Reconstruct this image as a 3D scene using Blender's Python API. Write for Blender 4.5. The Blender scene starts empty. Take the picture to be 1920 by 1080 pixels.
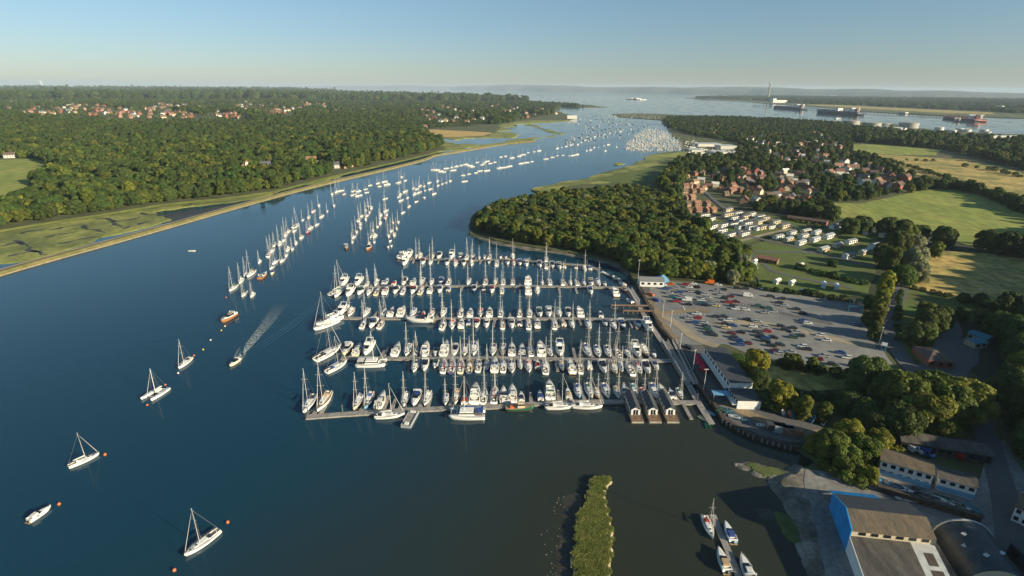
import bpy, math, random, re
import numpy as np
from mathutils import Vector, Matrix
from mathutils.geometry import tessellate_polygon
SC = bpy.context.scene
# ------------------------------------------------------------ camera
F = 1000.0; CX, CY = 960.0, 540.0; CAMZ = 110.0
PITCH = math.atan((540-165.3)/F); ROLL = math.radians(0.34)
_R = Vector((1,0,0)); _U = Vector((0,math.sin(PITCH),math.cos(PITCH))); FWD = Vector((0,math.cos(PITCH),-math.sin(PITCH)))
CR = _R*math.cos(ROLL)+_U*math.sin(ROLL); CU = -_R*math.sin(ROLL)+_U*math.cos(ROLL)
cd = bpy.data.cameras.new('Camera'); cam = bpy.data.objects.new('Camera', cd); SC.collection.objects.link(cam)
cd.sensor_width = 36; cd.lens = 36*F/1920; cd.clip_start = 1; cd.clip_end = 200000
m3 = Matrix((CR, CU, -FWD)).transposed(); cam.matrix_world = Matrix.Translation((0,0,CAMZ)) @ m3.to_4x4()
SC.camera = cam
# ------------------------------------------------------------ light
SUN_EL, SUN_DIR = math.radians(18), (0.86,-0.51)          # low evening sun, from the right and a little behind
w = bpy.data.worlds.new('World'); SC.world = w; w.use_nodes = True
nt = w.node_tree; bg = nt.nodes['Background']; sky = nt.nodes.new('ShaderNodeTexSky')
sky.sky_type = 'NISHITA'; sky.sun_disc = False; sky.sun_elevation = SUN_EL
sky.sun_rotation = math.atan2(SUN_DIR[0], SUN_DIR[1]); sky.altitude = 100; sky.dust_density = .25; sky.ozone_density = 2.2; sky.air_density = 1.0
tint = nt.nodes.new('ShaderNodeVectorMath'); tint.operation = 'MULTIPLY'; 
tc = nt.nodes.new('ShaderNodeTexCoord'); sz = nt.nodes.new('ShaderNodeSeparateXYZ'); nt.links.new(tc.outputs['Generated'], sz.inputs[0])
mr = nt.nodes.new('ShaderNodeMapRange'); mr.interpolation_type = 'SMOOTHSTEP'; mr.inputs[1].default_value = -.02; mr.inputs[2].default_value = .30; nt.links.new(sz.outputs[2], mr.inputs[0])
mxt = nt.nodes.new('ShaderNodeMix'); mxt.data_type = 'RGBA'; mxt.inputs[6].default_value = (.64,.72,.90,1); mxt.inputs[7].default_value = (.86,1.02,.98,1); nt.links.new(mr.outputs[0], mxt.inputs[0]); nt.links.new(mxt.outputs[2], tint.inputs[1]); nt.links.new(sky.outputs[0], tint.inputs[0]); nt.links.new(tint.outputs[0], bg.inputs[0]); bg.inputs[1].default_value = 0.066
sl = bpy.data.lights.new('Sun','SUN'); sl.energy = 5.0; sl.angle = math.radians(.5); sl.color = (1,.86,.60)
so = bpy.data.objects.new('Sun', sl); SC.collection.objects.link(so)
sd = Vector((SUN_DIR[0]*math.cos(SUN_EL), SUN_DIR[1]*math.cos(SUN_EL), math.sin(SUN_EL)))
so.rotation_euler = sd.to_track_quat('Z','Y').to_euler()
SC.view_settings.view_transform = 'Standard'; SC.view_settings.look = 'None'; SC.view_settings.exposure = 0.8; SC.view_settings.gamma = 1
SC.cycles.max_bounces = 6; SC.cycles.diffuse_bounces = 2; SC.cycles.glossy_bounces = 3; SC.cycles.transparent_max_bounces = 6
SC.cycles.volume_bounces = 0; SC.cycles.caustics_reflective = False; SC.cycles.caustics_refractive = False
random.seed(7); rnd = random.random
def U(a,b): return a+(b-a)*random.random()
# ------------------------------------------------------------ picture <-> place
def P(x, y, z=0.0):
    d = FWD + CR*((x-CX)/F) + CU*((CY-y)/F)
    t = (z-CAMZ)/d.z
    if t < 0 or t > 60000: t = 60000
    return Vector((d.x*t, d.y*t, z))
def proj(p):
    v = Vector(p)-Vector((0,0,CAMZ)); k = v.dot(FWD)
    return CX+F*v.dot(CR)/k, CY-F*v.dot(CU)/k
def PP(lst, z=0.0): return [P(x,y,z) for x,y in lst]
# ------------------------------------------------------------ materials
def mat(name, col, rough=.6, var=0.0, scale=1.0, col2=None, bump=0.0, bscale=None, objvar=0.0, spec=.4, metal=0.0, trans=0.0, detail=3, coat=0.0, lo=.35, hi=.65, huevar=0.0, stretch=None):
    m = bpy.data.materials.new(name); m.use_nodes = True; t = m.node_tree; b = t.nodes['Principled BSDF']; N = t.nodes.new; L = t.links.new
    b.inputs['Roughness'].default_value = rough; b.inputs['Metallic'].default_value = metal
    b.inputs['Specular IOR Level'].default_value = spec; b.inputs['Coat Weight'].default_value = coat
    c4 = tuple(col)+(1,); b.inputs['Base Color'].default_value = c4; m.diffuse_color = c4
    out = None; geo = None
    if var or col2 or bump:
        geo = N('ShaderNodeNewGeometry'); pos = geo.outputs['Position']
        if stretch:
            vm = N('ShaderNodeVectorMath'); vm.operation = 'MULTIPLY'; vm.inputs[1].default_value = stretch; L(pos, vm.inputs[0]); pos = vm.outputs[0]
    if var or col2:
        n = N('ShaderNodeTexNoise'); n.inputs['Scale'].default_value = scale; n.inputs['Detail'].default_value = detail; L(pos, n.inputs['Vector'])
        r = N('ShaderNodeMapRange'); r.inputs[1].default_value = lo; r.inputs[2].default_value = hi; L(n.outputs[0], r.inputs[0])
        x = N('ShaderNodeMix'); x.data_type = 'RGBA'
        a = c4 if col2 else tuple(c*(1-var) for c in col)+(1,)
        bb = (tuple(col2)+(1,)) if col2 else tuple(min(1,c*(1+var)) for c in col)+(1,)
        x.inputs[6].default_value = a; x.inputs[7].default_value = bb; L(r.outputs[0], x.inputs[0]); out = x.outputs[2]
        if col2 and var:
            n2 = N('ShaderNodeTexNoise'); n2.inputs['Scale'].default_value = scale*7.3; n2.inputs['Detail'].default_value = 4; L(pos, n2.inputs['Vector'])
            r2 = N('ShaderNodeMapRange'); r2.inputs[1].default_value=.3; r2.inputs[2].default_value=.7; r2.inputs[3].default_value = 1-var; r2.inputs[4].default_value = 1+var; L(n2.outputs[0], r2.inputs[0])
            v = N('ShaderNodeVectorMath'); v.operation = 'SCALE'; L(out, v.inputs[0]); L(r2.outputs[0], v.inputs['Scale']); out = v.outputs[0]
    if objvar or huevar:
        oi = N('ShaderNodeObjectInfo'); h = N('ShaderNodeHueSaturation')
        if out: L(out, h.inputs['Color'])
        else: h.inputs['Color'].default_value = c4
        if objvar:
            r = N('ShaderNodeMapRange'); r.inputs[3].default_value = 1-objvar; r.inputs[4].default_value = 1+objvar; L(oi.outputs['Random'], r.inputs[0]); L(r.outputs[0], h.inputs['Value'])
        if huevar:
            mm = N('ShaderNodeMath'); mm.operation='MULTIPLY'; mm.inputs[1].default_value = 13.37; L(oi.outputs['Random'], mm.inputs[0])
            fr = N('ShaderNodeMath'); fr.operation='FRACT'; L(mm.outputs[0], fr.inputs[0])
            r = N('ShaderNodeMapRange'); r.inputs[3].default_value = .5-huevar; r.inputs[4].default_value = .5+huevar*.6; L(fr.outputs[0], r.inputs[0]); L(r.outputs[0], h.inputs['Hue'])
        out = h.outputs[0]
    if out: L(out, b.inputs['Base Color'])
    if bump:
        n = N('ShaderNodeTexNoise'); n.inputs['Scale'].default_value = bscale or scale*4; n.inputs['Detail'].default_value = 4; L(pos, n.inputs['Vector'])
        bp = N('ShaderNodeBump'); bp.inputs['Strength'].default_value = bump; bp.inputs['Distance'].default_value = .3; L(n.outputs[0], bp.inputs['Height']); L(bp.outputs[0], b.inputs['Normal'])
    if trans:
        tr = N('ShaderNodeBsdfTranslucent'); mx = N('ShaderNodeMixShader'); mx.inputs[0].default_value = trans
        if out: L(out, tr.inputs[0])
        else: tr.inputs[0].default_value = c4
        L(b.outputs[0], mx.inputs[1]); L(tr.outputs[0], mx.inputs[2]); L(mx.outputs[0], t.nodes['Material Output'].inputs[0])
    return m
G = {}
def A(k, *a, **kw): G[k] = mat(k, *a, **kw); return G[k]
A('gelcoat', (.78,.77,.73), .22, objvar=.06, spec=.5); A('gelcoat_navy', (.02,.035,.10), .2); A('gelcoat_red', (.30,.03,.025), .25); A('gelcoat_green',(.02,.10,.06),.25); A('gelcoat_grey',(.32,.34,.36),.25)
A('gelcoat_sky', (.16,.36,.55), .3); A('gelcoat_cream', (.62,.53,.36), .3); A('varnish', (.33,.14,.05), .3)
A('deck_white', (.50,.50,.48), .5, var=.08, scale=1.5, objvar=.08); A('deck_teak', (.34,.24,.14), .65, var=.2, scale=3)
A('cockpit', (.16,.13,.10), .7, objvar=.4); A('glass', (.012,.016,.022), .08, spec=.6)
for n,c in dict(blue=(.025,.06,.22), navy=(.012,.018,.05), white=(.62,.61,.57), tan=(.38,.27,.16), green=(.02,.11,.07), red=(.34,.025,.03), grey=(.2,.21,.22), turquoise=(.04,.22,.30)).items(): A('canvas_'+n, c, .85, var=.12, scale=2)
A('alloy', (.62,.61,.58), .35, spec=.5); A('spar_white', (.74,.72,.66), .35); A('spar_wood', (.42,.24,.09), .4); A('wire', (.33,.34,.35), .4)
A('pontoon_wood', (.27,.25,.23), .8, var=.25, scale=.8); A('pontoon_float', (.34,.32,.28), .8, var=.2, scale=.6); A('pile_steel', (.14,.12,.11), .7)
A('dark_rubber', (.02,.02,.022), .8); A('buoy_orange', (.75,.17,.04), .45); A('buoy_white',(.75,.73,.66),.45); A('buoy_yellow',(.7,.5,.05),.45)
A('roof_dark', (.055,.06,.068), .6, var=.15, scale=.7); A('paint_white', (.72,.72,.70), .55, var=.06, scale=.8); A('paint_cream', (.58,.50,.36), .6, var=.1, scale=.7)
A('timber_brown', (.22,.14,.09), .8, var=.3, scale=1.1); A('timber_dark', (.07,.055,.045), .85, var=.3, scale=.9)
A('brick_orange', (.30,.19,.125), .85, var=.15, scale=.8, objvar=.15); A('brick_red', (.30,.11,.07), .85, var=.15, scale=.8, objvar=.15); A('render_white', (.66,.63,.57), .8, objvar=.12)
A('tile_red', (.19,.095,.068), .8, var=.2, scale=.6, objvar=.25); A('tile_brown', (.12,.085,.068), .8, var=.2, scale=.6, objvar=.25); A('slate', (.10,.105,.12), .7, var=.15, scale=.6, objvar=.2); A('tile_orange', (.26,.145,.095), .8, var=.2, scale=.6, objvar=.2)
A('bark', (.11,.085,.06), .9, var=.3, scale=2)
A('leaf_mid', (0.101,0.150,0.024), .62, objvar=.30, huevar=.035, trans=.32, spec=.25, var=.35, scale=.35); A('leaf_dark', (0.065,0.106,0.024), .65, objvar=.28, huevar=.03, trans=.28, spec=.25, var=.35, scale=.35)
A('leaf_olive', (0.140,0.172,0.028), .62, objvar=.25, huevar=.03, trans=.32, spec=.25, var=.35, scale=.35); A('leaf_yellow', (0.215,0.218,0.021), .6, objvar=.18, huevar=.02, trans=.25, spec=.25, var=.35, scale=.4); A('leaf_silver', (0.245,0.261,0.134), .65, objvar=.12, trans=.2, spec=.25, var=.3, scale=.4)
A('leaf_far', (0.057,0.085,0.023), .75, objvar=.3, huevar=.03, spec=.1, var=.35, scale=.05)
# ------------------------------------------------------------ objects
COL = SC.collection
def link(o, parent=None):
    COL.objects.link(o)
    if parent is not None: o.parent = parent
    return o
def mesh_from(name, V, Fs, mats, idx=None, smooth=False):
    me = bpy.data.meshes.new(name); me.from_pydata([tuple(v) for v in V], [], Fs)
    for m in mats: me.materials.append(G[m] if isinstance(m,str) else m)
    if idx is not None: me.polygons.foreach_set('material_index', idx)
    if smooth: me.polygons.foreach_set('use_smooth', [True]*len(me.polygons))
    me.update(); return me
def obj(name, me, parent=None, loc=None, rot=None):
    o = bpy.data.objects.new(name, me); link(o, parent)
    if loc is not None: o.location = loc
    if rot is not None: o.rotation_euler = (0,0,rot)
    return o
def clip(s):
    if s and len(s.split())>16: s=re.sub(r', \w+ covers','',s)
    return s
def tag(o, label=None, cat=None, group=None, kind=None):
    if label: o['label'] = clip(label)
    if cat: o['category'] = cat
    if group: o['group'] = group
    if kind: o['kind'] = kind
    return o
def thing(name, label, cat, loc=(0,0,0), rot=0, group=None):
    o = bpy.data.objects.new(name, None); link(o); o.location = loc; o.rotation_euler = (0,0,rot); o.empty_display_size = .5
    return tag(o, label, cat, group)
def setmat(o, i, m):
    s = o.material_slots[i]; s.link = 'OBJECT'; s.material = G[m]
def dup(root, loc, rot, label=None, group=None, scale=None, swap=None, cat=None, skip=()):
    r = root.copy(); COL.objects.link(r); r.location = loc; r.rotation_euler = (0,0,rot)
    if scale is not None: r.scale = (scale,)*3 if not hasattr(scale,'__len__') else scale
    tag(r, label, cat, group)
    def rec(src, dst):
        for ch in KIDS.get(src.name_full, list(src.children)):
            base = ch.name.split('.')[0]
            if base in skip: continue
            c = ch.copy(); COL.objects.link(c); c.parent = dst
            if swap and base in swap: setmat(c, 0, swap[base])
            rec(ch, c)
    if swap and root.data is not None:
        for i,mn in swap.get('', {}).items(): setmat(r, i, mn)
    rec(root, r); return r
KIDS = {}
def remember(root):                     # children lists are slow to look up in a big scene
    KIDS[root.name_full] = list(root.children)
    for c in root.children: remember(c)
class MB:
    def __init__(s): s.V=[]; s.F=[]; s.I=[]
    def add(s, V, Fs, mi=0):
        n=len(s.V); s.V += [tuple(v) for v in V]; s.F += [tuple(i+n for i in f) for f in Fs]; s.I += [mi]*len(Fs)
    def box(s, c, d, mi=0, rz=0, top=1.0, topy=None, shear=(0,0)):
        ty = top if topy is None else topy; x,y,z = d[0]/2,d[1]/2,d[2]/2; V=[]
        for k,(sx,sy,sz) in enumerate([(-1,-1,-1),(1,-1,-1),(1,1,-1),(-1,1,-1),(-1,-1,1),(1,-1,1),(1,1,1),(-1,1,1)]):
            px = sx*x*(top if sz>0 else 1)+(shear[0] if sz>0 else 0); py = sy*y*(ty if sz>0 else 1)+(shear[1] if sz>0 else 0)
            V.append((c[0]+px*math.cos(rz)-py*math.sin(rz), c[1]+px*math.sin(rz)+py*math.cos(rz), c[2]+sz*z))
        s.add(V, [(3,2,1,0),(4,5,6,7),(0,1,5,4),(1,2,6,5),(2,3,7,6),(3,0,4,7)], mi)
    def tube(s, a, b, r0, r1=None, n=6, mi=0, caps=True):
        r1 = r0 if r1 is None else r1; a=Vector(a); b=Vector(b); d=(b-a).normalized(); u=d.orthogonal().normalized(); v=d.cross(u); V=[]
        for c,r in ((a,r0),(b,r1)):
            for i in range(n):
                t=2*math.pi*i/n; V.append(c+u*(r*math.cos(t))+v*(r*math.sin(t)))
        Fs=[(i,(i+1)%n,n+(i+1)%n,n+i) for i in range(n)]
        if caps: Fs += [tuple(range(n-1,-1,-1)), tuple(range(n,2*n))]
        s.add(V,Fs,mi)
    def loft(s, secs, mi=0, cap=True, closed=True):
        n=len(secs[0]); V=[p for q in secs for p in q]; Fs=[]
        for k in range(len(secs)-1):
            for i in range(n if closed else n-1):
                j=(i+1)%n; Fs.append((k*n+i,k*n+j,(k+1)*n+j,(k+1)*n+i))
        if cap: Fs += [tuple(range(n-1,-1,-1)), tuple((len(secs)-1)*n+i for i in range(n))]
        s.add(V,Fs,mi)
    def ball(s, c, r, n=8, m=5, mi=0, sz=1.0, zmin=-1.0):
        secs=[]
        for k in range(m+1):
            a = -math.pi/2*(-zmin) + (math.pi/2+math.pi/2*(-zmin))*k/m
            rr=max(.001,r*math.cos(a)); secs.append([(c[0]+rr*math.cos(2*math.pi*i/n), c[1]+rr*math.sin(2*math.pi*i/n), c[2]+r*sz*math.sin(a)) for i in range(n)])
        s.loft(secs,mi)
    def mesh(s, name, mats, smooth=False): return mesh_from(name, s.V, s.F, mats if isinstance(mats,(list,tuple)) else [mats], s.I, smooth)
    def build(s, name, mats, parent=None, smooth=False, loc=None, rot=None): return obj(name, s.mesh(name, mats, smooth), parent, loc, rot)
ONES = 'zeroth first second third fourth fifth sixth seventh eighth ninth tenth eleventh twelfth thirteenth fourteenth fifteenth sixteenth seventeenth eighteenth nineteenth'.split()
CARD = 'zero one two three four five six seven eight nine'.split()
TENS = {2:('twentieth','twenty'),3:('thirtieth','thirty'),4:('fortieth','forty'),5:('fiftieth','fifty'),6:('sixtieth','sixty'),7:('seventieth','seventy'),8:('eightieth','eighty'),9:('ninetieth','ninety')}
def nth(n):
    if n < 20: return ONES[n]
    if n < 100: return TENS[n//10][0] if n%10==0 else TENS[n//10][1]+'-'+ONES[n%10]
    return 'one-hundred-and-'+nth(n-100) if n>100 else 'hundredth'
# ------------------------------------------------------------ terrain sheets
def rough_line(pts, jit=.12, minlen=6.0, closed=True, rs=None):
    rs = rs or random.Random(len(pts)*31+int(abs(pts[0][0])))
    out=[]; n=len(pts)
    for i in range(n if closed else n-1):
        a,b = pts[i],pts[(i+1)%n]
        def sub(a,b,k):
            l=(b-a).length; dist=max(120,((a+b)/2).length)
            if k==0 or l < minlen*dist/250: return [a]
            mid=(a+b)/2; d=(b-a); nrm=Vector((-d.y,d.x,0))*rs.uniform(-jit,jit); mid=mid+nrm
            return sub(a,mid,k-1)+sub(mid,b,k-1)
        out += sub(a,b,5)
    if not closed: out.append(pts[-1])
    return out
def sheet(name, pts, z, m, skirt=None, jit=.1, kind='structure', label=None, cat=None, minlen=6.0):
    q = [Vector((p[0],p[1],z)) for p in pts]
    if jit: q = rough_line(q, jit, minlen)
    tris = tessellate_polygon([q]); V=list(q); Fs=[tuple(t) for t in tris]
    ar = sum(a.x*b.y-b.x*a.y for a,b in zip(q,q[1:]+q[:1])); ccw = ar>0
    # consistent upward normals
    F2=[]
    for t in Fs:
        a,b,c=[V[i] for i in t]; F2.append(t if (b-a).cross(c-a).z>0 else (t[0],t[2],t[1]))
    if skirt is not None:
        n=len(q); lo=[]
        for i in range(n):
            t=(q[(i+1)%n]-q[i-1]); nn=Vector((t.y,-t.x,0)); nn = nn.normalized() if nn.length>0 else nn
            if not ccw: nn=-nn
            lo.append(Vector((q[i].x,q[i].y,skirt[1]))+nn*skirt[0])
        V += lo
        for i in range(n):
            j=(i+1)%n; F2.append((i,n+i,n+j,j) if ccw else (i,j,n+j,n+i))
    o = obj(name, mesh_from(name, V, F2, [m])); return tag(o, label, cat, None, kind)
def ribbon(name, pts, width, z, m, crown=0.0, base=None, kind='structure', smoothn=3):
    q=[Vector((p[0],p[1],0)) for p in pts]
    for _ in range(smoothn):
        r=[q[0]]
        for a,b in zip(q,q[1:]): r += [a*.75+b*.25, a*.25+b*.75]
        q = r+[q[-1]]
        if len(q)>400: break
    secs=[]
    for i,p in enumerate(q):
        t=(q[min(i+1,len(q)-1)]-q[max(i-1,0)]); t=t.normalized(); n=Vector((-t.y,t.x,0)); wd = width(i/(len(q)-1)) if callable(width) else width
        if base is None: secs.append([p+n*wd/2+Vector((0,0,z)), p+Vector((0,0,z+crown)), p-n*wd/2+Vector((0,0,z))])
        else: secs.append([p+n*wd/2+Vector((0,0,base)), p+n*wd*.22+Vector((0,0,z)), p-n*wd*.22+Vector((0,0,z)), p-n*wd/2+Vector((0,0,base))])
    mb=MB(); mb.loft(secs,0,cap=False,closed=False)
    mb.F=[tuple(reversed(f)) for f in mb.F]
    o=mb.build(name,[m]); return tag(o,None,None,None,kind)
def inside(p, poly):
    x,y=p[0],p[1]; r=False; n=len(poly); j=n-1
    for i in range(n):
        xi,yi=poly[i][0],poly[i][1]; xj,yj=poly[j][0],poly[j][1]
        if (yi>y)!=(yj>y) and x < (xj-xi)*(y-yi)/(yj-yi)+xi: r = not r
        j=i
    return r
HAZE = 4e-5
# ============================================================ THE SETTING
def V2(x,y): return Vector((x,y,0))
# --- water
def water_mat():
    m=bpy.data.materials.new('estuary_water'); m.use_nodes=True; t=m.node_tree; N=t.nodes.new; L=t.links.new; b=t.nodes['Principled BSDF']
    b.inputs['Roughness'].default_value=.07; b.inputs['IOR'].default_value=1.333
    g=N('ShaderNodeNewGeometry'); s=N('ShaderNodeSeparateXYZ'); L(g.outputs['Position'],s.inputs[0])
    # silty shallows beside the near bank: the water itself turns from blue-green to brown-green
    n0=N('ShaderNodeTexNoise'); n0.inputs['Scale'].default_value=.012; n0.inputs['Detail'].default_value=3; L(g.outputs['Position'],n0.inputs['Vector'])
    ax=N('ShaderNodeMath'); ax.operation='MULTIPLY_ADD'; ax.inputs[1].default_value=1.0; L(s.outputs[0],ax.inputs[0])
    ay=N('ShaderNodeMath'); ay.operation='MULTIPLY_ADD'; ay.inputs[1].default_value=-.62; ay.inputs[2].default_value=70.0; L(s.outputs[1],ay.inputs[0]); L(ay.outputs[0],ax.inputs[2])
    an=N('ShaderNodeMath'); an.operation='MULTIPLY_ADD'; an.inputs[1].default_value=90.0; L(n0.outputs[0],an.inputs[0]); L(ax.outputs[0],an.inputs[2])
    r=N('ShaderNodeMapRange'); r.interpolation_type='SMOOTHSTEP'; r.inputs[1].default_value=-75; r.inputs[2].default_value=85; L(an.outputs[0],r.inputs[0])
    mx=N('ShaderNodeMix'); mx.data_type='RGBA'; mx.inputs[6].default_value=(.007,.044,.077,1); mx.inputs[7].default_value=(.028,.033,.023,1); L(r.outputs[0],mx.inputs[0]); L(mx.outputs[2],b.inputs['Base Color'])
    # small wind ripples and longer, patchy chop
    vm=N('ShaderNodeVectorMath'); vm.operation='MULTIPLY'; vm.inputs[1].default_value=(.55,1.5,1); L(g.outputs['Position'],vm.inputs[0])
    n1=N('ShaderNodeTexNoise'); n1.inputs['Scale'].default_value=.45; n1.inputs['Detail'].default_value=4; L(vm.outputs[0],n1.inputs['Vector'])
    n2=N('ShaderNodeTexNoise'); n2.inputs['Scale'].default_value=.018; n2.inputs['Detail'].default_value=3; L(g.outputs['Position'],n2.inputs['Vector'])
    pr=N('ShaderNodeMapRange'); pr.inputs[1].default_value=.38; pr.inputs[2].default_value=.66; pr.inputs[3].default_value=.03; pr.inputs[4].default_value=.42; L(n2.outputs[0],pr.inputs[0])
    n3=N('ShaderNodeTexNoise'); n3.inputs['Scale'].default_value=.13; n3.inputs['Detail'].default_value=2; L(vm.outputs[0],n3.inputs['Vector']); ad=N('ShaderNodeMath'); ad.operation='MULTIPLY_ADD'; ad.inputs[1].default_value=2.6; L(n3.outputs[0],ad.inputs[0]); L(n1.outputs[0],ad.inputs[2])
    bp=N('ShaderNodeBump'); bp.inputs['Distance'].default_value=.10; L(pr.outputs[0],bp.inputs['Strength']); L(ad.outputs[0],bp.inputs['Height']); L(bp.outputs[0],b.inputs['Normal'])
    rr=N('ShaderNodeMapRange'); rr.inputs[1].default_value=.38; rr.inputs[2].default_value=.66; rr.inputs[3].default_value=.03; rr.inputs[4].default_value=.16; L(n2.outputs[0],rr.inputs[0]); L(rr.outputs[0],b.inputs['Roughness'])
    G['water']=m; return m
water_mat()
q=45000
tag(obj('water', mesh_from('water',[(-q,-600,0),(q,-600,0),(q,q,0),(-q,q,0)],[(0,1,2,3)],['water'])),kind='structure')
# --- ground materials
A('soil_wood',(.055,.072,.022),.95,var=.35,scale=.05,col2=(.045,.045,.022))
A('ground_land',(.08,.10,.034),.95,var=.3,scale=.01,col2=(.085,.085,.035))
A('ground_far',(.07,.095,.032),.95,var=.35,scale=.004,col2=(.17,.15,.06),lo=.45,hi=.75)
A('saltmarsh',(.26,.265,.068),.95,var=.25,scale=.03,col2=(.13,.155,.042),lo=.42,hi=.6)
A('mud',(.055,.048,.036),.5,var=.25,scale=.05,col2=(.030,.030,.022))
A('mud_pale',(.24,.22,.185),.8,var=.35,scale=.12,col2=(.085,.078,.06),bump=.4)
A('seawall_grass',(.20,.165,.070),.95,var=.2,scale=.06,col2=(.13,.13,.04))
A('shingle',(.36,.30,.20),.9,var=.2,scale=.3)
A('field_green',(.19,.235,.040),.95,var=.3,scale=.03,col2=(.27,.28,.058),stretch=(1,.35,1))
A('field_dry',(.44,.32,.10),.95,var=.42,scale=.03,col2=(.22,.21,.055),lo=.42,hi=.62)
A('field_gold',(.52,.35,.12),.95,var=.1,scale=.02,col2=(.44,.30,.10))
A('lawn',(.095,.145,.026),.95,var=.15,scale=.05,col2=(.09,.105,.025))
A('asphalt_worn',(.17,.172,.178),.9,var=.14,scale=.045,col2=(.23,.225,.21))
A('asphalt',(.11,.112,.118),.9,var=.12,scale=.1,col2=(.11,.108,.104))
A('concrete',(.26,.25,.235),.9,var=.25,scale=.09,col2=(.17,.165,.16),bump=.2)
A('weed',(.06,.085,.022),.9,var=.35,scale=.25,col2=(.10,.115,.035))
A('gravel',(.27,.20,.12),.95,var=.2,scale=.1,col2=(.19,.15,.10)); A('dust_track',(.30,.25,.18),.95,var=.15,scale=.1)
A('road_paint',(.75,.74,.70),.7)
# --- left bank
left_front=[(-420,545),(-150,462),(0,431),(100,414),(200,399),(300,382),(400,372),(467,364),(520,356),(567,343),(640,324),(700,311),(760,297),(800,287),(822,281)]
left_land = PP([(-420,545),(-150,462),(0,433),(100,417),(200,402),(300,385),(400,375),(467,367),(520,359),(567,346),(640,328),(700,314),(760,301),(806,289),(838,280),(812,265),(798,255),(850,258),(905,257),(932,246),(933,236),(993,226),(1066,226),(1075,220),(1040,208),(1050,199),(1095,202),(1140,201.5),(1107,197),(1040,193),(940,187),(840,182),(740,179),(640,174.5),(560,170)]) + [V2(-9000,20500),V2(-42000,20500),V2(-42000,-300),V2(-600,-300)]
sheet('ground',left_land,1.0,'ground_land',skirt=(1.5,-1),jit=.06)
sheet('farmland',PP([(0,262),(300,250),(520,236),(760,222),(930,222),(990,212),(1035,207),(1050,199),(940,189),(840,184),(740,181),(640,177),(560,172)])+[V2(-9000,20000),V2(-24000,20000),P(-600,300)],1.15,'ground_far',jit=.05)
sheet('marsh',PP([(-420,565),(-150,535),(0,494),(60,486),(97,478),(130,467),(160,458),(200,443),(245,434),(283,424),(318,414),(300,405),(285,398),(330,392),(417,381),(500,368),(552,351),(590,344),(640,329),(700,315),(745,304),(780,297),(806,288),(806,284),(760,295),(700,308),(640,321),(567,340),(520,353),(467,361),(400,369),(300,379),(200,396),(100,410),(0,427),(-150,458),(-420,540)]),0.62,'saltmarsh',skirt=(3.5,-.25),jit=.16,minlen=4)
ribbon('grass_bank',PP([(x,y+5) for x,y in left_front[1:]]),9,1.12,'field_green')
# creeks cut into the marsh
for k,pl in enumerate([[(30,452),(52,462),(72,474),(88,480)],[(155,424),(172,432),(195,438)],[(205,416),(240,414),(262,408)],[(85,446),(110,440),(140,438)],[(15,482),(50,474),(90,469)],[(268,400),(300,406),(322,402)],[(340,388),(380,383),(430,378)],[(110,458),(150,450),(190,446)],[(40,440),(80,432),(140,424)],[(230,430),(262,420),(290,413)],[(-60,470),(10,462),(60,455)],[(180,412),(215,420),(228,428)]]):
    ribbon('creek',rough_line(PP(pl),.28,2,closed=False),lambda t:.8+3.4*abs(math.sin(2.1*math.pi*t+.4))*(1-t*.3),.68,'mud')
sheet('mud_bank',PP([(290,408),(330,398),(420,385),(500,371),(556,354),(600,345),(660,331),(720,317),(770,306),(800,298),(790,303),(715,319),(640,337),(560,356),(500,372),(440,386),(390,400),(340,414),(300,420)]),.12,'mud',jit=.12,minlen=4)
ribbon('sea_wall',PP([(-300,606),(-120,552),(0,513),(110,482),(220,452),(330,421),(420,395),(500,373),(560,357),(640,337.5),(720,319.5),(790,302),(806,296),(812,292),(870,283.5),(910,275.5),(950,270),(1003,265)]),lambda t:11.0-4.5*t,1.9,'seawall_grass',base=-.4,smoothn=2)
ribbon('path',PP([(-300,603),(-120,549),(0,511),(110,480.4),(220,450.6),(330,419.8),(420,394),(500,372.2),(560,356.4),(640,337),(720,319),(790,301.6),(806,295.7)]),2.6,2.02,'dust_track',crown=.05,smoothn=2)
ribbon('foreshore',PP([(-300,611),(-120,556),(0,516.5),(110,485.2),(220,455),(330,423.6),(420,397.4),(500,375),(560,358.6),(640,338.8),(720,320.6),(790,303),(808,297),(814,293),(870,284.4),(950,270.6)]),3.5,.35,'shingle',crown=.25,base=-.3,smoothn=2)
# outer saltings of the left bank
sheet('marsh',PP([(806,289),(830,284),(870,280),(900,275),(880,270),(850,271),(838,266),(800,262),(812,258),(850,263),(900,259),(960,259),(972,253),(935,248),(945,240),(1000,231),(1066,226),(1070,223),(993,222),(930,232),(925,250),(850,256),(798,252),(795,262),(815,272),(812,281),(800,287)]),.75,'saltmarsh',skirt=(1,-1),jit=.2,minlen=4)
for pl in ([(860,276),(920,271),(960,262),(1000,258),(1037,252),(1045,255),(1000,263),(950,270),(900,276)],[(1000,232),(1015,240),(1040,247),(1058,250),(1050,253),(1022,247),(1002,240)]):
    sheet('marsh',PP(pl),.5,'saltmarsh',skirt=(1,-1),jit=.2,minlen=4)
sheet('field',PP([(796,243),(838,245),(893,248),(925,250),(907,256),(853,258),(815,258),(806,252)]),1.3,'field_gold',jit=.06)
sheet('field',PP([(-220,301),(0,301),(70,299),(90,313),(82,331),(62,341),(50,352),(62,368),(20,380),(-60,392),(-220,400)]),1.2,'field_green',jit=.08)
sheet('field',PP([(660,183),(760,182),(750,186),(668,187)]),1.4,'field_gold',jit=.05); sheet('field',PP([(860,190),(930,191),(925,194),(858,193)]),1.4,'field_dry',jit=.05)
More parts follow.
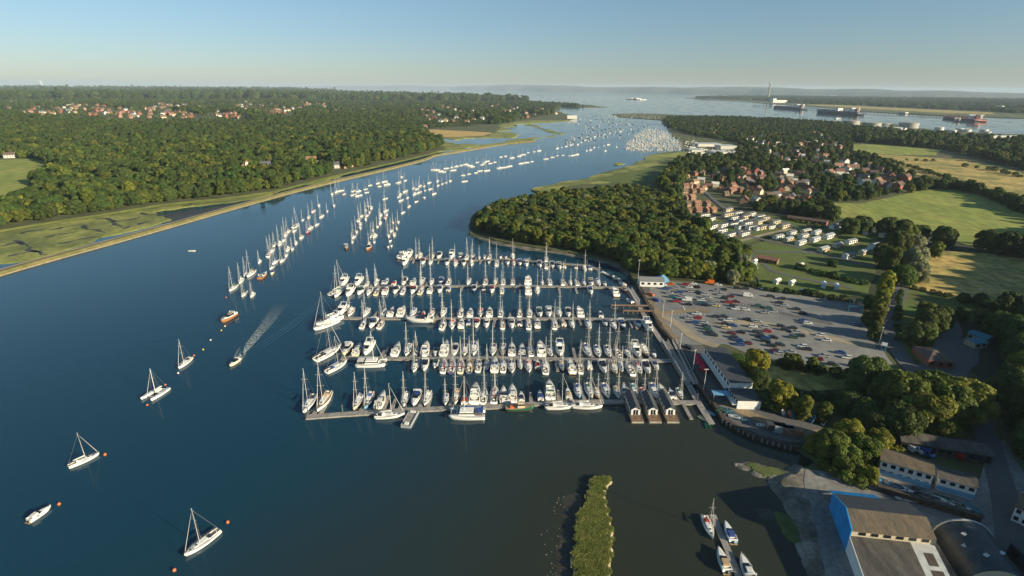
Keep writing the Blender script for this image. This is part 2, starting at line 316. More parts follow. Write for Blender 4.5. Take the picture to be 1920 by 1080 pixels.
for pl,mm in (([(60,186),(130,184),(150,188),(70,191)],'field_dry'),([(330,178),(420,177),(430,180),(330,181)],'field_green'),([(540,208),(640,204),(660,208),(560,212)],'field_green'),([(250,176),(300,175),(300,177),(250,178)],'field_gold'),([(560,188),(650,186),(655,189),(570,191)],'field_dry')):
    sheet('field',PP(pl),1.45,mm,jit=.05)
# rising ground under the far towns of the left bank
def rise_z(x,y):
    d=math.hypot(x,y); a=math.degrees(math.atan2(x,y)); s=lambda t:max(0,min(1,t))**2*(3-2*max(0,min(1,t)))
    return 20*s((d-1100)/1300)*s((-16-a)/7)*(.75+.25*math.sin(x*.004)*math.cos(y*.0035)) - .6
V=[];Fs=[];na,nr=40,36
for i in range(na):
    for j in range(nr):
        a=math.radians(-62+50*i/(na-1)); d=950*(9000/950)**(j/(nr-1)); x,y=d*math.sin(a),d*math.cos(a); V.append((x,y,1.2+rise_z(x,y)))
for i in range(na-1):
    for j in range(nr-1): k=i*nr+j; Fs.append((k,k+nr,k+nr+1,k+1))
tag(obj('hillside',mesh_from('hillside',V,Fs,['ground_far'],smooth=True)),kind='structure')
# --- far shore across the estuary: low wooded land and, behind it, the downs
A('far_wood',(.030,.046,.020),.95,var=.4,scale=.008)
sheet('far_shore',PP([(1283,184),(1330,187),(1380,189),(1440,195),(1513,199),(1613,209),(1700,214),(1780,218),(1880,221),(2200,232),(2800,252),(2800,190),(2200,189.5),(1920,186),(1780,184.5),(1613,182.5),(1480,180.5),(1413,180),(1330,181.5)]),2.0,'ground_far',skirt=(4,-1),jit=.05)
sheet('field',PP([(1513,198),(1600,203),(1700,209),(1780,213),(1860,215),(1860,212),(1700,204),(1600,199),(1530,196)]),2.6,'field_dry',jit=.05)
A('downs',(.060,.085,.055),.95,var=.25,scale=.0009,col2=(.10,.115,.07))
def hills(pts, depth, seed):
    r=random.Random(seed); secs=[]
    for i,(x,top,base) in enumerate(pts):
        b=P(x,base); d=b.normalized(); d.z=0; k=(b+d*depth*.5); dist=math.hypot(k.x,k.y)
        # height of the ridge that projects to the silhouette row
        lo,hi=0,900
        for _ in range(30):
            m_=(lo+hi)/2
            if proj((k.x,k.y,m_))[1] > top: lo=m_
            else: hi=m_
        h=max(3,lo); sec=[]
        for j in range(9):
            t=j/8; p=b+d*depth*t; hh=h*math.sin(math.pi*t)**.75*(1 if j==4 else r.uniform(.86,1.0)); sec.append((p.x,p.y,hh-2 if j in(0,8) else hh))
        secs.append(sec)
    mb=MB(); mb.loft(secs,0,cap=False,closed=False); return tag(mb.build('hills',['downs'],smooth=True),kind='structure')
def prof(keys,n,seed,amp):
    r=random.Random(seed); out=[]
    for i in range(n):
        x=keys[0][0]+(keys[-1][0]-keys[0][0])*i/(n-1)
        for a,b in zip(keys,keys[1:]):
            if a[0]<=x<=b[0]:
                t=(x-a[0])/(b[0]-a[0]); t=t*t*(3-2*t); out.append((x,a[1]+(b[1]-a[1])*t-r.uniform(0,amp),a[2]+(b[2]-a[2])*t)); break
    return out
hills(prof([(570,162.6,165.6),(640,160.8,166.5),(700,160.8,167),(760,160,167.5),(840,162,168),(900,160.4,169),(960,158.6,170),(1040,160,171.5),(1120,163.5,172.5),(1240,163,174.5),(1310,166,176),(1400,170,178)],80,3,.5),5000,3)
hills(prof([(1130,170,172.6),(1220,165.5,173.6),(1330,163.2,175),(1390,162.8,176.2),(1450,164,177.5),(1530,167.5,178.6),(1620,166.6,179.8),(1690,170,180.8),(1760,169.6,181.8),(1850,173.5,182.6),(1960,176,183.6),(2200,178,187)],80,5,.5),4500,6)
# --- right bank
quay=[(1180,514),(1195,537),(1207,557),(1216,576),(1226,593),(1240,617),(1257,637),(1269,652),(1284,676),(1300,703),(1321,733),(1342,765),(1356,790),(1383,807),(1425,825),(1467,837),(1496,844)]
right_land = PP([(1880,252),(1747,244),(1690,234),(1580,228),(1480,224),(1380,219),(1280,216),(1205,213),(1150,214),(1162,220),(1240,225.5),(1243,233),(1262,250),(1275,265),(1287,284),(1240,288),(1222,291),(1207,302),(1177,314),(1107,335),(1057,344),(997,358),(1017,366),(960,371),(920,382),(893,400),(880,425),(883,442),(908,446),(956,458),(1004,466),(1065,475),(1120,485),(1161,496)]+quay+[(1530,866),(1508,884),(1506,905),(1512,935),(1520,965),(1532,1010),(1550,1070),(1580,1200),(1660,1500)]) + [V2(110,-40),V2(300,-300),V2(9000,-300),V2(9000,2400)]
sheet('ground',right_land,1.2,'ground_land',skirt=(1.2,-1),jit=.05)
sheet('mud_bank',PP([(880,438),(908,445),(956,457),(1004,465),(1065,474),(1120,484),(1161,495),(1180,515),(1176,519),(1155,501),(1115,489),(1060,478.5),(1000,470),(950,462),(905,451),(876,441)]),.25,'mud_pale',skirt=(1,-.5),jit=.12,minlen=3)
sheet('marsh',PP([(997,357),(1017,351),(1057,342),(1107,333),(1150,322),(1177,313),(1207,302),(1222,291),(1290,285),(1300,292),(1290,330),(1240,345),(1180,342),(1120,346),(1060,352),(1017,362)]),1.35,'saltmarsh',skirt=(1.5,-1),jit=.15,minlen=4)
sheet('lawn',PP([(1120,340),(1180,322),(1230,312),(1285,312),(1290,336),(1240,346),(1180,346)]),1.5,'lawn',jit=.15)
sheet('marsh',PP([(1152,306),(1165,305),(1172,308),(1160,311),(1150,310)]),.6,'saltmarsh',skirt=(1,-1),jit=.15,minlen=3)
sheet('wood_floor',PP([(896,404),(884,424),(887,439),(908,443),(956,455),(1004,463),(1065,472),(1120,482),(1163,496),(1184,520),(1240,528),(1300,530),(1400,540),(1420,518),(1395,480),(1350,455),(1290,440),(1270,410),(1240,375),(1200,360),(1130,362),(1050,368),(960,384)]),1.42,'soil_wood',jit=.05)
cp=[(1217,544),(1256,531),(1300,534),(1378,542),(1422,543),(1505,556),(1589,567),(1619,573),(1619,597),(1627,637),(1648,655),(1672,687),(1655,692),(1597,702),(1547,692),(1444,678),(1400,668),(1357,650),(1300,652),(1270,648),(1240,610),(1228,575)]
sheet('car_park',PP(cp),1.36,'asphalt_worn',jit=.03)
sheet('quayside',PP([(1200,540),(1217,546),(1228,577),(1243,610),(1270,647),(1300,653),(1322,655),(1378,748),(1425,750),(1470,775),(1520,800),(1562,815),(1540,830),(1500,838),(1467,834),(1425,822),(1383,804),(1358,788),(1344,763),(1323,731),(1302,701),(1286,674),(1271,650),(1259,635),(1242,615),(1228,591),(1218,574),(1209,555)]),1.40,'asphalt',jit=.02)
sheet('gravel_verge',PP([(1209,553),(1219,553),(1232,580),(1246,608),(1263,632),(1276,640),(1266,645),(1257,637),(1241,615),(1227,592),(1217,574)]),1.47,'gravel',jit=.12,minlen=3)
ribbon('track',PP([(1225,590),(1255,592),(1300,585),(1330,588)]),4,1.44,'gravel'); ribbon('track',PP([(1235,592),(1275,615),(1300,640),(1345,655)]),5,1.45,'dust_track')
ribbon('track',PP([(1340,612),(1420,608),(1500,625),(1580,645),(1644,655)]),5.5,1.42,'dust_track'); ribbon('track',PP([(1240,570),(1330,566),(1420,580),(1500,600),(1560,612)]),4,1.43,'asphalt')
ribbon('track',PP([(1356,762),(1420,790),(1500,822),(1555,818)]),4.5,1.46,'gravel')
ribbon('road',PP([(1692,540),(1682,570),(1670,600),(1668,630),(1680,660),(1700,690),(1722,710),(1790,750),(1840,800),(1858,860),(1880,930),(1890,1000),(1900,1100),(1900,1300)]),lambda t:6.5,1.44,'asphalt')
ribbon('road',PP([(1668,640),(1655,655),(1640,652)]),6,1.45,'asphalt')
ribbon('verge',PP([(1703,560),(1690,585),(1684,615),(1690,645),(1712,680)]),4.5,1.43,'lawn')
sheet('yard',PP([(1640,842),(1690,862),(1760,880),(1835,905),(1850,845),(1880,830),(1920,900),(2050,1000),(2050,1300),(1500,1300),(1545,1080),(1530,1010),(1520,965),(1512,935),(1506,905),(1508,886),(1560,890),(1600,905),(1640,905)]),1.40,'concrete',jit=.04)
sheet('slipway',PP([(1502,884),(1468,903),(1463,910),(1482,933),(1497,959),(1508,985),(1518,1020),(1532,1060),(1545,1090),(1562,1090),(1550,1040),(1535,980),(1525,930),(1518,890)]),1.34,'mud_pale',skirt=(4.5,-.4),jit=.1,minlen=3)
sheet('mud_bank',PP([(1378,871),(1404,869),(1443,878),(1495,888),(1520,885),(1525,905),(1490,905),(1458,904),(1417,890)]),.45,'mud_pale',skirt=(2,-.5),jit=.2,minlen=2)
sheet('grass_bank',PP([(1396,873),(1420,873),(1450,880),(1480,889),(1470,895),(1440,893),(1412,884)]),.62,'weed',skirt=(.8,.2),jit=.2,minlen=2)
sheet('grass_bank',PP([(1458,962),(1476,970),(1496,995),(1508,1022),(1490,1015),(1470,990)]),.5,'weed',skirt=(1.5,-.4),jit=.2,minlen=2)
sheet('mud_bank',PP([(1415,955),(1440,955),(1465,975),(1445,975),(1425,968)]),.10,'mud',skirt=(1.5,-.3),jit=.25,minlen=2)
sheet('mud_bank',PP([(1062,935),(1080,925),(1092,960),(1082,990),(1076,1090),(1030,1090),(1040,1040),(1058,1000)]),.06,'mud',skirt=(2,-.3),jit=.3,minlen=2)
# --- fields and lawns behind the right bank
sheet('field',PP([(1525,388),(1560,383),(1613,384),(1690,368),(1745,357),(1800,358),(1860,378),(1920,405),(2100,470),(2100,520),(1920,470),(1810,462),(1745,436),(1680,425),(1560,410)]),1.5,'field_green',jit=.04)
sheet('field',PP([(1593,273),(1640,272),(1765,283),(1756,293),(1690,293),(1640,291),(1600,285)]),1.6,'field_green',jit=.05)
sheet('field',PP([(1610,288),(1650,292),(1700,294),(1760,298),(1830,303),(1920,330),(2150,395),(2150,470),(1920,398),(1850,368),(1790,345),(1710,328),(1660,312)]),1.55,'field_dry',jit=.06)
sheet('field',PP([(1733,488),(1767,474),(1840,478),(1920,485),(2150,500),(2150,600),(1920,583),(1800,560),(1700,543),(1725,520)]),1.5,'field_dry',jit=.05)
sheet('lawn',PP([(1385,475),(1410,462),(1470,440),(1530,430),(1640,437),(1660,470),(1640,520),(1625,562),(1505,553),(1422,541),(1412,515),(1398,490)]),1.5,'lawn',jit=.05)
sheet('lawn',PP([(1260,420),(1320,400),(1400,400),(1500,415),(1520,432),(1440,445),(1380,465),(1330,450),(1290,440)]),1.48,'lawn',jit=.05)
sheet('field',PP([(1445,692),(1500,698),(1560,708),(1600,715),(1590,735),(1520,740),(1460,730),(1440,712)]),1.43,'field_dry',jit=.08)
sheet('lawn',PP([(1690,545),(1740,552),(1830,575),(1860,590),(1830,610),(1760,600),(1700,620),(1690,640),(1684,615)]),1.42,'lawn',jit=.08)
sheet('forecourt',PP([(1760,595),(1790,600),(1800,640),(1835,625),(1855,640),(1830,690),(1810,715),(1730,735),(1715,690),(1740,660)]),1.46,'asphalt',jit=.05)
ribbon('road',PP([(1362,462),(1400,452),(1440,441),(1490,431),(1500,433)]),4.0,1.6,'dust_track'); ribbon('road',PP([(1395,445),(1440,455),(1490,465),(1530,478),(1580,490),(1640,505)]),4.5,1.61,'asphalt'); ribbon('road',PP([(1395,472),(1430,478),(1480,476),(1530,478)]),4.0,1.62,'asphalt'); ribbon('road',PP([(1395,472),(1432,500),(1450,515),(1520,530),(1600,545)]),3.6,1.63,'asphalt')
for a in ([(1330,402),(1370,420),(1410,440)],[(1290,415),(1340,432),(1380,450)],[(1340,400),(1420,405),(1490,428)],[(1300,340),(1330,370),(1360,395)],[(1260,395),(1300,400),(1345,405)]): ribbon('road',PP(a),5,1.64,'asphalt')
# reed spit in the near water
spit=[(1125,898),(1112,902),(1107,908),(1109,918),(1103,936),(1098,955),(1087,966),(1083,985),(1078,1006),(1077,1040),(1080,1085),(1078,1150),(1144,1150),(1141,1085),(1144,1040),(1143,1006),(1142,980),(1138,957),(1132,940),(1128,925),(1137,915),(1146,904),(1138,898)]
sheet('mud_bank',PP(spit),.35,'shingle',skirt=(1.0,-.4),jit=.15,minlen=2)
# hillside to the right of the picture, under the wood that shades the yard and the car park
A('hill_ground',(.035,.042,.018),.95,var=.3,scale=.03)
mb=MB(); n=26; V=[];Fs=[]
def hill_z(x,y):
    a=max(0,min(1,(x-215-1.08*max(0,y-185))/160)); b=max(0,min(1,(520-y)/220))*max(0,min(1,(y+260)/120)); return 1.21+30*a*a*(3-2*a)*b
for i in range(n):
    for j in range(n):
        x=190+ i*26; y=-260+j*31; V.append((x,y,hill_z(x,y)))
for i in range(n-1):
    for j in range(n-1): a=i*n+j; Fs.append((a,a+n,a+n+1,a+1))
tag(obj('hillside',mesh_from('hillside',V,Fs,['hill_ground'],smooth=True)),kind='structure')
# ============================================================ TREES
def leaves(seed, R, H, nl, nleaf, leaf, z0=.12, flat=1.0, cone=False):
    """crown of leaf-clump faces scattered over many unequal lobes"""
    g=np.random.default_rng(seed); cs=[]; rs=[]
    for i in range(nl):
        t=(i+.5)/nl; a=i*2.39996+g.uniform(-.4,.4); zz=z0+ (1-z0)*t
        prof_ = (1.02-t)**.8 if cone else math.sqrt(max(.02,1-((t-.42)/.62)**2))
        rr=R*prof_*g.uniform(.45,.78); r=R*g.uniform(.26,.46)*(1.0 if not cone else .8*(1.1-t))
        cs.append((rr*math.cos(a),rr*math.sin(a),min(H-r*.9,H*zz*.92))); rs.append(r)
    cs.append((g.uniform(-.1,.1)*R,g.uniform(-.1,.1)*R,H*.86-R*.3)); rs.append(R*.46)
    cs.append((0,0,H*.5)); rs.append(R*.62)
    cs=np.array(cs); rs=np.array(rs)*flat
    k=g.choice(len(rs),nleaf*2,p=rs**2/np.sum(rs**2)); d=g.normal(size=(nleaf*2,3)); d/=np.linalg.norm(d,axis=1)[:,None]
    d[:,2]=np.where(d[:,2]<-.45,-d[:,2],d[:,2])
    p=cs[k]+d*(rs[k]*g.uniform(.80,1.08,nleaf*2))[:,None]*np.array([1,1,.86])
    dist=np.linalg.norm((p[:,None,:]-cs[None])/np.array([1,1,.86]),axis=2)/rs[None]; dist[np.arange(len(k)),k]=9
    keep=(dist.min(axis=1)>.78)&(p[:,2]>H*.04); p=p[keep][:nleaf]; d=d[keep][:nleaf]; n=len(p)
    nn=d+g.normal(size=(n,3))*.42+np.array([0,0,.15]); nn/=np.linalg.norm(nn,axis=1)[:,None]
    a=np.cross(nn,g.normal(size=(n,3))); a/=np.linalg.norm(a,axis=1)[:,None]; b=np.cross(nn,a)
    s=(leaf*g.uniform(.55,1.35,n))[:,None]; a*=s; b*=s*g.uniform(.6,1.0,n)[:,None]; bend=nn*s*.25
    V=np.empty((n,4,3)); V[:,0]=p-a-bend; V[:,1]=p-b*.9; V[:,2]=p+a-bend; V[:,3]=p+b
    return V.reshape(-1,3)
def quads(name, V, m):
    n=len(V)//4; me=bpy.data.meshes.new(name); me.vertices.add(n*4); me.vertices.foreach_set('co',V.astype(np.float32).ravel())
    me.loops.add(n*4); me.loops.foreach_set('vertex_index',np.arange(n*4,dtype=np.int32)); me.polygons.add(n); me.polygons.foreach_set('loop_start',np.arange(0,n*4,4,dtype=np.int32))
    me.materials.append(G[m]); me.update(calc_edges=True); return me
def trunk_mesh(R,H,seed):
    r=random.Random(seed); mb=MB(); mb.tube((0,0,-.6),(r.uniform(-.2,.2),0,H*.34),.028*H+.08,.020*H+.04,7)
    for i in range(5):
        a=i*1.257+r.uniform(-.3,.3); mb.tube((0,0,H*r.uniform(.22,.33)),(R*.6*math.cos(a),R*.6*math.sin(a),H*r.uniform(.5,.72)),.012*H+.03,.02,5)
    mb.tube((0,0,H*.33),(.1*R,0,H*.8),.019*H+.03,.03,6); return mb.mesh('trunk','bark')
KIND={}   # name: (crown mesh, trunk mesh, crown radius, height)
def kind(name,seed,R,H,nl,nleaf,leaf,m,**kw): KIND[name]=(quads('crown',leaves(seed,R,H,nl,nleaf,leaf,**kw),m),trunk_mesh(R,H,seed),R,H)
kind('oak',1,6.2,11.5,26,9000,.34,'leaf_mid'); kind('round',2,5.6,10.5,20,8000,.32,'leaf_olive'); kind('dark',3,6.0,12.5,24,8500,.34,'leaf_dark')
kind('tall',4,4.4,14.0,26,8000,.32,'leaf_olive'); kind('willow',5,6.0,11.5,28,9500,.33,'leaf_silver'); kind('bright',6,5.2,10.5,24,9000,.30,'leaf_yellow')
kind('conifer',7,4.0,16.0,34,7000,.32,'leaf_dark',cone=True,z0=.08); kind('shrub',8,3.0,3.6,12,2600,.24,'leaf_mid',z0=.05)
def clump_mesh(seed,m,R=34,H=14,nl=60,nleaf=5200,leaf=1.5):   # a patch of far woodland
    g=np.random.default_rng(seed); V=[]
    for i in range(nl):
        rr=R*math.sqrt(g.uniform()); a=g.uniform(0,6.283); r=g.uniform(3.5,6.5); hh=g.uniform(.55,1.0)*H
        v=leaves(int(seed*100+i),r,hh,7,nleaf//nl,leaf,z0=.1); v+=np.array([rr*math.cos(a),rr*math.sin(a),0]); V.append(v)
    return quads('woodland',np.concatenate(V),m)
TREES=[]
def tree(k, x, y, s=1.0, sz=None, label=None, group=None, z=1.2, name='tree', cat='tree', leafmat=None):
    cm,tm,R,H=KIND[k]; r=thing(name,label,cat,(x,y,z),U(0,6.283),group); r.scale=(s,s,s*(sz or 1)); c=obj('crown',cm,r); obj('trunk',tm,r)
    if leafmat: setmat(c,0,leafmat)
    return r
# stuff woodland: one object per wood, its trees placed as instances of the same crown meshes
def scatter_group(name):
    ng=bpy.data.node_groups.new(name,'GeometryNodeTree'); ng.interface.new_socket('Geometry',in_out='INPUT',socket_type='NodeSocketGeometry'); ng.interface.new_socket('Geometry',in_out='OUTPUT',socket_type='NodeSocketGeometry')
    N=ng.nodes.new; L=ng.links.new; gi=N('NodeGroupInput'); go=N('NodeGroupOutput'); j=N('GeometryNodeJoinGeometry')
    return ng,N,L,gi,go,j
def stuff_wood(name, pts, sources, label, cat):
    """pts: list of (x,y,z,scale,zscale,kind index)"""
    if not pts: return None
    me=bpy.data.meshes.new(name); me.vertices.add(len(pts)); a=np.array(pts,dtype=np.float32); me.vertices.foreach_set('co',np.ascontiguousarray(a[:,:3]).ravel())
    rg=np.random.default_rng(len(pts)); rot=np.zeros((len(pts),3),np.float32); rot[:,2]=rg.uniform(0,6.283,len(pts)); rot[:,0]=rg.uniform(-.06,.06,len(pts)); rot[:,1]=rg.uniform(-.06,.06,len(pts))
    sc=np.stack([a[:,3],a[:,3],a[:,3]*a[:,4]],1).astype(np.float32)
    at=me.attributes.new('rot','FLOAT_VECTOR','POINT'); at.data.foreach_set('vector',rot.ravel()); at=me.attributes.new('scl','FLOAT_VECTOR','POINT'); at.data.foreach_set('vector',sc.ravel())
    at=me.attributes.new('knd','INT','POINT'); at.data.foreach_set('value',a[:,5].astype(np.int32))
    o=obj(name,me); ng,N,L,gi,go,j=scatter_group(name); inst=N('GeometryNodeInstanceOnPoints'); inst.inputs['Pick Instance'].default_value=True
    for s in reversed(sources):
        oi=N('GeometryNodeObjectInfo'); oi.inputs['Object'].default_value=s; oi.transform_space='ORIGINAL'; oi.inputs['As Instance'].default_value=True; L(oi.outputs['Geometry'],j.inputs[0])
    def attr(nm,dt):
        n=N('GeometryNodeInputNamedAttribute'); n.data_type=dt; n.inputs[0].default_value=nm; return n.outputs[0]
    L(gi.outputs[0],inst.inputs['Points']); L(j.outputs[0],inst.inputs['Instance']); L(attr('knd','INT'),inst.inputs['Instance Index']); L(attr('rot','FLOAT_VECTOR'),inst.inputs['Rotation']); L(attr('scl','FLOAT_VECTOR'),inst.inputs['Scale']); L(inst.outputs[0],go.inputs[0])
    md=o.modifiers.new('scatter','NODES'); md.node_group=ng
    return tag(o,label,cat,None,'stuff')
def grid_pts(poly, step, holes=(), seed=1, jit=.42):
    r=random.Random(seed); xs=[p[0] for p in poly]; ys=[p[1] for p in poly]; out=[]; y=min(ys)
    row=0
    while y<max(ys):
        x=min(xs)+(step/2 if row%2 else 0)
        while x<max(xs):
            p=(x+r.uniform(-jit,jit)*step,y+r.uniform(-jit,jit)*step)
            if inside(p,poly) and not any(inside(p,h) for h in holes): out.append(p)
            x+=step
        y+=step*.87; row+=1
    return out
def near(p, lst, d): return any((p[0]-q[0])**2+(p[1]-q[1])**2<d*d for q in lst)
CLEAR=[]   # spots (houses, roads) that no scattered tree may cover: (x,y,radius)
def clear_ok(p): return not any((p[0]-a)**2+(p[1]-b)**2<c*c for a,b,c in CLEAR)
# ============================================================ BOATS
def hull_secs(L,B,fb,bow=.25,stern=.75,n=13,maxat=.42,rake=.06,sheer=.35):
    out=[]
    for i in range(n):
        t=i/(n-1)
        if t<maxat: p=stern+(1-stern)*math.sin(t/maxat*math.pi/2)
        else: p=math.cos((t-maxat)/(1-maxat)*math.pi/2)**(.62+bow)
        hb=max(.03,B/2*p); z=fb*(1+sheer*max(0,(t-.3)/.7)**1.6); x=-L/2+L*t; xr=x-(rake*L*max(0,(t-.75)/.25))   # raked stem
        out.append((x,xr,hb,z))
    return out
def hull_mesh(L,B,fb,mats,**kw):
    S=hull_secs(L,B,fb,**kw); mb=MB(); secs=[]
    for x,xr,hb,z in S:
        a=hb*.97; w=max(.02,hb*.82); secs.append([(x,hb,z),(x,a,z*.55),(xr,w,.14),(xr,w*.97,.02),(xr,w*.6,-.35),(xr,-w*.6,-.35),(xr,-w*.97,.02),(xr,-w,.14),(x,-a,z*.55),(x,-hb,z),(x,-hb+.06 if hb>.1 else 0,z-.05),(x,hb-.06 if hb>.1 else 0,z-.05)])
    mb.loft(secs,0)
    me=mb.mesh('hull',mats,smooth=False)
    for p in me.polygons:                       # boot stripe just above the waterline
        if abs(p.center.z)<.11 and p.center.z>0: p.material_index=1
    me.polygons.foreach_set('use_smooth',[True]*len(me.polygons))
    return me,S
def deck_mesh(S,m,inset=.05,drop=.03,camber=.07):
    mb=MB(); secs=[]
    for x,xr,hb,z in S:
        h=max(.01,hb-inset); secs.append([(x,h,z-drop),(x,h*.5,z-drop+camber*.75),(x,0,z-drop+camber),(x,-h*.5,z-drop+camber*.75),(x,-h,z-drop)])
    mb.loft(secs,0,cap=False,closed=False); return mb.mesh('deck',m)
def at(S,t):
    k=min(len(S)-2,max(0,int(t*(len(S)-1)))); f=t*(len(S)-1)-k; a,b=S[k],S[k+1]; return tuple(a[i]*(1-f)+b[i]*f for i in range(4))
def loft_house(mb,S,t0,t1,wf,h0,h1,mi=0,n=6,top=.8,dz=0.0,nose=.35):
    secs=[]
    for i in range(n):
        t=t0+(t1-t0)*i/(n-1); x,_,hb,z=at(S,t); k=i/(n-1); hh=(h0+(h1-h0)*k); 
        if k>1-nose: hh*=1-.75*((k-(1-nose))/nose)**1.5
        w=hb*wf*(1-.25*max(0,k-.6)/.4); z=z+dz; secs.append([(x,w,z-.02),(x,w*.96,z+hh*.72),(x,w*top,z+hh),(x,-w*top,z+hh),(x,-w*.96,z+hh*.72),(x,-w,z-.02)])
    mb.loft(secs,mi); return secs
def make_yacht(L=11,canvas='canvas_blue',hullm='gelcoat',name='sailing_yacht',ketch=False,mastm='alloy'):
    B=L*.315; fb=.085*L+.12; r=thing(name,'white sailing yacht','sailing yacht')
    me,S=hull_mesh(L,B,fb,[hullm,'gelcoat_navy']); h=obj('hull',me,r); obj('deck',deck_mesh(S,'deck_white'),r)
    mb=MB(); loft_house(mb,S,.30,.74,.56,.46,.34); c=mb.build('cabin',['gelcoat'],r,smooth=False)
    for sy in (1,-1):
        mb=MB(); secs=[]
        for k in range(5):
            t0=.35+.29*k/4; q=at(S,t0); w_=q[2]*(.56 if k<3 else .55); hi=.33-.03*k; secs.append([(q[0],sy*(w_+.02),q[3]+.09),(q[0],sy*(w_*.955+.035),q[3]+hi)])
        mb.loft(secs,cap=False,closed=False); mb.build('window',['glass'],c)
    x,_,hb,z=at(S,.66); mb=MB(); mb.box((x,0,z+.32),(.7,.6,.10)); mb.build('hatch',['glass'],c)
    x,_,hb,z=at(S,.83); mb=MB(); mb.box((x,0,z+.08),(.6,.55,.10)); mb.build('hatch',['glass'],c)
    mb=MB(); x,_,hb,z=at(S,.15); ck=.27*L
    mb.box((x,0,z+.055),(ck,B*.46,.03)); mb.build('cockpit',['cockpit'],r)
    mb=MB()
    for sy in (1,-1): mb.box((x,sy*B*.25,z+.14),(ck+.1,.16,.24),top=.98,topy=.7)
    mb.box((x-ck*.2,0,z+.3),(.10,.85,.75)); mb.build('coaming',['gelcoat'],r)
    xm,_,hb,zm=at(S,.565); mh=L*1.17; mb=MB(); mr=.09
    mb.tube((xm,0,zm+.3),(xm-.16,0,zm+mh),mr,mr*.75,6)
    for f in (.42,.70): mb.tube((xm-.05,-B*.34,zm+mh*f),(xm-.05,B*.34,zm+mh*f),.04,.04,4)
    mb.tube((xm-.3,0,zm+mh+.1),(xm+.35,0,zm+mh+.15),.04,.03,4); m=mb.build('mast',[mastm],r)
    mb=MB(); xs=at(S,.07)[0]; zb=zm+1.35; mb.tube((xm-.1,0,zb),(xs+L*.10,0,zb+.05),.075,.07,6); mb.build('boom',[mastm],r)
    mb=MB(); secs=[]
    for i in range(7):
        k=i/6; xx=xm-.2+(xs+L*.13-xm)*k; ry=.19*(1-.45*k); rz=.42*(1-.55*k); secs.append([(xx,ry*math.cos(a),zb+.12+rz*.5+rz*.6*math.sin(a)) for a in [j*math.pi/3 for j in range(6)]])
    mb.loft(secs); mb.build('sail_cover',[canvas],r,smooth=True)
    mb=MB(); x0,_,hb0,z0=at(S,.30); secs=[]
    for i in range(5):
        k=i/4; xx=x0-.55+1.3*k; hh=.95*math.sin(math.pi*(.38+.50*k))-.08; w=B*.27; secs.append([(xx,w,z0+.2),(xx,w*.92,z0+.2+hh*.7),(xx,w*.5,z0+.2+hh),(xx,-w*.5,z0+.2+hh),(xx,-w*.92,z0+.2+hh*.7),(xx,-w,z0+.2)])
    mb.loft(secs,cap=False,closed=False); mb.build('sprayhood',[canvas],r,smooth=True)
    bow=at(S,.985); top=(xm-.12,0,zm+mh*.96); mb=MB(); a=Vector((bow[0]-.05,0,bow[3]+.1)); b=Vector(top); mb.tube(a+(b-a)*.06,a+(b-a)*.92,.085,.035,6); mb.build('furled_sail',['canvas_white'],r)
    mb=MB(); st=at(S,.005); mb.tube((st[0]+.1,0,st[3]+.5),top,.022,.022,3)
    for sy in (1,-1): mb.tube((xm-.1,sy*hb*.95,zm),(xm-.14,0,zm+mh*.95),.022,.022,3); mb.tube((xm-.5,sy*hb*.9,zm),(xm-.1,0,zm+mh*.42),.02,.02,3)
    mb.tube(a,b,.02,.02,3); mb.build('rigging',['wire'],r)
    mb=MB()
    for sy in (1,-1):
        prev=None
        for t in (.01,.12,.25,.4,.55,.7,.84,.95,.995):
            x_,_,h_,z_=at(S,t); p=Vector((x_,sy*max(.03,h_-.1),z_+.55)); mb.tube((p.x,p.y,z_),p,.02,.02,3)
            if prev is not None: mb.tube(prev,p,.016,.016,3)
            prev=p
    mb.build('guard_rail',['alloy'],r); remember(r); return r
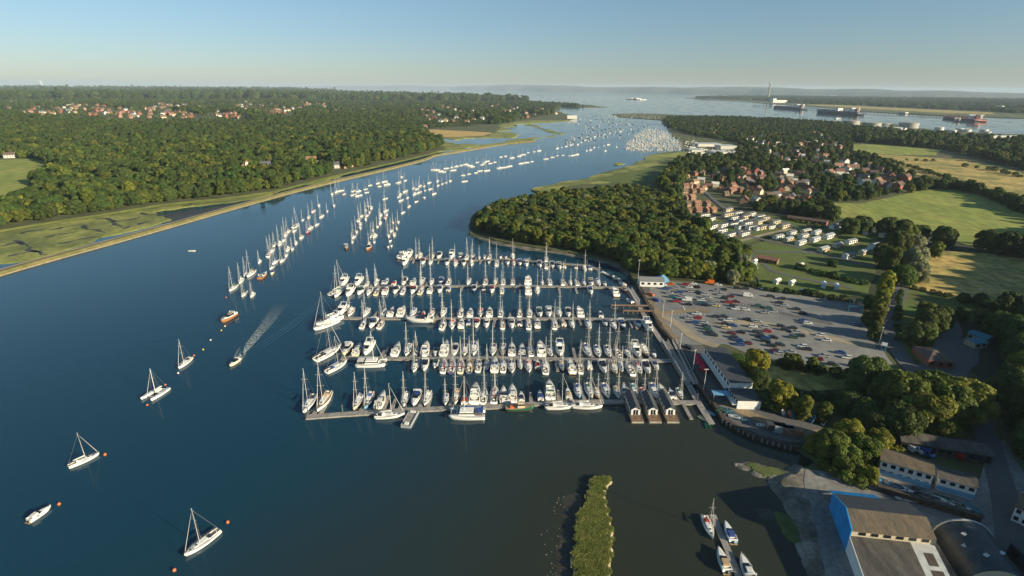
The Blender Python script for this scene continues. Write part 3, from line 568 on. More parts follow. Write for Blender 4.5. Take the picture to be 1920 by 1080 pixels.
def make_cruiser(L=10,style='sport',canvas='canvas_blue',hullm='gelcoat',name='motor_cruiser'):
    B=L*.35 if L>8 else L*.37; fb=.11*L+.15; r=thing(name,'white motor cruiser','motor cruiser'); me,S=hull_mesh(L,B,fb,[hullm,'gelcoat_navy'],stern=.94,maxat=.35,bow=.08,sheer=.5,rake=.10); obj('hull',me,r); obj('deck',deck_mesh(S,'deck_white',camber=.12),r)
    mb=MB(); x,_,hb,z=at(S,.13); mb.box((x,0,z+.04),(L*.26,B*.76,.06)); mb.build('cockpit',['cockpit'],r)
    mb=MB()
    for sy in (1,-1): mb.box((x,sy*B*.42,z+.22),(L*.26,.22,.5),top=.96,topy=.7)
    mb.box((-L/2+.15,0,z+.2),(.26,B*.8,.44)); mb.box((x+.02*L,0,z+.28),(.5,B*.55,.42)); mb.build('coaming',['gelcoat'],r)
    mb=MB(); mb.box((-L/2-.35,0,.22),(.75,B*.82,.10)); mb.build('swim_platform',['deck_teak'],r)
    if style=='sport':
        mb=MB(); loft_house(mb,S,.27,.86,.70,.55,.42,top=.75,nose=.6); c=mb.build('cabin',['gelcoat'],r)
        # wraparound windscreen
        mb=MB(); x0=at(S,.30); x1=at(S,.64); secs=[]
        for k in range(5):
            f=k/4; x_=x0[0]+(x1[0]-x0[0])*f; w=B*.40*(1-.30*f**2); h_=.66*(1-.75*max(0,f-.4)/.6); secs.append([(x_,w,x0[3]+.45),(x_-.12,w*.86,x0[3]+.5+h_),(x_-.12,-w*.86,x0[3]+.5+h_),(x_,-w,x0[3]+.45)])
        mb.loft(secs); mb.build('windscreen',['glass'],r)
        mb=MB(); secs=[]
        for k in range(5):
            f=k/4; x_=x0[0]-L*.09+(x1[0]-x0[0]-L*.09)*f; w=B*.33*(1-.12*f); z_=x0[3]+1.10+.10*math.sin(math.pi*f); secs.append([(x_,w,z_-.06),(x_,w*.7,z_+.08),(x_,-w*.7,z_+.08),(x_,-w,z_-.06)])
        mb.loft(secs); mb.build('canopy',[canvas],r)
        mb=MB(); xa=x0[0]-.1*L
        for sy in (1,-1): mb.box((xa,sy*B*.38,z+.95),(.45,.12,1.3),shear=(-.35,0))
        mb.box((xa-.35,0,z+1.62),(.5,B*.76,.12)); mb.build('radar_arch',['gelcoat'],r)
    elif style=='fly':
        mb=MB(); loft_house(mb,S,.22,.80,.78,1.30,.9,top=.84,nose=.5); c=mb.build('cabin',['gelcoat'],r)
        a=at(S,.25); b=at(S,.60)
        for sy in (1,-1):
            mb=MB(); mb.add([(a[0],sy*(a[2]*.775+.03),a[3]+.42),(b[0],sy*(b[2]*.765+.03),b[3]+.34),(b[0]-.35,sy*(b[2]*.74+.06),b[3]+.92),(a[0],sy*(a[2]*.755+.05),a[3]+1.02)],[(0,1,2,3)]); mb.build('window',['glass'],c)
        c1=at(S,.745); d1=at(S,.57); w=c1[2]*.62; zt=d1[3]+1.22; mb=MB(); mb.add([(c1[0],w,c1[3]+.45),(c1[0],-w,c1[3]+.45),(d1[0],-w*1.15,zt),(d1[0],w*1.15,zt)],[(0,1,2,3)]); mb.build('window',['glass'],c)
        mb=MB(); f0=at(S,.16); f1=at(S,.52); zf=f0[3]+1.34; mb.box(((f0[0]+f1[0])/2,0,zf+.02),(f1[0]-f0[0],B*.72,.1))
        for sy in (1,-1): mb.box(((f0[0]+f1[0])/2,sy*B*.35,zf+.25),((f1[0]-f0[0]),.12,.45),top=.95)
        mb.box((f1[0]-.15,0,zf+.3),(.3,B*.68,.55),shear=(-.2,0)); mb.box(((f0[0]+f1[0])/2+.3,0,zf+.3),(.7,B*.4,.5)); fl=mb.build('flybridge',['gelcoat'],r)
        mb=MB(); mb.box((f0[0]+.9,0,zf+.28),(1.0,B*.45,.35)); mb.build('seat',[canvas],fl)
        mb=MB(); xa=f0[0]+.4
        for sy in (1,-1): mb.box((xa,sy*B*.33,zf+.75),(.4,.10,1.3),shear=(-.5,0))
        mb.box((xa-.5,0,zf+1.42),(.5,B*.66,.12)); mb.tube((xa-.5,0,zf+1.45),(xa-.7,0,zf+2.6),.04,.03,4); mb.build('radar_arch',['gelcoat'],r)
    else:   # small day boat with a cuddy and a canvas top
        mb=MB(); loft_house(mb,S,.40,.86,.74,.55,.35,top=.78,nose=.55); c=mb.build('cabin',['gelcoat'],r)
        mb=MB(); x0=at(S,.40); x1=at(S,.55); w=B*.36
        mb.loft([[(x0[0],w,x0[3]+.4),(x0[0]-.1,w*.85,x0[3]+1.0),(x0[0]-.1,-w*.85,x0[3]+1.0),(x0[0],-w,x0[3]+.4)],[(x1[0],w*.9,x1[3]+.4),(x1[0]-.35,w*.75,x1[3]+.85),(x1[0]-.35,-w*.75,x1[3]+.85),(x1[0],-w*.9,x1[3]+.4)]]); mb.build('windscreen',['glass'],r)
        mb=MB(); xb=at(S,.12); mb.loft([[(xb[0],w,xb[3]+.35),(xb[0]+.1,w*.8,xb[3]+.95),(xb[0]+.1,-w*.8,xb[3]+.95),(xb[0],-w,xb[3]+.35)],[(x0[0]-.05,w,x0[3]+.6),(x0[0]-.1,w*.8,x0[3]+1.08),(x0[0]-.1,-w*.8,x0[3]+1.08),(x0[0]-.05,-w,x0[3]+.6)]]); mb.build('canopy',[canvas],r)
        mb=MB(); mb.box((-L/2-.2,0,.55),(.5,.42,.75),top=.7); mb.build('outboard',['dark_rubber'],r)
    if style!='day':
        mb=MB()
        for sy in (1,-1):
            prev=None
            for t in (.5,.62,.74,.85,.94,.995):
                x_,_,h_,z_=at(S,t); p=Vector((x_,sy*max(.03,h_-.1),z_+.55)); mb.tube((p.x,p.y,z_),p,.02,.02,3)
                if prev is not None: mb.tube(prev,p,.022,.022,3)
                prev=p
        mb.build('guard_rail',['alloy'],r)
    remember(r); return r
def make_catamaran(L,B,sail=True,canvas='canvas_blue',name='catamaran',label='',cat='catamaran',bridge=True):
    r=thing(name,label,cat); hb=.17*B if bridge else .13*B
    for sy in (1,-1):
        me,S=hull_mesh(L,hb*2,.10*L,['gelcoat','gelcoat_navy'],stern=.8,bow=.15); h=obj('hull',me,r,(0,sy*(B/2-hb),0)); obj('deck',deck_mesh(S,'deck_white'),h)
    z=.10*L
    if bridge:
        mb=MB(); mb.box((-.06*L,0,z-.25),(.74*L,B-2*hb+.1,.5)); mb.build('bridge_deck',['deck_white'],r)
        mb=MB(); mb.box((.02*L,0,z+.72),(.46*L,B*.62,1.35),top=.80,topy=.86,shear=(-.15,0)); c=mb.build('cabin',['gelcoat'],r)
        mb=MB(); mb.box((.02*L-.05,0,z+.82),(.465*L,B*.625,.42),top=.95,topy=.965); mb.build('window',['glass'],c)
        mb=MB(); mb.box((-.34*L,0,z+1.35),(.22*L,B*.6,.1)); 
        for sy in (1,-1):
            for dx in (-.08,.08): mb.tube((-.34*L+dx*L,sy*B*.27,z),(-.34*L+dx*L,sy*B*.27,z+1.35),.05,.05,5)
        mb.build('canopy',[canvas],r); mb=MB(); mb.box((-.30*L,0,z+.05),(.24*L,B*.55,.08)); mb.build('cockpit',['cockpit'],r)
        mb=MB(); mb.box((.36*L,0,z-.08),(.2*L,B-2.6*hb,.05)); mb.build('trampoline',['canvas_grey'],r)
    else:
        mb=MB(); mb.tube((.28*L,-B*.37,z),(.28*L,B*.37,z),.14,n=6); mb.tube((-.04*L,-B*.37,z+.05),(-.04*L,B*.37,z+.05),.22,n=6); mb.tube((-.36*L,-B*.37,z),(-.36*L,B*.37,z),.14,n=6); mb.build('crossbeam',['alloy'],r)
        mb=MB(); mb.box((-.2*L,0,z-.05),(.3*L,B*.62,.06)); mb.build('trampoline',['canvas_grey'],r); mb=MB(); mb.box((-.20*L,0,z+.28),(.24*L,B*.2,.5),top=.8); mb.build('cabin',['gelcoat'],r)
    if sail:
        mh=L*1.15; xm=.08*L if bridge else -.02*L; zb=z+1.4 if bridge else z; mb=MB(); mb.tube((xm,0,zb),(xm-.3,0,z+mh),.14,.09,6); mb.tube((xm-.1,-.9,z+mh*.6),(xm-.1,.9,z+mh*.6),.04,n=4); mb.build('mast',['spar_white'],r)
        mb=MB(); mb.tube((xm-.2,0,zb+.9),(-.38*L,0,zb+1.0),.10,.09,6); mb.build('boom',['spar_white'],r)
        mb=MB(); mb.loft([[(xm-.2+(-.36*L-xm)*k,.22*(1-.4*k)*math.cos(a),zb+1.2+.35*(1-.4*k)*math.sin(a)) for a in [j*math.pi/3 for j in range(6)]] for k in (0,.5,1)]); mb.build('sail_cover',[canvas],r)
        mb=MB(); mb.tube((.45*L,0,z+.1),(xm-.25,0,z+mh*.93),.09,.03,5); mb.build('furled_sail',['canvas_white'],r)
        mb=MB()
        for sy in (1,-1): mb.tube((-.1*L,sy*B*.46,z),(xm-.28,0,z+mh*.95),.025,n=3); mb.tube((-.42*L,sy*B*.4,z),(xm-.28,0,z+mh),.02,n=3)
        mb.build('rigging',['wire'],r)
    remember(r); return r
def make_dinghy(L,name,hullm,inner,label,cat):
    B=L*.4; r=thing(name,label,cat); S=hull_secs(L,B,.42,stern=.8,bow=.1); mb=MB(); secs=[]
    for x,xr,hb,z in S: secs.append([(x,hb,z),(xr,hb*.75,.02),(xr,hb*.4,-.1),(xr,-hb*.4,-.1),(xr,-hb*.75,.02),(x,-hb,z),(x,-max(.01,hb-.1),z),(x,-max(.01,hb-.16),z-.22),(x,max(.01,hb-.16),z-.22),(x,max(.01,hb-.1),z)])
    mb.loft(secs); mb.build('hull',[hullm],r); mb=MB()
    for t in (.2,.5,.75): x,_,hb,z=at(S,t); mb.box((x,0,z-.06),(.28,hb*1.7,.05))
    mb.build('thwart',[inner],r); remember(r); return r
# --- patterns, one of each kind (the first copy of each is moved to its own berth below)
YM={}
for nm,L,cv,hu in (('L',13.6,'canvas_navy','gelcoat'),('S',11.2,'canvas_blue','gelcoat'),('T',8.4,'canvas_blue','gelcoat')): YM[nm]=[make_yacht(L,cv,hu),L,False]
for nm,L,st,cv in (('F',13.0,'fly','canvas_white'),('M',10.4,'sport','canvas_navy'),('D',7.0,'day','canvas_blue')): YM[nm]=[make_cruiser(L,st,cv),L,False]
CATS=dict(L='sailing yacht',S='sailing yacht',T='sailing yacht',F='motor cruiser',M='motor cruiser',D='day boat')
def place_boat(k,x,y,rot,label,group,rb,canvas=None,hull=None,scale=1.0,deck=None,skip=()):
    src,L,used=YM[k]; sw={}
    if canvas: sw.update({'sail_cover':'canvas_'+canvas,'sprayhood':'canvas_'+canvas,'canopy':'canvas_'+canvas,'seat':'canvas_'+canvas})
    if hull: sw['hull']=hull
    if deck: sw['deck']=deck
    r=dup(src,(x,y,rb.uniform(-.04,.04)),rot,label,group,scale,sw,CATS[k],skip)
    if r.name.split('.')[0] != {'D':'day_boat'}.get(k,r.name.split('.')[0]): r.name='day_boat'
    YM[k][2]=True; return r
def drop_pattern(root):
    for c in list(root.children): drop_pattern(c)
    bpy.data.objects.remove(root)
SIZE={'L':'large','S':'','T':'small','F':'flybridge','M':'low','D':'small'}
def boat_words(k,canvas,hull):
    hw={'gelcoat':'white','gelcoat_navy':'navy','gelcoat_red':'red','gelcoat_green':'green','gelcoat_grey':'grey','gelcoat_sky':'light blue','gelcoat_cream':'cream','varnish':'wooden'}[hull or 'gelcoat']
    if k in 'LST': return (SIZE[k]+' '+hw+' sailing yacht, '+canvas+' covers').strip()
    return {'F':hw+' flybridge motor cruiser','M':'low '+hw+' motor cruiser','D':'small '+hw+' day boat'}[k]
# ============================================================ MARINA
RB=random.Random(21)
def place_px(x, gy):
    """ground x that shows at picture column x for ground distance gy"""
    gx=0
    for _ in range(6):
        px,_y=proj((gx,gy,0)); gx += (x-px)*(gy*math.cos(PITCH)+CAMZ*math.sin(PITCH))/F
    return gx
def poly_y(poly,x):
    if x<=poly[0][0]: return poly[0][1]
    for a,b in zip(poly,poly[1:]):
        if x<=b[0]: return a[1]+(b[1]-a[1])*(x-a[0])/(b[0]-a[0])
    return poly[-1][1]
CANV=['blue']*5+['navy']*4+['white']*3+['tan','green','grey','red']
def parse(org,sc,s):
    out=[]
    for tok in s.split():
        b,_,ex=tok.partition(':'); k=b[-1]; out.append((org+float(b[:-1])/sc,k,ex))
    return out
ROWS={}
def row(pont, poly, side, boats, word):
    boats=sorted(boats); n=0
    for i,(x,k,ex) in enumerate(boats):
        K=k.upper(); base=YM[K][1]; sc=RB.uniform(.88,1.02); L=base*sc
        py=P(x,poly_y(poly,x)).y; s=1 if side=='far' else -1; gy=py+s*(L/2+2.0); gx=place_px(x,gy)
        rot=(-math.pi/2 if k.isupper() else math.pi/2)+RB.uniform(-.05,.05)
        canvas=RB.choice(CANV); hull=RB.choices(['gelcoat','gelcoat_navy','gelcoat_cream','gelcoat_grey'],[16,1.3,1,.5])[0]
        for e in ex.split(','):
            if e in ('red','tan','green','turquoise','blue','white','navy'): canvas=e
            elif e=='rhull': hull='gelcoat_red'
            elif e=='nhull': hull='gelcoat_navy'
            elif e=='shull': hull='gelcoat_sky'
            elif e=='wood': hull='varnish'
        lab='%s, %s from left, %s side of %s pontoon'%(boat_words(K,canvas,hull),nth(i+1),side,word)
        place_boat(K,gx,gy,rot,lab,'boats berthed on the %s pontoon'%word,RB,canvas,hull,sc,deck='deck_teak' if (K in 'LS' and RB.random()<.18) else None,skip=() if pont<3 else ('guard_rail','hatch'))
    ROWS[(pont,side)]=[b[0] for b in boats]
PON={1:[(575,784),(640,779),(707,775),(760,771),(852,767),(940,764),(1044,756),(1169,755),(1309,757)],2:[(640,673),(790,674),(940,673),(1148,677),(1262,678)],3:[(645,598),(761,598.6),(857,599),(1101,599),(1212,602)],4:[(640,541),(761,538.5),(860,537.5),(1028,538),(1172,541)],5:[(752,487),(804,487),(860,489.5),(956,488),(1060,496),(1101,499)]}
z6=lambda s: parse(540,4.8,s); z7=lambda s: parse(940,4.8,s); z4=lambda s: parse(400,4.154,s); z5=lambda s: parse(860,4.154,s)
row(1,PON[1],'far',z6('190L:navy 322L:tan 630S:white 722S:blue,shull 840m 1055S:white 1150M 1250S:white 1420T:blue 1515S:tan 1590d 1685f 1765s 1860s:red')+z7('20m 100m 180d 350d 435f 600d:tan 690S:blue,shull 790S 862T:tan,wood 940S 1042T 1115m:navy 1195S:turquoise 1275T:red 1372S 1450m 1530d 1605T:green'),'nearest')
row(2,PON[2],'far',z6('530M:white 630m 722F 980m 1078S:grey 1155t:tan 1240f 1330D 1415f:white 1500M 1592S 1672L 1845S')+z7('15S 95m 185m 265s:white 355f 440S 525F 770L:blue 865S 960S:navy 1042s 1130S:grey 1212F 1292L:white 1368D'),'second')
row(2,PON[2],'near',z6('1145S 1232M 1328D:green 1405s:red 1478s:red 1556s:red 1635s:tan 1715s 1790t:blue 1862m')+z7('15s 92S 170T 245S 325d 395s 545T 625m 705s:navy 790d 915M 1012S:tan 1075T 1155s:tan 1235S 1305M 1390D'),'second')
row(3,PON[3],'far',z4('1000F 1070S 1190S 1330s 1387m:navy 1470f:tan 1555S 1635d:red 1702S 1790S')+z5('18s 90m 170S 240m 325s 475s 550s:white 630M 700M 782S 852M 940f 1105d'),'third')
row(3,PON[3],'near',z4('1172s 1242M 1308s 1790s 1860S')+z5('20m:navy 80d 140M 215M 340s 410M 475d:navy 545s:tan 612m 745s 815d:tan 882S 1010S:blue 1140D 1205S 1272M 1400D:blue 1475F'),'third')
row(4,PON[4],'far',z4('1015F 1128F 1200t 1270S 1345m 1412d 1485M 1560m 1625S 1698S 1772M 1835s')+z5('75S 208s 285S 345s 420s 540f:tan 650T 705s 810s 870T 918s 975T:blue 1030M 1085S 1137D'),'fourth')
row(4,PON[4],'near',z4('972L 1062F 1145M 1215S 1278s 1345m 1420M 1480s 1555M 1620s 1690m 1762M 1835d')+z5('120M 195d 258M 335s 540f:tan 612S 1025M 1215f'),'fourth')
row(5,PON[5],'far',z4('1525F 1585S 1610S 1712S 1757M 1855F')+z5('10M 65s 110S 160T 200D 240s 325D 365D 420S 680s'),'farthest')
row(5,PON[5],'near',z4('1490F 1632M 1690S 1820M 1885S')+z5('38M 100S 235D 295s 380M 430S 475M 525M 630M 682s 728M 782M 820d:tan 910d:navy 980S 1022d:blue'),'farthest')
# boats lying alongside
def alongside(k,x,y,heading,label,canvas='white',hull=None,scale=1.0):
    p=P(x,y); return place_boat(k,p.x,p.y,heading,label,'boats lying alongside the pontoons',RB,canvas,hull,scale)
alongside('S',731,782,math.radians(8),'cream white sailing yacht lying along near side of nearest pontoon, left of barge','white',scale=.95)
alongside('S',1050,765,math.radians(4),'white sailing yacht lying alongside nearest pontoon, right of the green fishing boat','white')
alongside('S',1100,764.5,math.radians(-3),'white sailing yacht lying alongside nearest pontoon, next left of the houseboats','white',scale=1.02)
alongside('M',787,603,math.radians(180),'large white sports cruiser lying lengthwise on near side of third pontoon','navy',scale=1.35)
alongside('L',617,665,math.radians(62),'large white yacht at river end of second pontoon, outermost','navy',scale=1.12)
alongside('S',632,690,math.radians(60),'white yacht at river end of second pontoon, inside the large one','blue')
alongside('F',617,606,math.radians(235),'largest white motor yacht at river end of third pontoon','white',scale=1.12)
alongside('L',612,612,math.radians(235),'large white yacht outside the motor yacht at third pontoon end','white',scale=1.05)
alongside('L',636,548,math.radians(65),'large white yacht at river end of fourth pontoon','white',scale=1.1)
alongside('F',762,481,math.radians(62),'white flybridge cruiser at river end of farthest pontoon, outer','white',scale=1.15)
alongside('S',1213,642,math.radians(-60),'white yacht moored against the diagonal walkway below the slope','blue',scale=.9) if False else None
for i,(x,y,a) in enumerate([(1128,512,-40),(1143,519,-38),(1158,525,-42),(1166,534,-60),(1172,546,-70),(1180,566,-65)]):
    p=P(x,y); r=place_boat('D',p.x,p.y,math.radians(a+180*(i%2)),'small %s day boat moored on diagonal walkway, %s from its far end'%(['white','navy','grey','white','red','white'][i],nth(i+1)),'small boats on the diagonal walkway',RB,['blue','navy','grey','white','red','blue'][i],['gelcoat','gelcoat_navy','gelcoat_grey','gelcoat','gelcoat_red','gelcoat'][i],.85)
cat=make_catamaran(13.5,7.2,True,'canvas_blue','sailing_catamaran','big white sailing catamaran lying alongside nearest pontoon, its bow to the left'); p=P(876,779); cat.location=(p.x,p.y,0); cat.rotation_euler=(0,0,math.radians(181)); cat.scale=(.95,.95,.95); tag(cat,group='catamarans in the marina')
p=P(697,683.5); dup(cat,(p.x,p.y,0),math.radians(2),'white sailing catamaran lying alongside second pontoon near its river end','catamarans in the marina',.92,{'sail_cover':'canvas_grey','canopy':'canvas_white'})
oc=make_catamaran(10.5,7.0,True,'canvas_white','sailing_catamaran','slim open catamaran on a mooring, its two hulls joined by beams','catamaran',False); a_,b_=P(274,752),P(309,729); p=(a_+b_)/2; d_=a_-b_; oc.location=(p.x,p.y,0); oc.rotation_euler=(0,0,math.atan2(d_.y,d_.x)); oc.scale=(d_.length/10.5,)*3
# fishing boat on the nearest pontoon
fb=thing('fishing_boat','dark green fishing boat with cream wheelhouse alongside the nearest pontoon','fishing boat'); me,S=hull_mesh(10.5,3.4,1.1,['gelcoat_green','gelcoat_red'],stern=.8,sheer=.7); obj('hull',me,fb); obj('deck',deck_mesh(S,'deck_teak'),fb)
mb=MB(); mb.box((.4,0,2.1),(2.6,2.0,2.0),top=.92); c=mb.build('wheelhouse',['paint_cream'],fb); mb=MB(); mb.box((.4,0,2.5),(2.58,2.02,.6),top=.97); mb.build('window',['glass'],c); mb=MB(); mb.tube((-1.6,0,1.2),(-1.8,0,6.5),.10,.06); mb.tube((-1.7,0,3.6),(-4.2,0,4.6),.06,.05); mb.build('mast',['varnish'],fb)
mb=MB(); mb.box((-3,0,1.35),(1.2,1.6,.5)); mb.build('hatch',['buoy_orange'],fb); p=P(975,768); fb.location=(p.x,p.y,0); fb.rotation_euler=(0,0,math.radians(3))
# grey work barge
bg_=thing('work_barge','flat grey work barge nosed out from the nearest pontoon, left of centre','barge'); mb=MB(); mb.box((0,0,.45),(9.5,3.6,.9),top=.98); mb.build('hull',['gelcoat_grey'],bg_); mb=MB(); mb.box((-.3,0,.93),(8.2,3.0,.05)); mb.build('deck',['pontoon_wood'],bg_); mb=MB()
for sy in (1,-1): mb.box((0,sy*1.65,1.05),(9.2,.18,.3))
mb.build('bulwark',['gelcoat_grey'],bg_); mb=MB(); mb.box((-3.6,0,1.25),(1.0,1.3,.6)); mb.box((3.6,0,1.2),(.7,2.0,.5)); mb.build('engine_box',['paint_white'],bg_); p=P(769,788); bg_.location=(p.x,p.y,0); bg_.rotation_euler=(0,0,math.radians(82))
# houseboats
hbt=thing('houseboat','grey roofed houseboat with white gabled front and brown deck','houseboat'); mb=MB(); mb.box((0,0,.35),(15,5.6,.7)); mb.build('pontoon_float',['pontoon_float'],hbt); mb=MB(); mb.box((0,0,.73),(14.9,5.5,.06)); mb.build('deck',['timber_brown'],hbt)
wl,ww,wh=10.6,4.2,2.5; mb=MB(); x0,x1=-7.0,3.6
mb.add([(x0,-ww/2,.76),(x1,-ww/2,.76),(x1,ww/2,.76),(x0,ww/2,.76),(x0,-ww/2,.76+wh),(x1,-ww/2,.76+wh),(x1,ww/2,.76+wh),(x0,ww/2,.76+wh),(x0,0,.76+wh+1.1),(x1,0,.76+wh+1.1)],[(0,1,5,4),(2,3,7,6),(1,2,6,9,5),(3,0,4,8,7)]); hw=mb.build('wall',['paint_white'],hbt)
mb=MB()
for sy in (1,-1): mb.add([(x0-.3,sy*(ww/2+.3),.70+wh),(x1+.35,sy*(ww/2+.3),.70+wh),(x1+.35,0,.82+wh+1.12),(x0-.3,0,.82+wh+1.12),(x0-.3,sy*(ww/2+.3),.82+wh),(x1+.35,sy*(ww/2+.3),.82+wh),(x1+.35,0,.94+wh+1.14),(x0-.3,0,.94+wh+1.14)],[(0,1,2,3),(4,5,6,7),(0,1,5,4),(1,2,6,5),(0,3,7,4)])
mb.build('roof',['roof_dark'],hbt)
for sy in (.62,-.62): mb=MB(); mb.box((x1+.02,sy,.76+1.15),(.06,.95,2.1)); mb.build('window',['glass'],hw)
mb=MB()
for k in range(4): 
    for sy in (1,-1): mb.box((-5.6+k*2.5,sy*(ww/2+.01),.76+1.4),(1.1,.05,1.0))
mb.build('side_window',['glass'],hw)
mb=MB()
for sy in (1,-1):
    for xx in (4.2,5.7,7.2): mb.box((xx,sy*2.6,1.25),(.08,.08,1.0))
    mb.box((5.7,sy*2.6,1.74),(3.1,.07,.07))
mb.build('guard_rail',['timber_brown'],hbt); remember(hbt)
for i,x in enumerate((1187,1219,1251)):
    p=P(x,770); r_=math.radians(-90); hbt.scale=(1.05,.76,.95)
    if i==0: hbt.location=(p.x,p.y,0); hbt.rotation_euler=(0,0,r_); tag(hbt,'leftmost of three dark roofed white houseboats below the nearest pontoon',None,'houseboats in a row')
    else: dup(hbt,(p.x,p.y,0),r_,['','middle one of three dark roofed white houseboats below the nearest pontoon','rightmost of three dark roofed white houseboats below the nearest pontoon'][i],'houseboats in a row',(1.05,.76,.95))
# pontoons with their fingers
def walk(mb,pts,wd,z,th=.35):
    for a,b in zip(pts,pts[1:]):
        d=b-a; mid=(a+b)/2; mb.box((mid.x,mid.y,z-th/2),(d.length+.1,wd,th),rz=math.atan2(d.y,d.x))
PW={1:'nearest',2:'second',3:'third',4:'fourth',5:'farthest'}
for k,poly in PON.items():
    t=thing('pontoon','long grey floating pontoon with fingers, %s of the five from the viewer'%PW[k],'pontoon',(0,0,0),0,'marina pontoons')
    pts=[P(*q) for q in poly]; mb=MB(); walk(mb,pts,2.6,.62,.10); mb.build('walkway',['pontoon_wood'],t); mb=MB(); walk(mb,pts,2.3,.5,.55); mb.build('float',['pontoon_float'],t)
    for side,s in (('far',1),('near',-1)):
        xs=ROWS.get((k,side),[])
        for i in range(0,len(xs)-1,2):
            if xs[i+1]-xs[i]>70: continue
            x=(xs[i]+xs[i+1])/2; y0=P(x,poly_y(poly,x)).y; ln=RB.uniform(7.5,9.5); gx=place_px(x,y0+s*ln/2)
            mb=MB(); mb.add([(gx-.75,y0+s*1.2,.6),(gx+.75,y0+s*1.2,.6),(gx+.42,y0+s*ln,.6),(gx-.42,y0+s*ln,.6),(gx-.75,y0+s*1.2,.05),(gx+.75,y0+s*1.2,.05),(gx+.42,y0+s*ln,.05),(gx-.42,y0+s*ln,.05)],[(0,1,2,3),(0,1,5,4),(1,2,6,5),(2,3,7,6),(3,0,4,7)]); mb.build('finger',['pontoon_wood'],t)
    ex={1:[(600,'far'),(715,'far'),(745,'far'),(805,'far'),(1287,'near')],2:[(715,'far'),(1077,'far'),(1044,'near')],4:[(1048,'near'),(1080,'near')],3:[(1190,'near'),(1045,'near')],5:[]}[k]
    for x,side in ex:
        s=1 if side=='far' else -1; y0=P(x,poly_y(poly,x)).y; gx=place_px(x+ (8 if x<800 and s>0 else 0),y0+s*5); mb=MB(); mb.box((gx,y0+s*6,.42),(1.3,9.5,.36),topy=1,top=.96); mb.build('finger',['pontoon_wood'],t)
    for j in range(0,len(pts)):
        mb=MB(); mb.tube((pts[j].x,pts[j].y+1.6,-1),(pts[j].x,pts[j].y+1.6,3.4),.2,.2,8); mb.build('pile',['pile_steel'],t)
dg=[(1101,499),(1125,509),(1161,526),(1172,541),(1196,571),(1212,602),(1226,620),(1262,678),(1292,725),(1309,757),(1334,797)]
t=thing('walkway','long floating walkway running diagonally along the quay wall, joining all pontoons','walkway'); mb=MB(); walk(mb,[P(*q) for q in dg],2.4,.64,.10); mb.build('walkway_deck',['pontoon_wood'],t); mb=MB(); walk(mb,[P(*q) for q in dg],2.0,.53,.5); mb.build('float',['pontoon_float'],t)
def gangway(a,b,za,zb,wd,label):
    t=thing('gangway',label,'gangway',(0,0,0),0,'gangways down to the pontoons'); a=P(*a,za); b=P(*b,zb); d=(b-a); n=Vector((-d.y,d.x,0)).normalized()*wd/2
    mb=MB(); mb.add([a+n,b+n,b-n,a-n]+[v-Vector((0,0,.15)) for v in (a+n,b+n,b-n,a-n)],[(0,1,2,3),(4,5,6,7),(0,1,5,4),(2,3,7,6),(1,2,6,5),(3,0,4,7)]); mb.build('tread',['pontoon_wood'],t)
    for s in (1,-1):
        mb=MB(); N_=14
        for i in range(N_+1):
            p_=a+d*i/N_+n*s; mb.tube(p_,p_+Vector((0,0,1.1)),.05,n=4)
            if i<N_: q_=a+d*(i+1)/N_+n*s; mb.tube(p_+Vector((0,0,.0)),q_+Vector((0,0,1.1)),.04,n=4)
        mb.tube(a+n*s+Vector((0,0,1.1)),b+n*s+Vector((0,0,1.1)),.08,n=4); mb.tube(a+n*s,b+n*s,.1,n=4); mb.build('handrail',['alloy'],t)
gangway((1247,640),(1290,716),1.6,.75,2.2,'longest metal gangway with lattice rails beside the diagonal walkway'); gangway((1264,640),(1304,720),1.65,1.1,1.6,'metal gangway with lattice rails closest to the quay edge'); gangway((1181,542),(1196,566),1.5,.8,2.0,'short metal gangway at far end of the quay below the white shed')
# timber boat hoist dock
t=thing('hoist_dock','brown timber boat hoist dock of two parallel piers jutting from the quay','dock')
for (a,b) in (((1146,577),(1217,578)),((1168,587.5),(1224,588))):
    A_,B_=P(*a),P(*b); mb=MB(); walk(mb,[A_,B_],1.5,1.75,.35)
    for i in range(7): q_=A_+(B_-A_)*(i/6.2); mb.tube((q_.x,q_.y-.5,-1),(q_.x,q_.y-.5,1.5),.18); mb.tube((q_.x,q_.y+.5,-1),(q_.x,q_.y+.5,1.5),.18)
    mb.build('pier',['timber_brown'],t)
# quay wall with timber piles
t=thing('quay_wall','long dark quay wall faced with upright timber piles','wall'); mb=MB(); qp=[P(*q) for q in quay[1:]]; secs=[]
for i,p_ in enumerate(qp):
    d=(qp[min(i+1,len(qp)-1)]-qp[max(i-1,0)]).normalized(); n=Vector((d.y,-d.x,0)); n = n if n.x<0 or n.y<0 else -n; secs.append([p_+n*.9+Vector((0,0,-1)),p_+n*.9+Vector((0,0,1.65)),p_-n*.4+Vector((0,0,1.65)),p_-n*.4+Vector((0,0,-1))])
mb.loft(secs); mb.build('capping',['timber_dark'],t); mb=MB()
for i in range(8,len(qp)-1):
    L_=(qp[i+1]-qp[i]).length; d=(qp[i+1]-qp[i]).normalized(); n=Vector((d.y,-d.x,0)); n = n if n.y<0 else -n
    for k in range(int(L_/1.7)): q_=qp[i]+d*(k*1.7+.6)+n*1.15; mb.tube((q_.x,q_.y,-1),(q_.x,q_.y,1.5),.24,.24,6)
mb.build('pile_row',['concrete'],t)
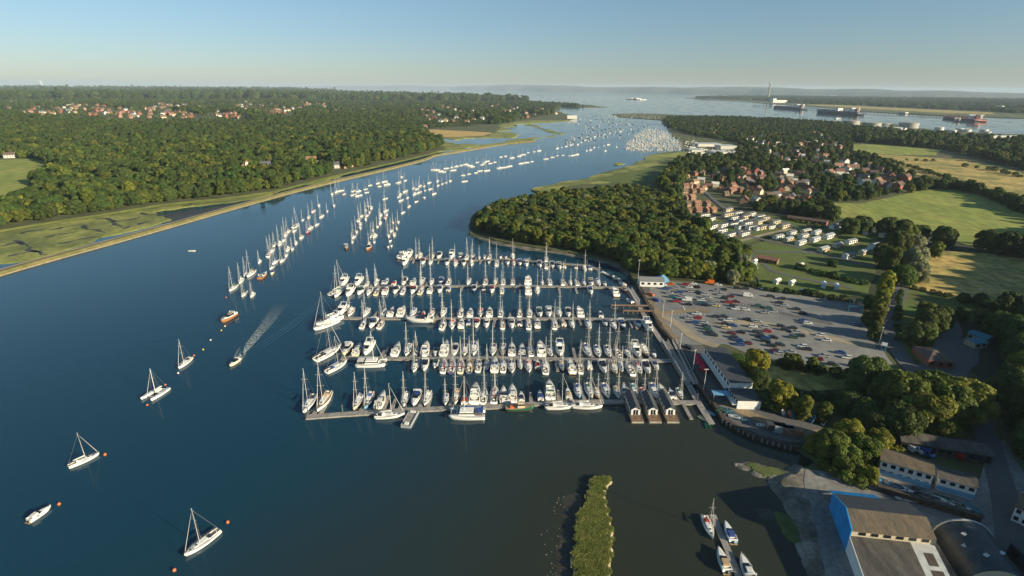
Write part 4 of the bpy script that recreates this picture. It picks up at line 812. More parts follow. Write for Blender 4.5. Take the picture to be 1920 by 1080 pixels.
# ============================================================ MOORINGS IN THE RIVER
FARY=None
def merged(root,name):
    V=[];Fs=[];I=[];ms=[]
    def rec(o,mx):
        nonlocal V
        if o.data:
            base=len(V); V+= [tuple(mx@v.co) for v in o.data.vertices]
            for p in o.data.polygons:
                m=o.data.materials[p.material_index].name
                if m not in ms: ms.append(m)
                Fs.append(tuple(base+i for i in p.vertices)); I.append(ms.index(m))
        for c in o.children: rec(c,mx@Matrix.Translation(c.location))
    for c in root.children:
        if c.name.split('.')[0] not in ('guard_rail','rigging'): rec(c,Matrix.Translation(c.location))
    return mesh_from(name,V,Fs,ms,I)
FM={k:merged(YM[k][0],{'D':'day_boat','F':'motor_cruiser','M':'motor_cruiser'}.get(k,'sailing_yacht')) for k in YM}
FMC={}
def far_mesh(k,cv):
    if cv=='blue': return FM[k]
    if (k,cv) not in FMC:
        m=FM[k].copy(); 
        for i,mm in enumerate(m.materials):
            if mm.name.startswith('canvas_') and mm.name!='canvas_white': m.materials[i]=G['canvas_'+cv]
        FMC[(k,cv)]=m
    return FMC[(k,cv)]
def moor(org,sc,s,label,group,a,b,full=True,defk='S'):
    A_,B_=P(*a),P(*b); hd=math.atan2((A_-B_).y,(A_-B_).x); lst=[]
    for tok in s.split():
        c,_,ex=tok.partition(':'); x,y=c.split(','); lst.append((org[0]+float(x)/sc,org[1]+float(y)/sc,ex))
    lst.sort(key=lambda t:-t[1])
    for i,(x,y,ex) in enumerate(lst):
        p_=P(x,y); k=defk; hull='gelcoat'; cv=RB.choice(CANV)
        for e in ex.split(','):
            if e in YM: k=e
            elif e in ('red','tan','green','blue','navy','white'): cv=e
            elif e=='wood': hull='varnish'
            elif e=='nhull': hull='gelcoat_navy'
            elif e=='rhull': hull='gelcoat_red'
            elif e=='yhull': hull='gelcoat_cream'
        if not ex: k=RB.choice('SSSSTTL' if defk=='S' else 'SSSTMD')
        rot=hd+RB.uniform(-.16,.16)+(math.pi if RB.random()<.1 else 0); lab='%s, %s from near end of %s'%(boat_words(k,cv,hull),nth(i+1),label)
        if full:
            src,L,_u=YM[k]; sw={'sail_cover':'canvas_'+cv,'sprayhood':'canvas_'+cv,'canopy':'canvas_'+cv,'hull':hull}
            r=dup(src,(p_.x,p_.y,RB.uniform(-.05,.05)),rot,lab,group,RB.uniform(.80,.98),sw,CATS[k],skip=('guard_rail','coaming','hatch'))
            if k=='D': r.name='day_boat'
        else:
            o=obj({'D':'day_boat','F':'motor_cruiser','M':'motor_cruiser'}.get(k,'sailing_yacht'),far_mesh(k,cv),None,(p_.x,p_.y,RB.uniform(-.05,.05)),rot); s_=RB.uniform(.72,.95); o.scale=(s_,)*3; tag(o,'%s, %s from near end of %s'%(boat_words(k,cv,'gelcoat'),nth(i+1),label),CATS[k],group)
moor((400,420),4.154,'155,505 215,450 255,398 292,395 240,550 305,560 360,300 390,410:M,wood 455,345 483,302 455,215 432,245 480,170 515,162 547,132 560,92 582,66 630,58 645,20 535,290 565,250 580,205 615,200 642,157 685,110 735,70:T,red,rhull 755,38 805,10 457,390:D,yhull','the left double mooring row','boats on the left double mooring row',(445,540),(600,385))
moor((0,120),3,'1702,880 1738,862 1762,832 1792,800 1808,862 1840,832 1877,800 1866,735 1893,722','the left row beyond its bend','boats where the left mooring row bends',(565,415),(625,360),False)
moor((600,280),4.8,'235,890:M,wood 290,840 302,795 325,750 357,712 360,682 348,640 375,605 410,640 422,602 442,572 408,555 460,535 432,520','the first inner mooring column','boats on the first inner mooring column',(655,465),(690,390))
moor((600,280),4.8,'435,900:M,wood 440,850 487,840 465,790 492,788 475,740 515,702 540,670 545,600 538,627 585,627 597,595 590,560','the second inner mooring column','boats on the second inner mooring column',(692,462),(722,400))
moor((600,280),4.8,'610,885:D 640,875:D 630,830:D 615,785 665,775 640,740 687,720 655,665 702,660','the third inner mooring column','boats on the third inner mooring column',(730,460),(745,410))
moor((600,280),4.8,'180,378 220,407:T,red 300,380 347,382 300,415 347,422 410,362 450,328 420,392 520,310 537,337 580,295 602,322 585,450','moorings beside the sea wall','boats moored beside the sea wall',(625,365),(730,340),False)
moor((600,280),4.8,'735,252 710,302 767,285 720,415 708,432 727,466 765,385 787,440 745,575 800,520 865,475:D 940,440:D 840,355 870,362 900,335 937,335 982,305 850,408 892,392 945,374 992,362 1025,405 1057,290 1062,330 1100,315 1137,302 1172,288','moorings in the middle bend','boats moored in the middle of the bend',(745,390),(850,335),False)
moor((600,280),4.8,'1025,187 1052,190 1087,202 1117,207 1137,175 1187,165 1197,192 1227,157 1267,148 1310,140 1350,150 1372,160 1415,120 1460,142 1477,125 1502,110 1532,130 1572,118 1287,237 1300,292 1340,225 1402,215:D 1440,198 1502,195 1615,172 1662,165 1707,155','mid river moorings beyond the bend','boats on the mid river moorings',(815,322),(930,308),False)
moor((640,120),3,'897,525:D 923,520:D 960,530 1000,520 1022,512 1050,500 1085,495 1112,490 1010,562 1040,556 1072,550 1150,536 1187,526 1215,517 1247,515 1285,517 1302,516 1325,511','moorings off the golden field','boats moored off the golden field',(960,298),(1080,285),False)
moor((640,120),3,'1215,476 1240,470 1265,465 1292,457 1330,455 1350,442 1380,490 1402,485 1422,471 1447,470 1477,460 1502,455 1377,430 1402,420 1427,410 1452,405 1482,395 1512,390 1542,385 1572,380 1485,490 1548,468','farthest moorings opposite the big marina','boats on the farthest moorings',(1040,280),(1170,245),False)
# lone boats and buoys
def lone(k,x,y,hd,lab,cv='white',hull='gelcoat',scale=1.0): p_=P(x,y); return place_boat(k,p_.x,p_.y,math.radians(hd),lab,None,RB,cv,hull,scale)
def lone2(k,bow,stern,lab,cv='white',hull='gelcoat'):
    a,b=P(*bow),P(*stern); d=a-b; place_boat(k,(a.x+b.x)/2,(a.y+b.y)/2,math.atan2(d.y,d.x),lab,None,RB,cv,hull,d.length/YM[k][1])
lone2('L',(347,1046),(412,997),'largest single yacht at bottom left, white hull between two orange buoys','navy'); lone2('S',(187,853),(129,878),'white yacht on a lone mooring at left edge, orange buoy at its bow','white')
lone2('D',(97,952),(55,980),'little white fishing day boat on a mooring, bottom left corner','white'); lone2('S',(335,693),(359,673),'single white yacht between small buoys, left of the speeding boat','navy')
lone2('M',(416,607),(441,591),'orange brown wooden motor launch on a mooring above the speeding boat','tan','varnish'); lone2('M',(431,689),(449,675),'white motor boat speeding down the river ahead of its wake','navy','gelcoat_cream')
bu=MB(); bu.ball((0,0,.25),.62,10,6); bm=bu.mesh('mooring_buoy',['buoy_orange'],True); bu=MB(); bu.tube((0,0,.8),(0,0,1.05),.12,n=6); hm=bu.mesh('shackle',['pile_steel']); proto=None
for i,(x,y,m_,lab) in enumerate([(427,980,'buoy_orange','orange mooring buoy at upper right of the largest lone yacht'),(327,1070,'buoy_orange','orange mooring buoy near bottom edge left of the largest lone yacht'),(197,853,'buoy_orange','orange mooring buoy off the bow of the left edge yacht'),(111,946,'buoy_orange','orange mooring buoy ahead of the little fishing boat'),(364,667,'buoy_orange','small orange buoy ahead of the yacht left of the wake'),(334,700,'buoy_white','white buoy astern of the yacht left of the wake'),(310,722,'buoy_orange','small orange buoy at the stern of the open catamaran'),(276,760,'buoy_orange','small orange buoy off the bows of the open catamaran'),(381,656,'buoy_yellow','yellow buoy in the line above the yacht left of the wake'),(395,638,'buoy_white','tiny white buoy midway along the buoy line'),(415,620,'buoy_yellow','yellow buoy just below the wooden launch'),(422,612,'buoy_white','tiny white buoy touching the wooden launch'),(444,586,'buoy_white','white buoy just above the wooden launch'),(424,558,'buoy_orange','orange buoy below the left double mooring row')]):
    p_=P(x,y); s_=.72 if y>840 else .6; o=obj('mooring_buoy',bm,None,(p_.x,p_.y,0)); o.scale=(s_,)*3; setmat(o,0,m_); obj('shackle',hm,o); tag(o,lab,'buoy','mooring buoys in open water')
# rowing boat, jetty with its boats
d=make_dinghy(4.2,'rowing_boat','gelcoat','timber_brown','small rowing boat with two sitters alone on the left of the river','rowing boat') if False else make_dinghy(5.0,'rowing_boat','gelcoat','timber_brown','small white rowing boat alone on the left of the river','rowing boat'); p_=P(360,471); d.location=(p_.x,p_.y,0); d.rotation_euler=(0,0,math.radians(8))
jt=thing('jetty','narrow grey floating jetty at bottom right with four boats beside it','jetty'); ja,jb=P(1336,968),P(1392,1100); mb=MB(); walk(mb,[ja,jb],1.7,.6,.12); mb.build('walkway_deck',['pontoon_wood'],jt); mb=MB(); walk(mb,[ja,jb],1.4,.48,.5); mb.build('float',['pontoon_float'],jt)
def at_jetty(k,t_,side,flip,lab,cv,hull,scale):
    d_=(jb-ja).normalized(); n_=Vector((d_.y,-d_.x,0)); n_=n_ if n_.x>0 else -n_; L_=YM[k][1]*scale; q_=ja+(jb-ja)*t_+n_*side*(L_*.175+1.15); place_boat(k,q_.x,q_.y,math.atan2(d_.y,d_.x)+(math.pi if flip else 0),lab,None,RB,cv,hull,scale)
at_jetty('S',.20,-1,False,'old white yacht with red and green covers, left side of the jetty head','red','gelcoat',.72); at_jetty('D',.27,1,True,'white and blue open day boat, right side of the jetty head','blue','gelcoat_sky',.95)
at_jetty('D',.68,-1,True,'white day boat with brown cockpit, left of the jetty near bottom edge','tan','gelcoat',1.0); at_jetty('M',.80,1,True,'white motor cruiser, right of the jetty at bottom edge','white','gelcoat',.78)
for k in YM: drop_pattern(YM[k][0])
# foam and ridges behind the speeding boat
def foam_mat():
    m=bpy.data.materials.new('foam'); m.use_nodes=True; t=m.node_tree; N=t.nodes.new; L=t.links.new; b=t.nodes['Principled BSDF']; b.inputs['Base Color'].default_value=(.55,.60,.58,1); b.inputs['Roughness'].default_value=.8
    at_=N('ShaderNodeAttribute'); at_.attribute_name='dens'; g=N('ShaderNodeNewGeometry'); n=N('ShaderNodeTexNoise'); n.inputs['Scale'].default_value=.9; n.inputs['Detail'].default_value=5; L(g.outputs['Position'],n.inputs['Vector'])
    r=N('ShaderNodeMapRange'); r.inputs[1].default_value=.34; r.inputs[2].default_value=.62; L(n.outputs[0],r.inputs[0]); mu=N('ShaderNodeMath'); mu.operation='MULTIPLY'; mu.use_clamp=True; L(r.outputs[0],mu.inputs[0]); L(at_.outputs['Fac'],mu.inputs[1])
    tr=N('ShaderNodeBsdfTransparent'); mx=N('ShaderNodeMixShader'); L(mu.outputs[0],mx.inputs[0]); L(tr.outputs[0],mx.inputs[1]); L(b.outputs[0],mx.inputs[2]); L(mx.outputs[0],t.nodes['Material Output'].inputs[0]); G['foam']=m
foam_mat()
def strip(name,pts,wa,wb,da,db,z):
    V=[];D=[];Fs=[];n=24
    A_=[P(*q) for q in pts]
    def pt(t):
        k=min(len(A_)-2,int(t*(len(A_)-1))); f=t*(len(A_)-1)-k; return A_[k]*(1-f)+A_[k+1]*f
    for i in range(n+1):
        t=i/n; p_=pt(t); d_=(pt(min(1,t+.02))-pt(max(0,t-.02))).normalized(); nn=Vector((-d_.y,d_.x,0)); w_=wa+(wb-wa)*t; de=da+(db-da)*t
        for j,s_ in enumerate((-1,-.82,-.4,0,.4,.82,1)): V.append(p_+nn*(s_*w_/2)+Vector((0,0,z))); D.append(de*(0 if abs(s_)==1 else (.55 if abs(s_)==.82 else .62)))
    for i in range(n):
        for j in range(6): a=i*7+j; Fs.append((a,a+7,a+8,a+1))
    me=mesh_from(name,V,Fs,['foam']); at_=me.attributes.new('dens','FLOAT','POINT'); at_.data.foreach_set('value',D); return tag(obj(name,me),kind='structure')
strip('wake',[(443,680),(462,653),(486,624),(508,597),(527,568)],2.2,8.5,1.5,.0,.03)
strip('bow_wave',[(436,686),(448,679),(462,666)],1.2,1.0,1.3,.2,.05); strip('bow_wave',[(433,684),(441,668),(450,650)],1.0,1.2,1.2,.2,.05)
rd=MB()
def ridge(pts,w_,h_):
    q_=[P(*a) for a in pts]
    for _ in range(2):
        r_=[q_[0]]
        for a,b in zip(q_,q_[1:]): r_+=[a*.75+b*.25,a*.25+b*.75]
        q_=r_+[q_[-1]]
    secs=[]; n=len(q_)
    for i,p_ in enumerate(q_):
        d_=(q_[min(i+1,n-1)]-q_[max(i-1,0)]).normalized(); nn=Vector((-d_.y,d_.x,0)); e=math.sin(math.pi*(i/(n-1)))**.5; secs.append([p_+nn*(s_*w_)+Vector((0,0,-.02+h_*e*c_)) for s_,c_ in ((-1,0),(-.6,.35),(-.2,.9),(.2,.9),(.6,.35),(1,0))])
    rd.loft(secs,0,cap=False,closed=False)
for o_ in (0,3.5,7.5): ridge([(462+o_,662+o_),(500+o_,638+o_*.8),(550+o_,605+o_*.6),(608+o_,556+o_*.4),(640+o_,535)],1.0,.16)
for i in range(7): ridge([(447+i*2,566+i*13),(446+i*1.5,576+i*13),(449+i*.8,587+i*13),(456,596+i*12)],.8,.13)
for i in range(11): ridge([(505+i*3,561-i*8),(560+i*2,554-i*8),(610+i*3,540-i*7.5)],.9,.07)
tag(rd.build('wake_ripples',['water'],smooth=True),kind='structure')
# ============================================================ CARS
for n,c in dict(white=(.62,.62,.61),silver=(.33,.34,.35),dark=(.03,.032,.036),black=(.012,.012,.014),blue=(.03,.08,.26),teal=(.02,.13,.15),red=(.33,.02,.02),maroon=(.13,.02,.025),green=(.03,.10,.06),orange=(.62,.14,.02),yellow=(.55,.47,.22)).items(): A('carpaint_'+n,c,.25,coat=.5)
RC=random.Random(5)
def make_car(kind_):
    r=thing('parked_car' if kind_!='van' else 'parked_van','parked car','car' if kind_!='van' else 'van')
    if kind_=='van': L,Wd,pr,gl=5.2,2.0,[(-2.6,.45,.9),(-2.6,1.0,2.0),(-2.45,2.25,1.9),(1.2,2.25,1.9),(1.75,1.55,1.9),(2.5,1.15,1.8),(2.6,.45,.8)],[(1.25,2.15),(1.85,1.5)]
    else: L,Wd,pr,gl=4.3,1.78,[(-2.15,.35,1),(-2.15,.85,1),(-1.7,.98,1),(1.0,.95,1),(2.0,.72,1),(2.15,.35,1)],None
    mb=MB(); h=Wd/2
    if kind_=='van':
        V=[(-2.6,.42),(-2.6,2.1),(-2.45,2.25),(1.15,2.25),(1.75,1.5),(2.5,1.15),(2.6,.42)]
    else: V=[(-2.15,.32),(-2.18,.80),(-1.75,.95),(.95,.95),(2.0,.74),(2.15,.50),(2.12,.32)]
    mb.loft([[(x,-h,z if z<.9 else z-.04) for x,z in V],[(x,-h*.86,z+.03 if z>.6 else z) for x,z in V],[(x,h*.86,z+.03 if z>.6 else z) for x,z in V],[(x,h,z if z<.9 else z-.04) for x,z in V]]) ; mb.build('body',['carpaint_white'],r)
    if kind_=='van':
        mb=MB(); 
        for s in (1,-1): mb.add([(.55,s*(h+.01),1.35),(1.5,s*(h+.01),1.35),(1.2,s*(h+.01),1.95),(.55,s*(h+.01),1.95)],[(0,1,2,3)])
        mb.add([(1.2,-h*.8,2.26),(1.2,h*.8,2.26),(1.80,h*.85,1.56),(1.80,-h*.85,1.56)],[(0,1,2,3)]); mb.build('window',['glass'],r)
    else:
        est=kind_=='estate'; b0=-2.05 if est else -1.6; b1=-1.75 if est else -1.05
        mb=MB(); mb.loft([[(b0,-h*.9,.95),(b1,-h*.72,1.40),(.25,-h*.72,1.40),(1.0,-h*.9,.94)],[(b0,h*.9,.95),(b1,h*.72,1.40),(.25,h*.72,1.40),(1.0,h*.9,.94)]]); g=mb.build('window',['glass'],r)
        mb=MB(); mb.box(((b1+.25)/2,0,1.425),(.25-b1+.05,Wd*.72,.06),top=.94); mb.build('roof',['carpaint_white'],r)
    wm=MB(); wm.tube((0,-.1,0),(0,.1,0),.31,n=10); w_=wm.mesh('wheel',['dark_rubber'])
    for x in (L*.31,-L*.30):
        for s in (1,-1): obj('wheel',w_,r,(x,s*(h-.10),.31))
    remember(r); return r
CARS={k:make_car(k) for k in ('saloon','estate','van')}
def cars(label,group,s,ang,org=(1200,480),sc=3.6):
    lst=[]
    for tok in s.split():
        c,_,ex=tok.partition(':'); x,y=c.split(','); lst.append((float(x),float(y),ex or 'dark'))
    lst.sort()
    for i,(x,y,ex) in enumerate(lst):
        p_=P(org[0]+x/sc,org[1]+y/sc); col,_,kk=ex.partition('/'); k=kk or RC.choice(['saloon','estate'])
        c=dup(CARS[k],(p_.x,p_.y,1.37),math.radians(ang+RC.uniform(-4,4)+180*(RC.random()<.5)),'%s %s, %s from left %s'%(col,'van' if k=='van' else 'car',nth(i+1),label),group,None,{'body':'carpaint_'+col,'roof':'carpaint_'+col})
cars('in the block beside the white shed','cars in the block beside the white shed','155,215:white 203,208:orange 170,240:blue 237,236:silver 200,270:silver 262,263:blue 215,297:teal 282,290:silver 245,327:red 312,318:white/van 322,347:black',-14)
cars('in the back row under the wood edge','cars in the back row under the wood edge','308,212:red 357,207:white 330,230:white 377,230:black 465,200:orange/van 526,215:white',-14)
cars('in the second cluster from the white shed','cars in the second cluster from the white shed','347,260:silver 392,265:dark 430,278:silver 452,302:silver 408,318:white 435,352:black 480,340:silver 508,357:yellow 412,337:teal',-14)
cars('in the scattered cluster at back centre','cars scattered at back centre','515,255:silver 557,246:dark 540,280:silver 567,306:dark 605,293:maroon 593,332:red 645,328:maroon 627,357:dark 640,377:white 710,384:white 724,290:white/van 655,236:dark 705,240:dark 835,242:white',-14)
cars('among those parked loosely right of centre','cars parked loosely right of centre','880,292:dark 952,308:dark 935,336:dark 970,357:silver 1050,379:dark 1100,408:black 1100,268:teal/van 800,357:green 862,372:green 838,403:silver 895,397:silver 1097,458:blue 1127,476:white 1455,486:blue',-14)
cars('in the front left column above the office','cars in the front left column above the office','377,411:white 385,439:red 325,441:silver 365,471:blue 430,472:silver 445,496:dark 457,516:green 472,538:dark 490,556:dark',-16)
cars('in the cluster right of the front column','cars right of the front column','505,431:dark 565,430:dark 587,456:white 575,480:dark 577,506:yellow 625,490:blue 615,543:maroon 675,537:black 635,572:dark 660,592:blue 668,620:blue 720,612:maroon',-16)
cars('in the big middle cluster of front rows','cars in the big middle cluster','715,450:black 790,466:silver 760,499:white 830,502:silver 787,536:dark 852,530:red 803,560:dark 842,578:blue 895,572:black 845,597:black 880,629:dark 942,622:dark',-16)
cars('in the front row cluster right of middle','cars right of the middle cluster','950,496:dark 980,521:dark 1025,508:dark 1047,537:silver 1027,571:green 1075,560:dark 1212,558:white 1250,592:white 1090,632:white 1122,653:dark',-16)
cars('along the hedge at the near edge','cars along the near hedge','908,663:maroon 930,681:silver 1010,673:silver 1232,698:silver 1345,676:blue 1390,709:white 1297,756:dark 1440,766:blue 1192,720:maroon',-16)
cars('parked in front of the quayside office','cars on the quay road','70,280:orange 108,318:blue 325,642:dark 425,800:red',-50)
cars('in the boatyard bottom right','vans in the boatyard','780,240:white/van 845,255:white/van 910,285:blue/van',-70,(1480,780),3.6); cars('in front of the long low shed','van by the long low shed','1105,300:red/van',-60,(1480,780),3.6)
# ============================================================ BUILDINGS
def frame_rect(cx,cy,ln,wd,rot):
    c,s=math.cos(rot),math.sin(rot); return lambda x,y,z: (cx+x*c-y*s, cy+x*s+y*c, z)
def building(name,label,cat,base,ln,wd,h,roof='gable',rh=1.8,wallm='render_white',roofm='tile_red',z=1.2,rot=0,group=None,wins=0,storeys=1,eave=.35,chim=False,doors=0,parent=None,winm='glass',band=None):
    """base=(x,y) of the centre, long side along local x"""
    r=thing(name,label,cat,(base[0],base[1],z),rot,group); L2,W2=ln/2,wd/2; mb=MB()
    if roof=='flat' or roof=='hip': mb.box((0,0,h/2-.2),(ln,wd,h+.4))
    else: mb.add([(-L2,-W2,-.4),(L2,-W2,-.4),(L2,W2,-.4),(-L2,W2,-.4),(-L2,-W2,h),(L2,-W2,h),(L2,W2,h),(-L2,W2,h),(-L2,0,h+rh),(L2,0,h+rh)],[(0,1,5,4),(2,3,7,6),(1,2,6,9,5),(3,0,4,8,7)])
    w_=mb.build('wall',[wallm],r); mb=MB(); e=eave
    if roof=='flat': mb.box((0,0,h+.13+.2),(ln+2*e,wd+2*e,.26))
    elif roof=='hip': mb.add([(-L2-e,-W2-e,h),(L2+e,-W2-e,h),(L2+e,W2+e,h),(-L2-e,W2+e,h),(-L2+W2*.9,0,h+rh),(L2-W2*.9,0,h+rh)] if ln>wd*1.05 else [(-L2-e,-W2-e,h),(L2+e,-W2-e,h),(L2+e,W2+e,h),(-L2-e,W2+e,h),(-.3,0,h+rh),(.3,0,h+rh)],[(0,1,5,4),(1,2,5),(2,3,4,5),(3,0,4),(3,2,1,0)])
    else:
        k=rh/W2*e
        for s in (1,-1): mb.add([(-L2-e,s*(W2+e),h-k+.06),(L2+e,s*(W2+e),h-k+.06),(L2+e,0,h+rh+.08),(-L2-e,0,h+rh+.08),(-L2-e,s*(W2+e),h-k+.22),(L2+e,s*(W2+e),h-k+.22),(L2+e,0,h+rh+.26),(-L2-e,0,h+rh+.26)],[(0,1,2,3),(4,5,6,7),(0,1,5,4),(1,2,6,5),(0,3,7,4)])
    rf=mb.build('roof',[roofm],r)
    if chim: mb=MB(); mb.box((L2*.5,0,h+rh+.3),(.7,.6,1.6)); mb.build('chimney',['brick_red'],rf)
    sh=h/storeys
    for st in range(storeys):
        for i in range(wins):
            x=-L2+ln*(i+.5)/wins
            for s in (1,-1):
                mb=MB(); ww_=min(1.6,ln/wins*.55); mb.box((x,s*(W2+.02),sh*st+sh*.56),(ww_,.10,min(1.3,sh*.5))); mb.build('window',[winm],w_)
    return r
# quayside office: two storeys, flat dark roof, white above and blue below
def office(name,label,a,b,wd,h,wins,lower=True,dz=1.4):
    A_,B_=P(*a,dz+h),P(*b,dz+h); d=(B_-A_); ln=d.length; rot=math.atan2(d.y,d.x); n=Vector((-d.y,d.x,0)).normalized()
    if n.x<0: n=-n
    c=(A_+B_)/2+n*wd/2; r=thing(name,label,'building',(c.x,c.y,dz),rot); s=-1 if (Matrix.Rotation(-rot,3,'Z')@n).y>0 else 1
    mb=MB(); mb.box((0,0,h/2-.2),(ln,wd,h+.2)); w_=mb.build('wall',['paint_white'],r); mb=MB(); mb.box((0,0,h+.05),(ln+.5,wd+.5,.22)); mb.build('roof',['roof_dark'],r)
    mb=MB(); mb.box((0,s*(wd/2+.06),h*.23),(ln+.04,.12,h*.36)); mb.build('plinth',['gelcoat_sky'],w_)
    for st in (0,1):
        for i in range(wins): mb=MB(); x=-ln/2+ln*(i+.5)/wins; mb.box((x,s*(wd/2+.10),h*(.25+.5*st)),(ln/wins*.52,.12,h*.24)); mb.build('window',['glass'],w_)
    mb=MB(); mb.box((0,s*(wd/2+.9),h*.47),(ln*.96,1.7,.12)); mb.build('balcony',['paint_white'],r); mb=MB()
    for i in range(wins*2): x=-ln*.48+ln*.96*i/(wins*2-1); mb.tube((x,s*(wd/2+1.7),h*.47),(x,s*(wd/2+1.7),h*.47+1.1),.05,n=4)
    mb.box((0,s*(wd/2+1.7),h*.47+1.1),(ln*.96,.09,.09)); mb.build('balcony_rail',['alloy'],r); return r
office('marina_office','long two storey white marina office with flat dark roof on the quay',(1322,652),(1369,717),8.6,5.2,9); office('office_wing','shorter lower wing with dark roof at the near end of the marina office',(1369,729),(1384,751),8.4,3.6,4)
b=P(1219,541); building('shed','white single storey shed with pale grey roof at the edge of the wood','shed',(b.x+1.0,b.y+3.5),14,8,3.2,'gable',1.3,'paint_white','canvas_grey',1.4,math.radians(-4),wins=4)
b=P(1243,536); t=thing('tent','blue peaked tent beside the white shed','tent',(b.x,b.y+2,1.4)); mb=MB(); mb.add([(-3,-3,0),(3,-3,0),(3,3,0),(-3,3,0),(-3.1,-3.1,2.6),(3.1,-3.1,2.6),(3.1,3.1,2.6),(-3.1,3.1,2.6),(0,0,5.2)],[(0,1,5,4),(1,2,6,5),(2,3,7,6),(3,0,4,7),(4,5,8),(5,6,8),(6,7,8),(7,4,8)]); mb.build('canvas',['gelcoat_sky'],t); setmat(t.children[0],0,'gelcoat_sky')
# big blue workshop, bottom right
A('sheet_blue',(.02,.27,.62),.45,var=.12,scale=.4); A('roof_brown',(.16,.12,.08),.9,var=.3,scale=.22,col2=(.10,.085,.065),stretch=(2.2,.35,1)); A('roof_grey',(.055,.050,.046),.85,var=.35,scale=.25,col2=(.105,.095,.085),stretch=(2.0,.4,1)); A('skylight_white',(.50,.51,.50),.5,var=.1,scale=.6)
zb=1.4; ws=thing('workshop','big bottom right boat workshop with blue gable wall and brown monopitch roofs','workshop',(0,0,0))
e=lambda x,y,h: P(x,y,zb+h)
r1=[e(1587,952,8.2),e(1738,969,8.2),e(1757,1012,6.6),e(1598,995,6.6)]           # upper brown roof
def down(p_,z=zb-.3): return Vector((p_.x,p_.y,z))
a_,b_,c_,d_=r1; mb=MB()
mb.add([a_,b_,c_,d_]+[v-Vector((0,0,.25)) for v in (a_,b_,c_,d_)],[(0,1,2,3),(4,5,6,7),(0,1,5,4),(1,2,6,5),(2,3,7,6),(3,0,4,7)]); mb.build('upper_roof',['roof_brown'],ws)
fr=[Vector((v.x,v.y,v.z)) for v in (d_,c_)]; g_=(a_-d_); g_.z=0; g_.normalize()
bk0,bk1=a_+g_*9.5,b_+g_*9.5; bk0.z=bk1.z=zb+4.6
mb=MB(); mb.add([a_+Vector((0,0,-.03)),b_+Vector((0,0,-.03)),bk1,bk0]+[v-Vector((0,0,.25)) for v in (a_,b_,bk1,bk0)],[(0,1,2,3),(4,5,6,7),(1,2,6,5),(2,3,7,6),(3,0,4,7)]); mb.build('rear_roof',['roof_dark'],ws)
ins=lambda v,k=.4: v
mb=MB(); lo=zb+4.6; mb.add([Vector((d_.x,d_.y,lo))+g_*.4,Vector((c_.x,c_.y,lo))+g_*.4,c_+g_*.4-Vector((0,0,.3)),d_+g_*.4-Vector((0,0,.3)),Vector((d_.x,d_.y,lo))+g_*.8,Vector((c_.x,c_.y,lo))+g_*.8,c_+g_*.8-Vector((0,0,.3)),d_+g_*.8-Vector((0,0,.3))],[(0,1,2,3),(4,5,6,7),(0,3,7,4),(1,2,6,5)]); cl=mb.build('clerestory_wall',['paint_cream'],ws)
for k in range(6):
    f=.14+.15*k; q_=d_*(1-f)+c_*f; dd=(c_-d_).normalized(); mb=MB(); mb.box((q_.x+g_.x*.36,q_.y+g_.y*.36,lo+.95),(1.5,.16,.85),rz=math.atan2(dd.y,dd.x)); mb.build('window',['glass'],cl)
l0,l1=Vector((d_.x,d_.y,lo+.05))+g_*.35,Vector((c_.x,c_.y,lo+.05))+g_*.35; m0,m1=l0-g_*15.5,l1-g_*15.5; m0.z=m1.z=zb+3.6
mid0=l0*(1-.72)+l1*.72; mid1=m0*(1-.72)+m1*.72
mb=MB(); q4=[l0,mid0,mid1,m0]; mb.add(q4+[v-Vector((0,0,.25)) for v in q4],[(0,1,2,3),(4,5,6,7),(0,1,5,4),(2,3,7,6),(3,0,4,7)]); lr=mb.build('lower_roof',['roof_grey'],ws)
q4=[mid0,l1,m1,mid1]; mb=MB(); mb.add(q4+[v-Vector((0,0,.25)) for v in q4],[(0,1,2,3),(4,5,6,7),(0,1,5,4),(1,2,6,5),(2,3,7,6)]); pr_=mb.build('pale_roof',['skylight_white'],ws)
for f0,f1,g0,g1 in ((.18,.42,.35,.75),(.5,.72,.3,.8)):
    def q2(u,v): return (mid0*(1-u)+l1*u)*(1-v)+(mid1*(1-u)+m1*u)*v+Vector((0,0,.03))
    mb=MB(); mb.add([q2(g0,f0),q2(g1,f0),q2(g1,f1),q2(g0,f1)],[(0,1,2,3)]); mb.build('roof_opening',['timber_dark'],pr_)
bw=[bk0+Vector((0,0,.1)),a_+Vector((0,0,.3)),d_+Vector((0,0,.3))]; o_=(a_-b_).normalized()*.25
mb=MB(); base=[down(bk0),down(a_),down(d_)]; mb.add([v+o_ for v in bw+base]+[v for v in bw+base],[(0,1,4,3),(1,2,5,4),(6,7,10,9),(7,8,11,10),(0,1,7,6),(1,2,8,7),(2,5,11,8),(0,3,9,6)]); mb.build('gable_wall',['sheet_blue'],ws)
mb=MB(); mb.add([l0+o_*.8,m0+o_*.8,down(m0)+o_*.8,down(l0)+o_*.8,l0+o_*.2,m0+o_*.2,down(m0)+o_*.2,down(l0)+o_*.2],[(0,1,2,3),(4,5,6,7),(0,1,5,4),(1,2,6,5)]); mb.build('side_wall',['paint_white'],ws)
mb=MB(); mb.add([m0+g_*.3,m1+g_*.3,down(m1)+g_*.3,down(m0)+g_*.3],[(0,1,2,3)]); mb.add([l1,m1,down(m1),down(l1)],[(0,1,2,3)]); mb.add([b_,c_,down(c_),down(b_)],[(0,1,2,3)]); mb.add([b_,bk1,down(bk1),down(b_)],[(0,1,2,3)]); mb.add([bk0,bk1,down(bk1),down(bk0)],[(0,1,2,3)]); mb.build('wall',['paint_cream'],ws)
mb=MB(); u0,u1=bk0-o_*6+g_*.1,bk0+(b_-a_).normalized()*13+g_*.1; u0=Vector((u0.x,u0.y,zb+4.75)); 
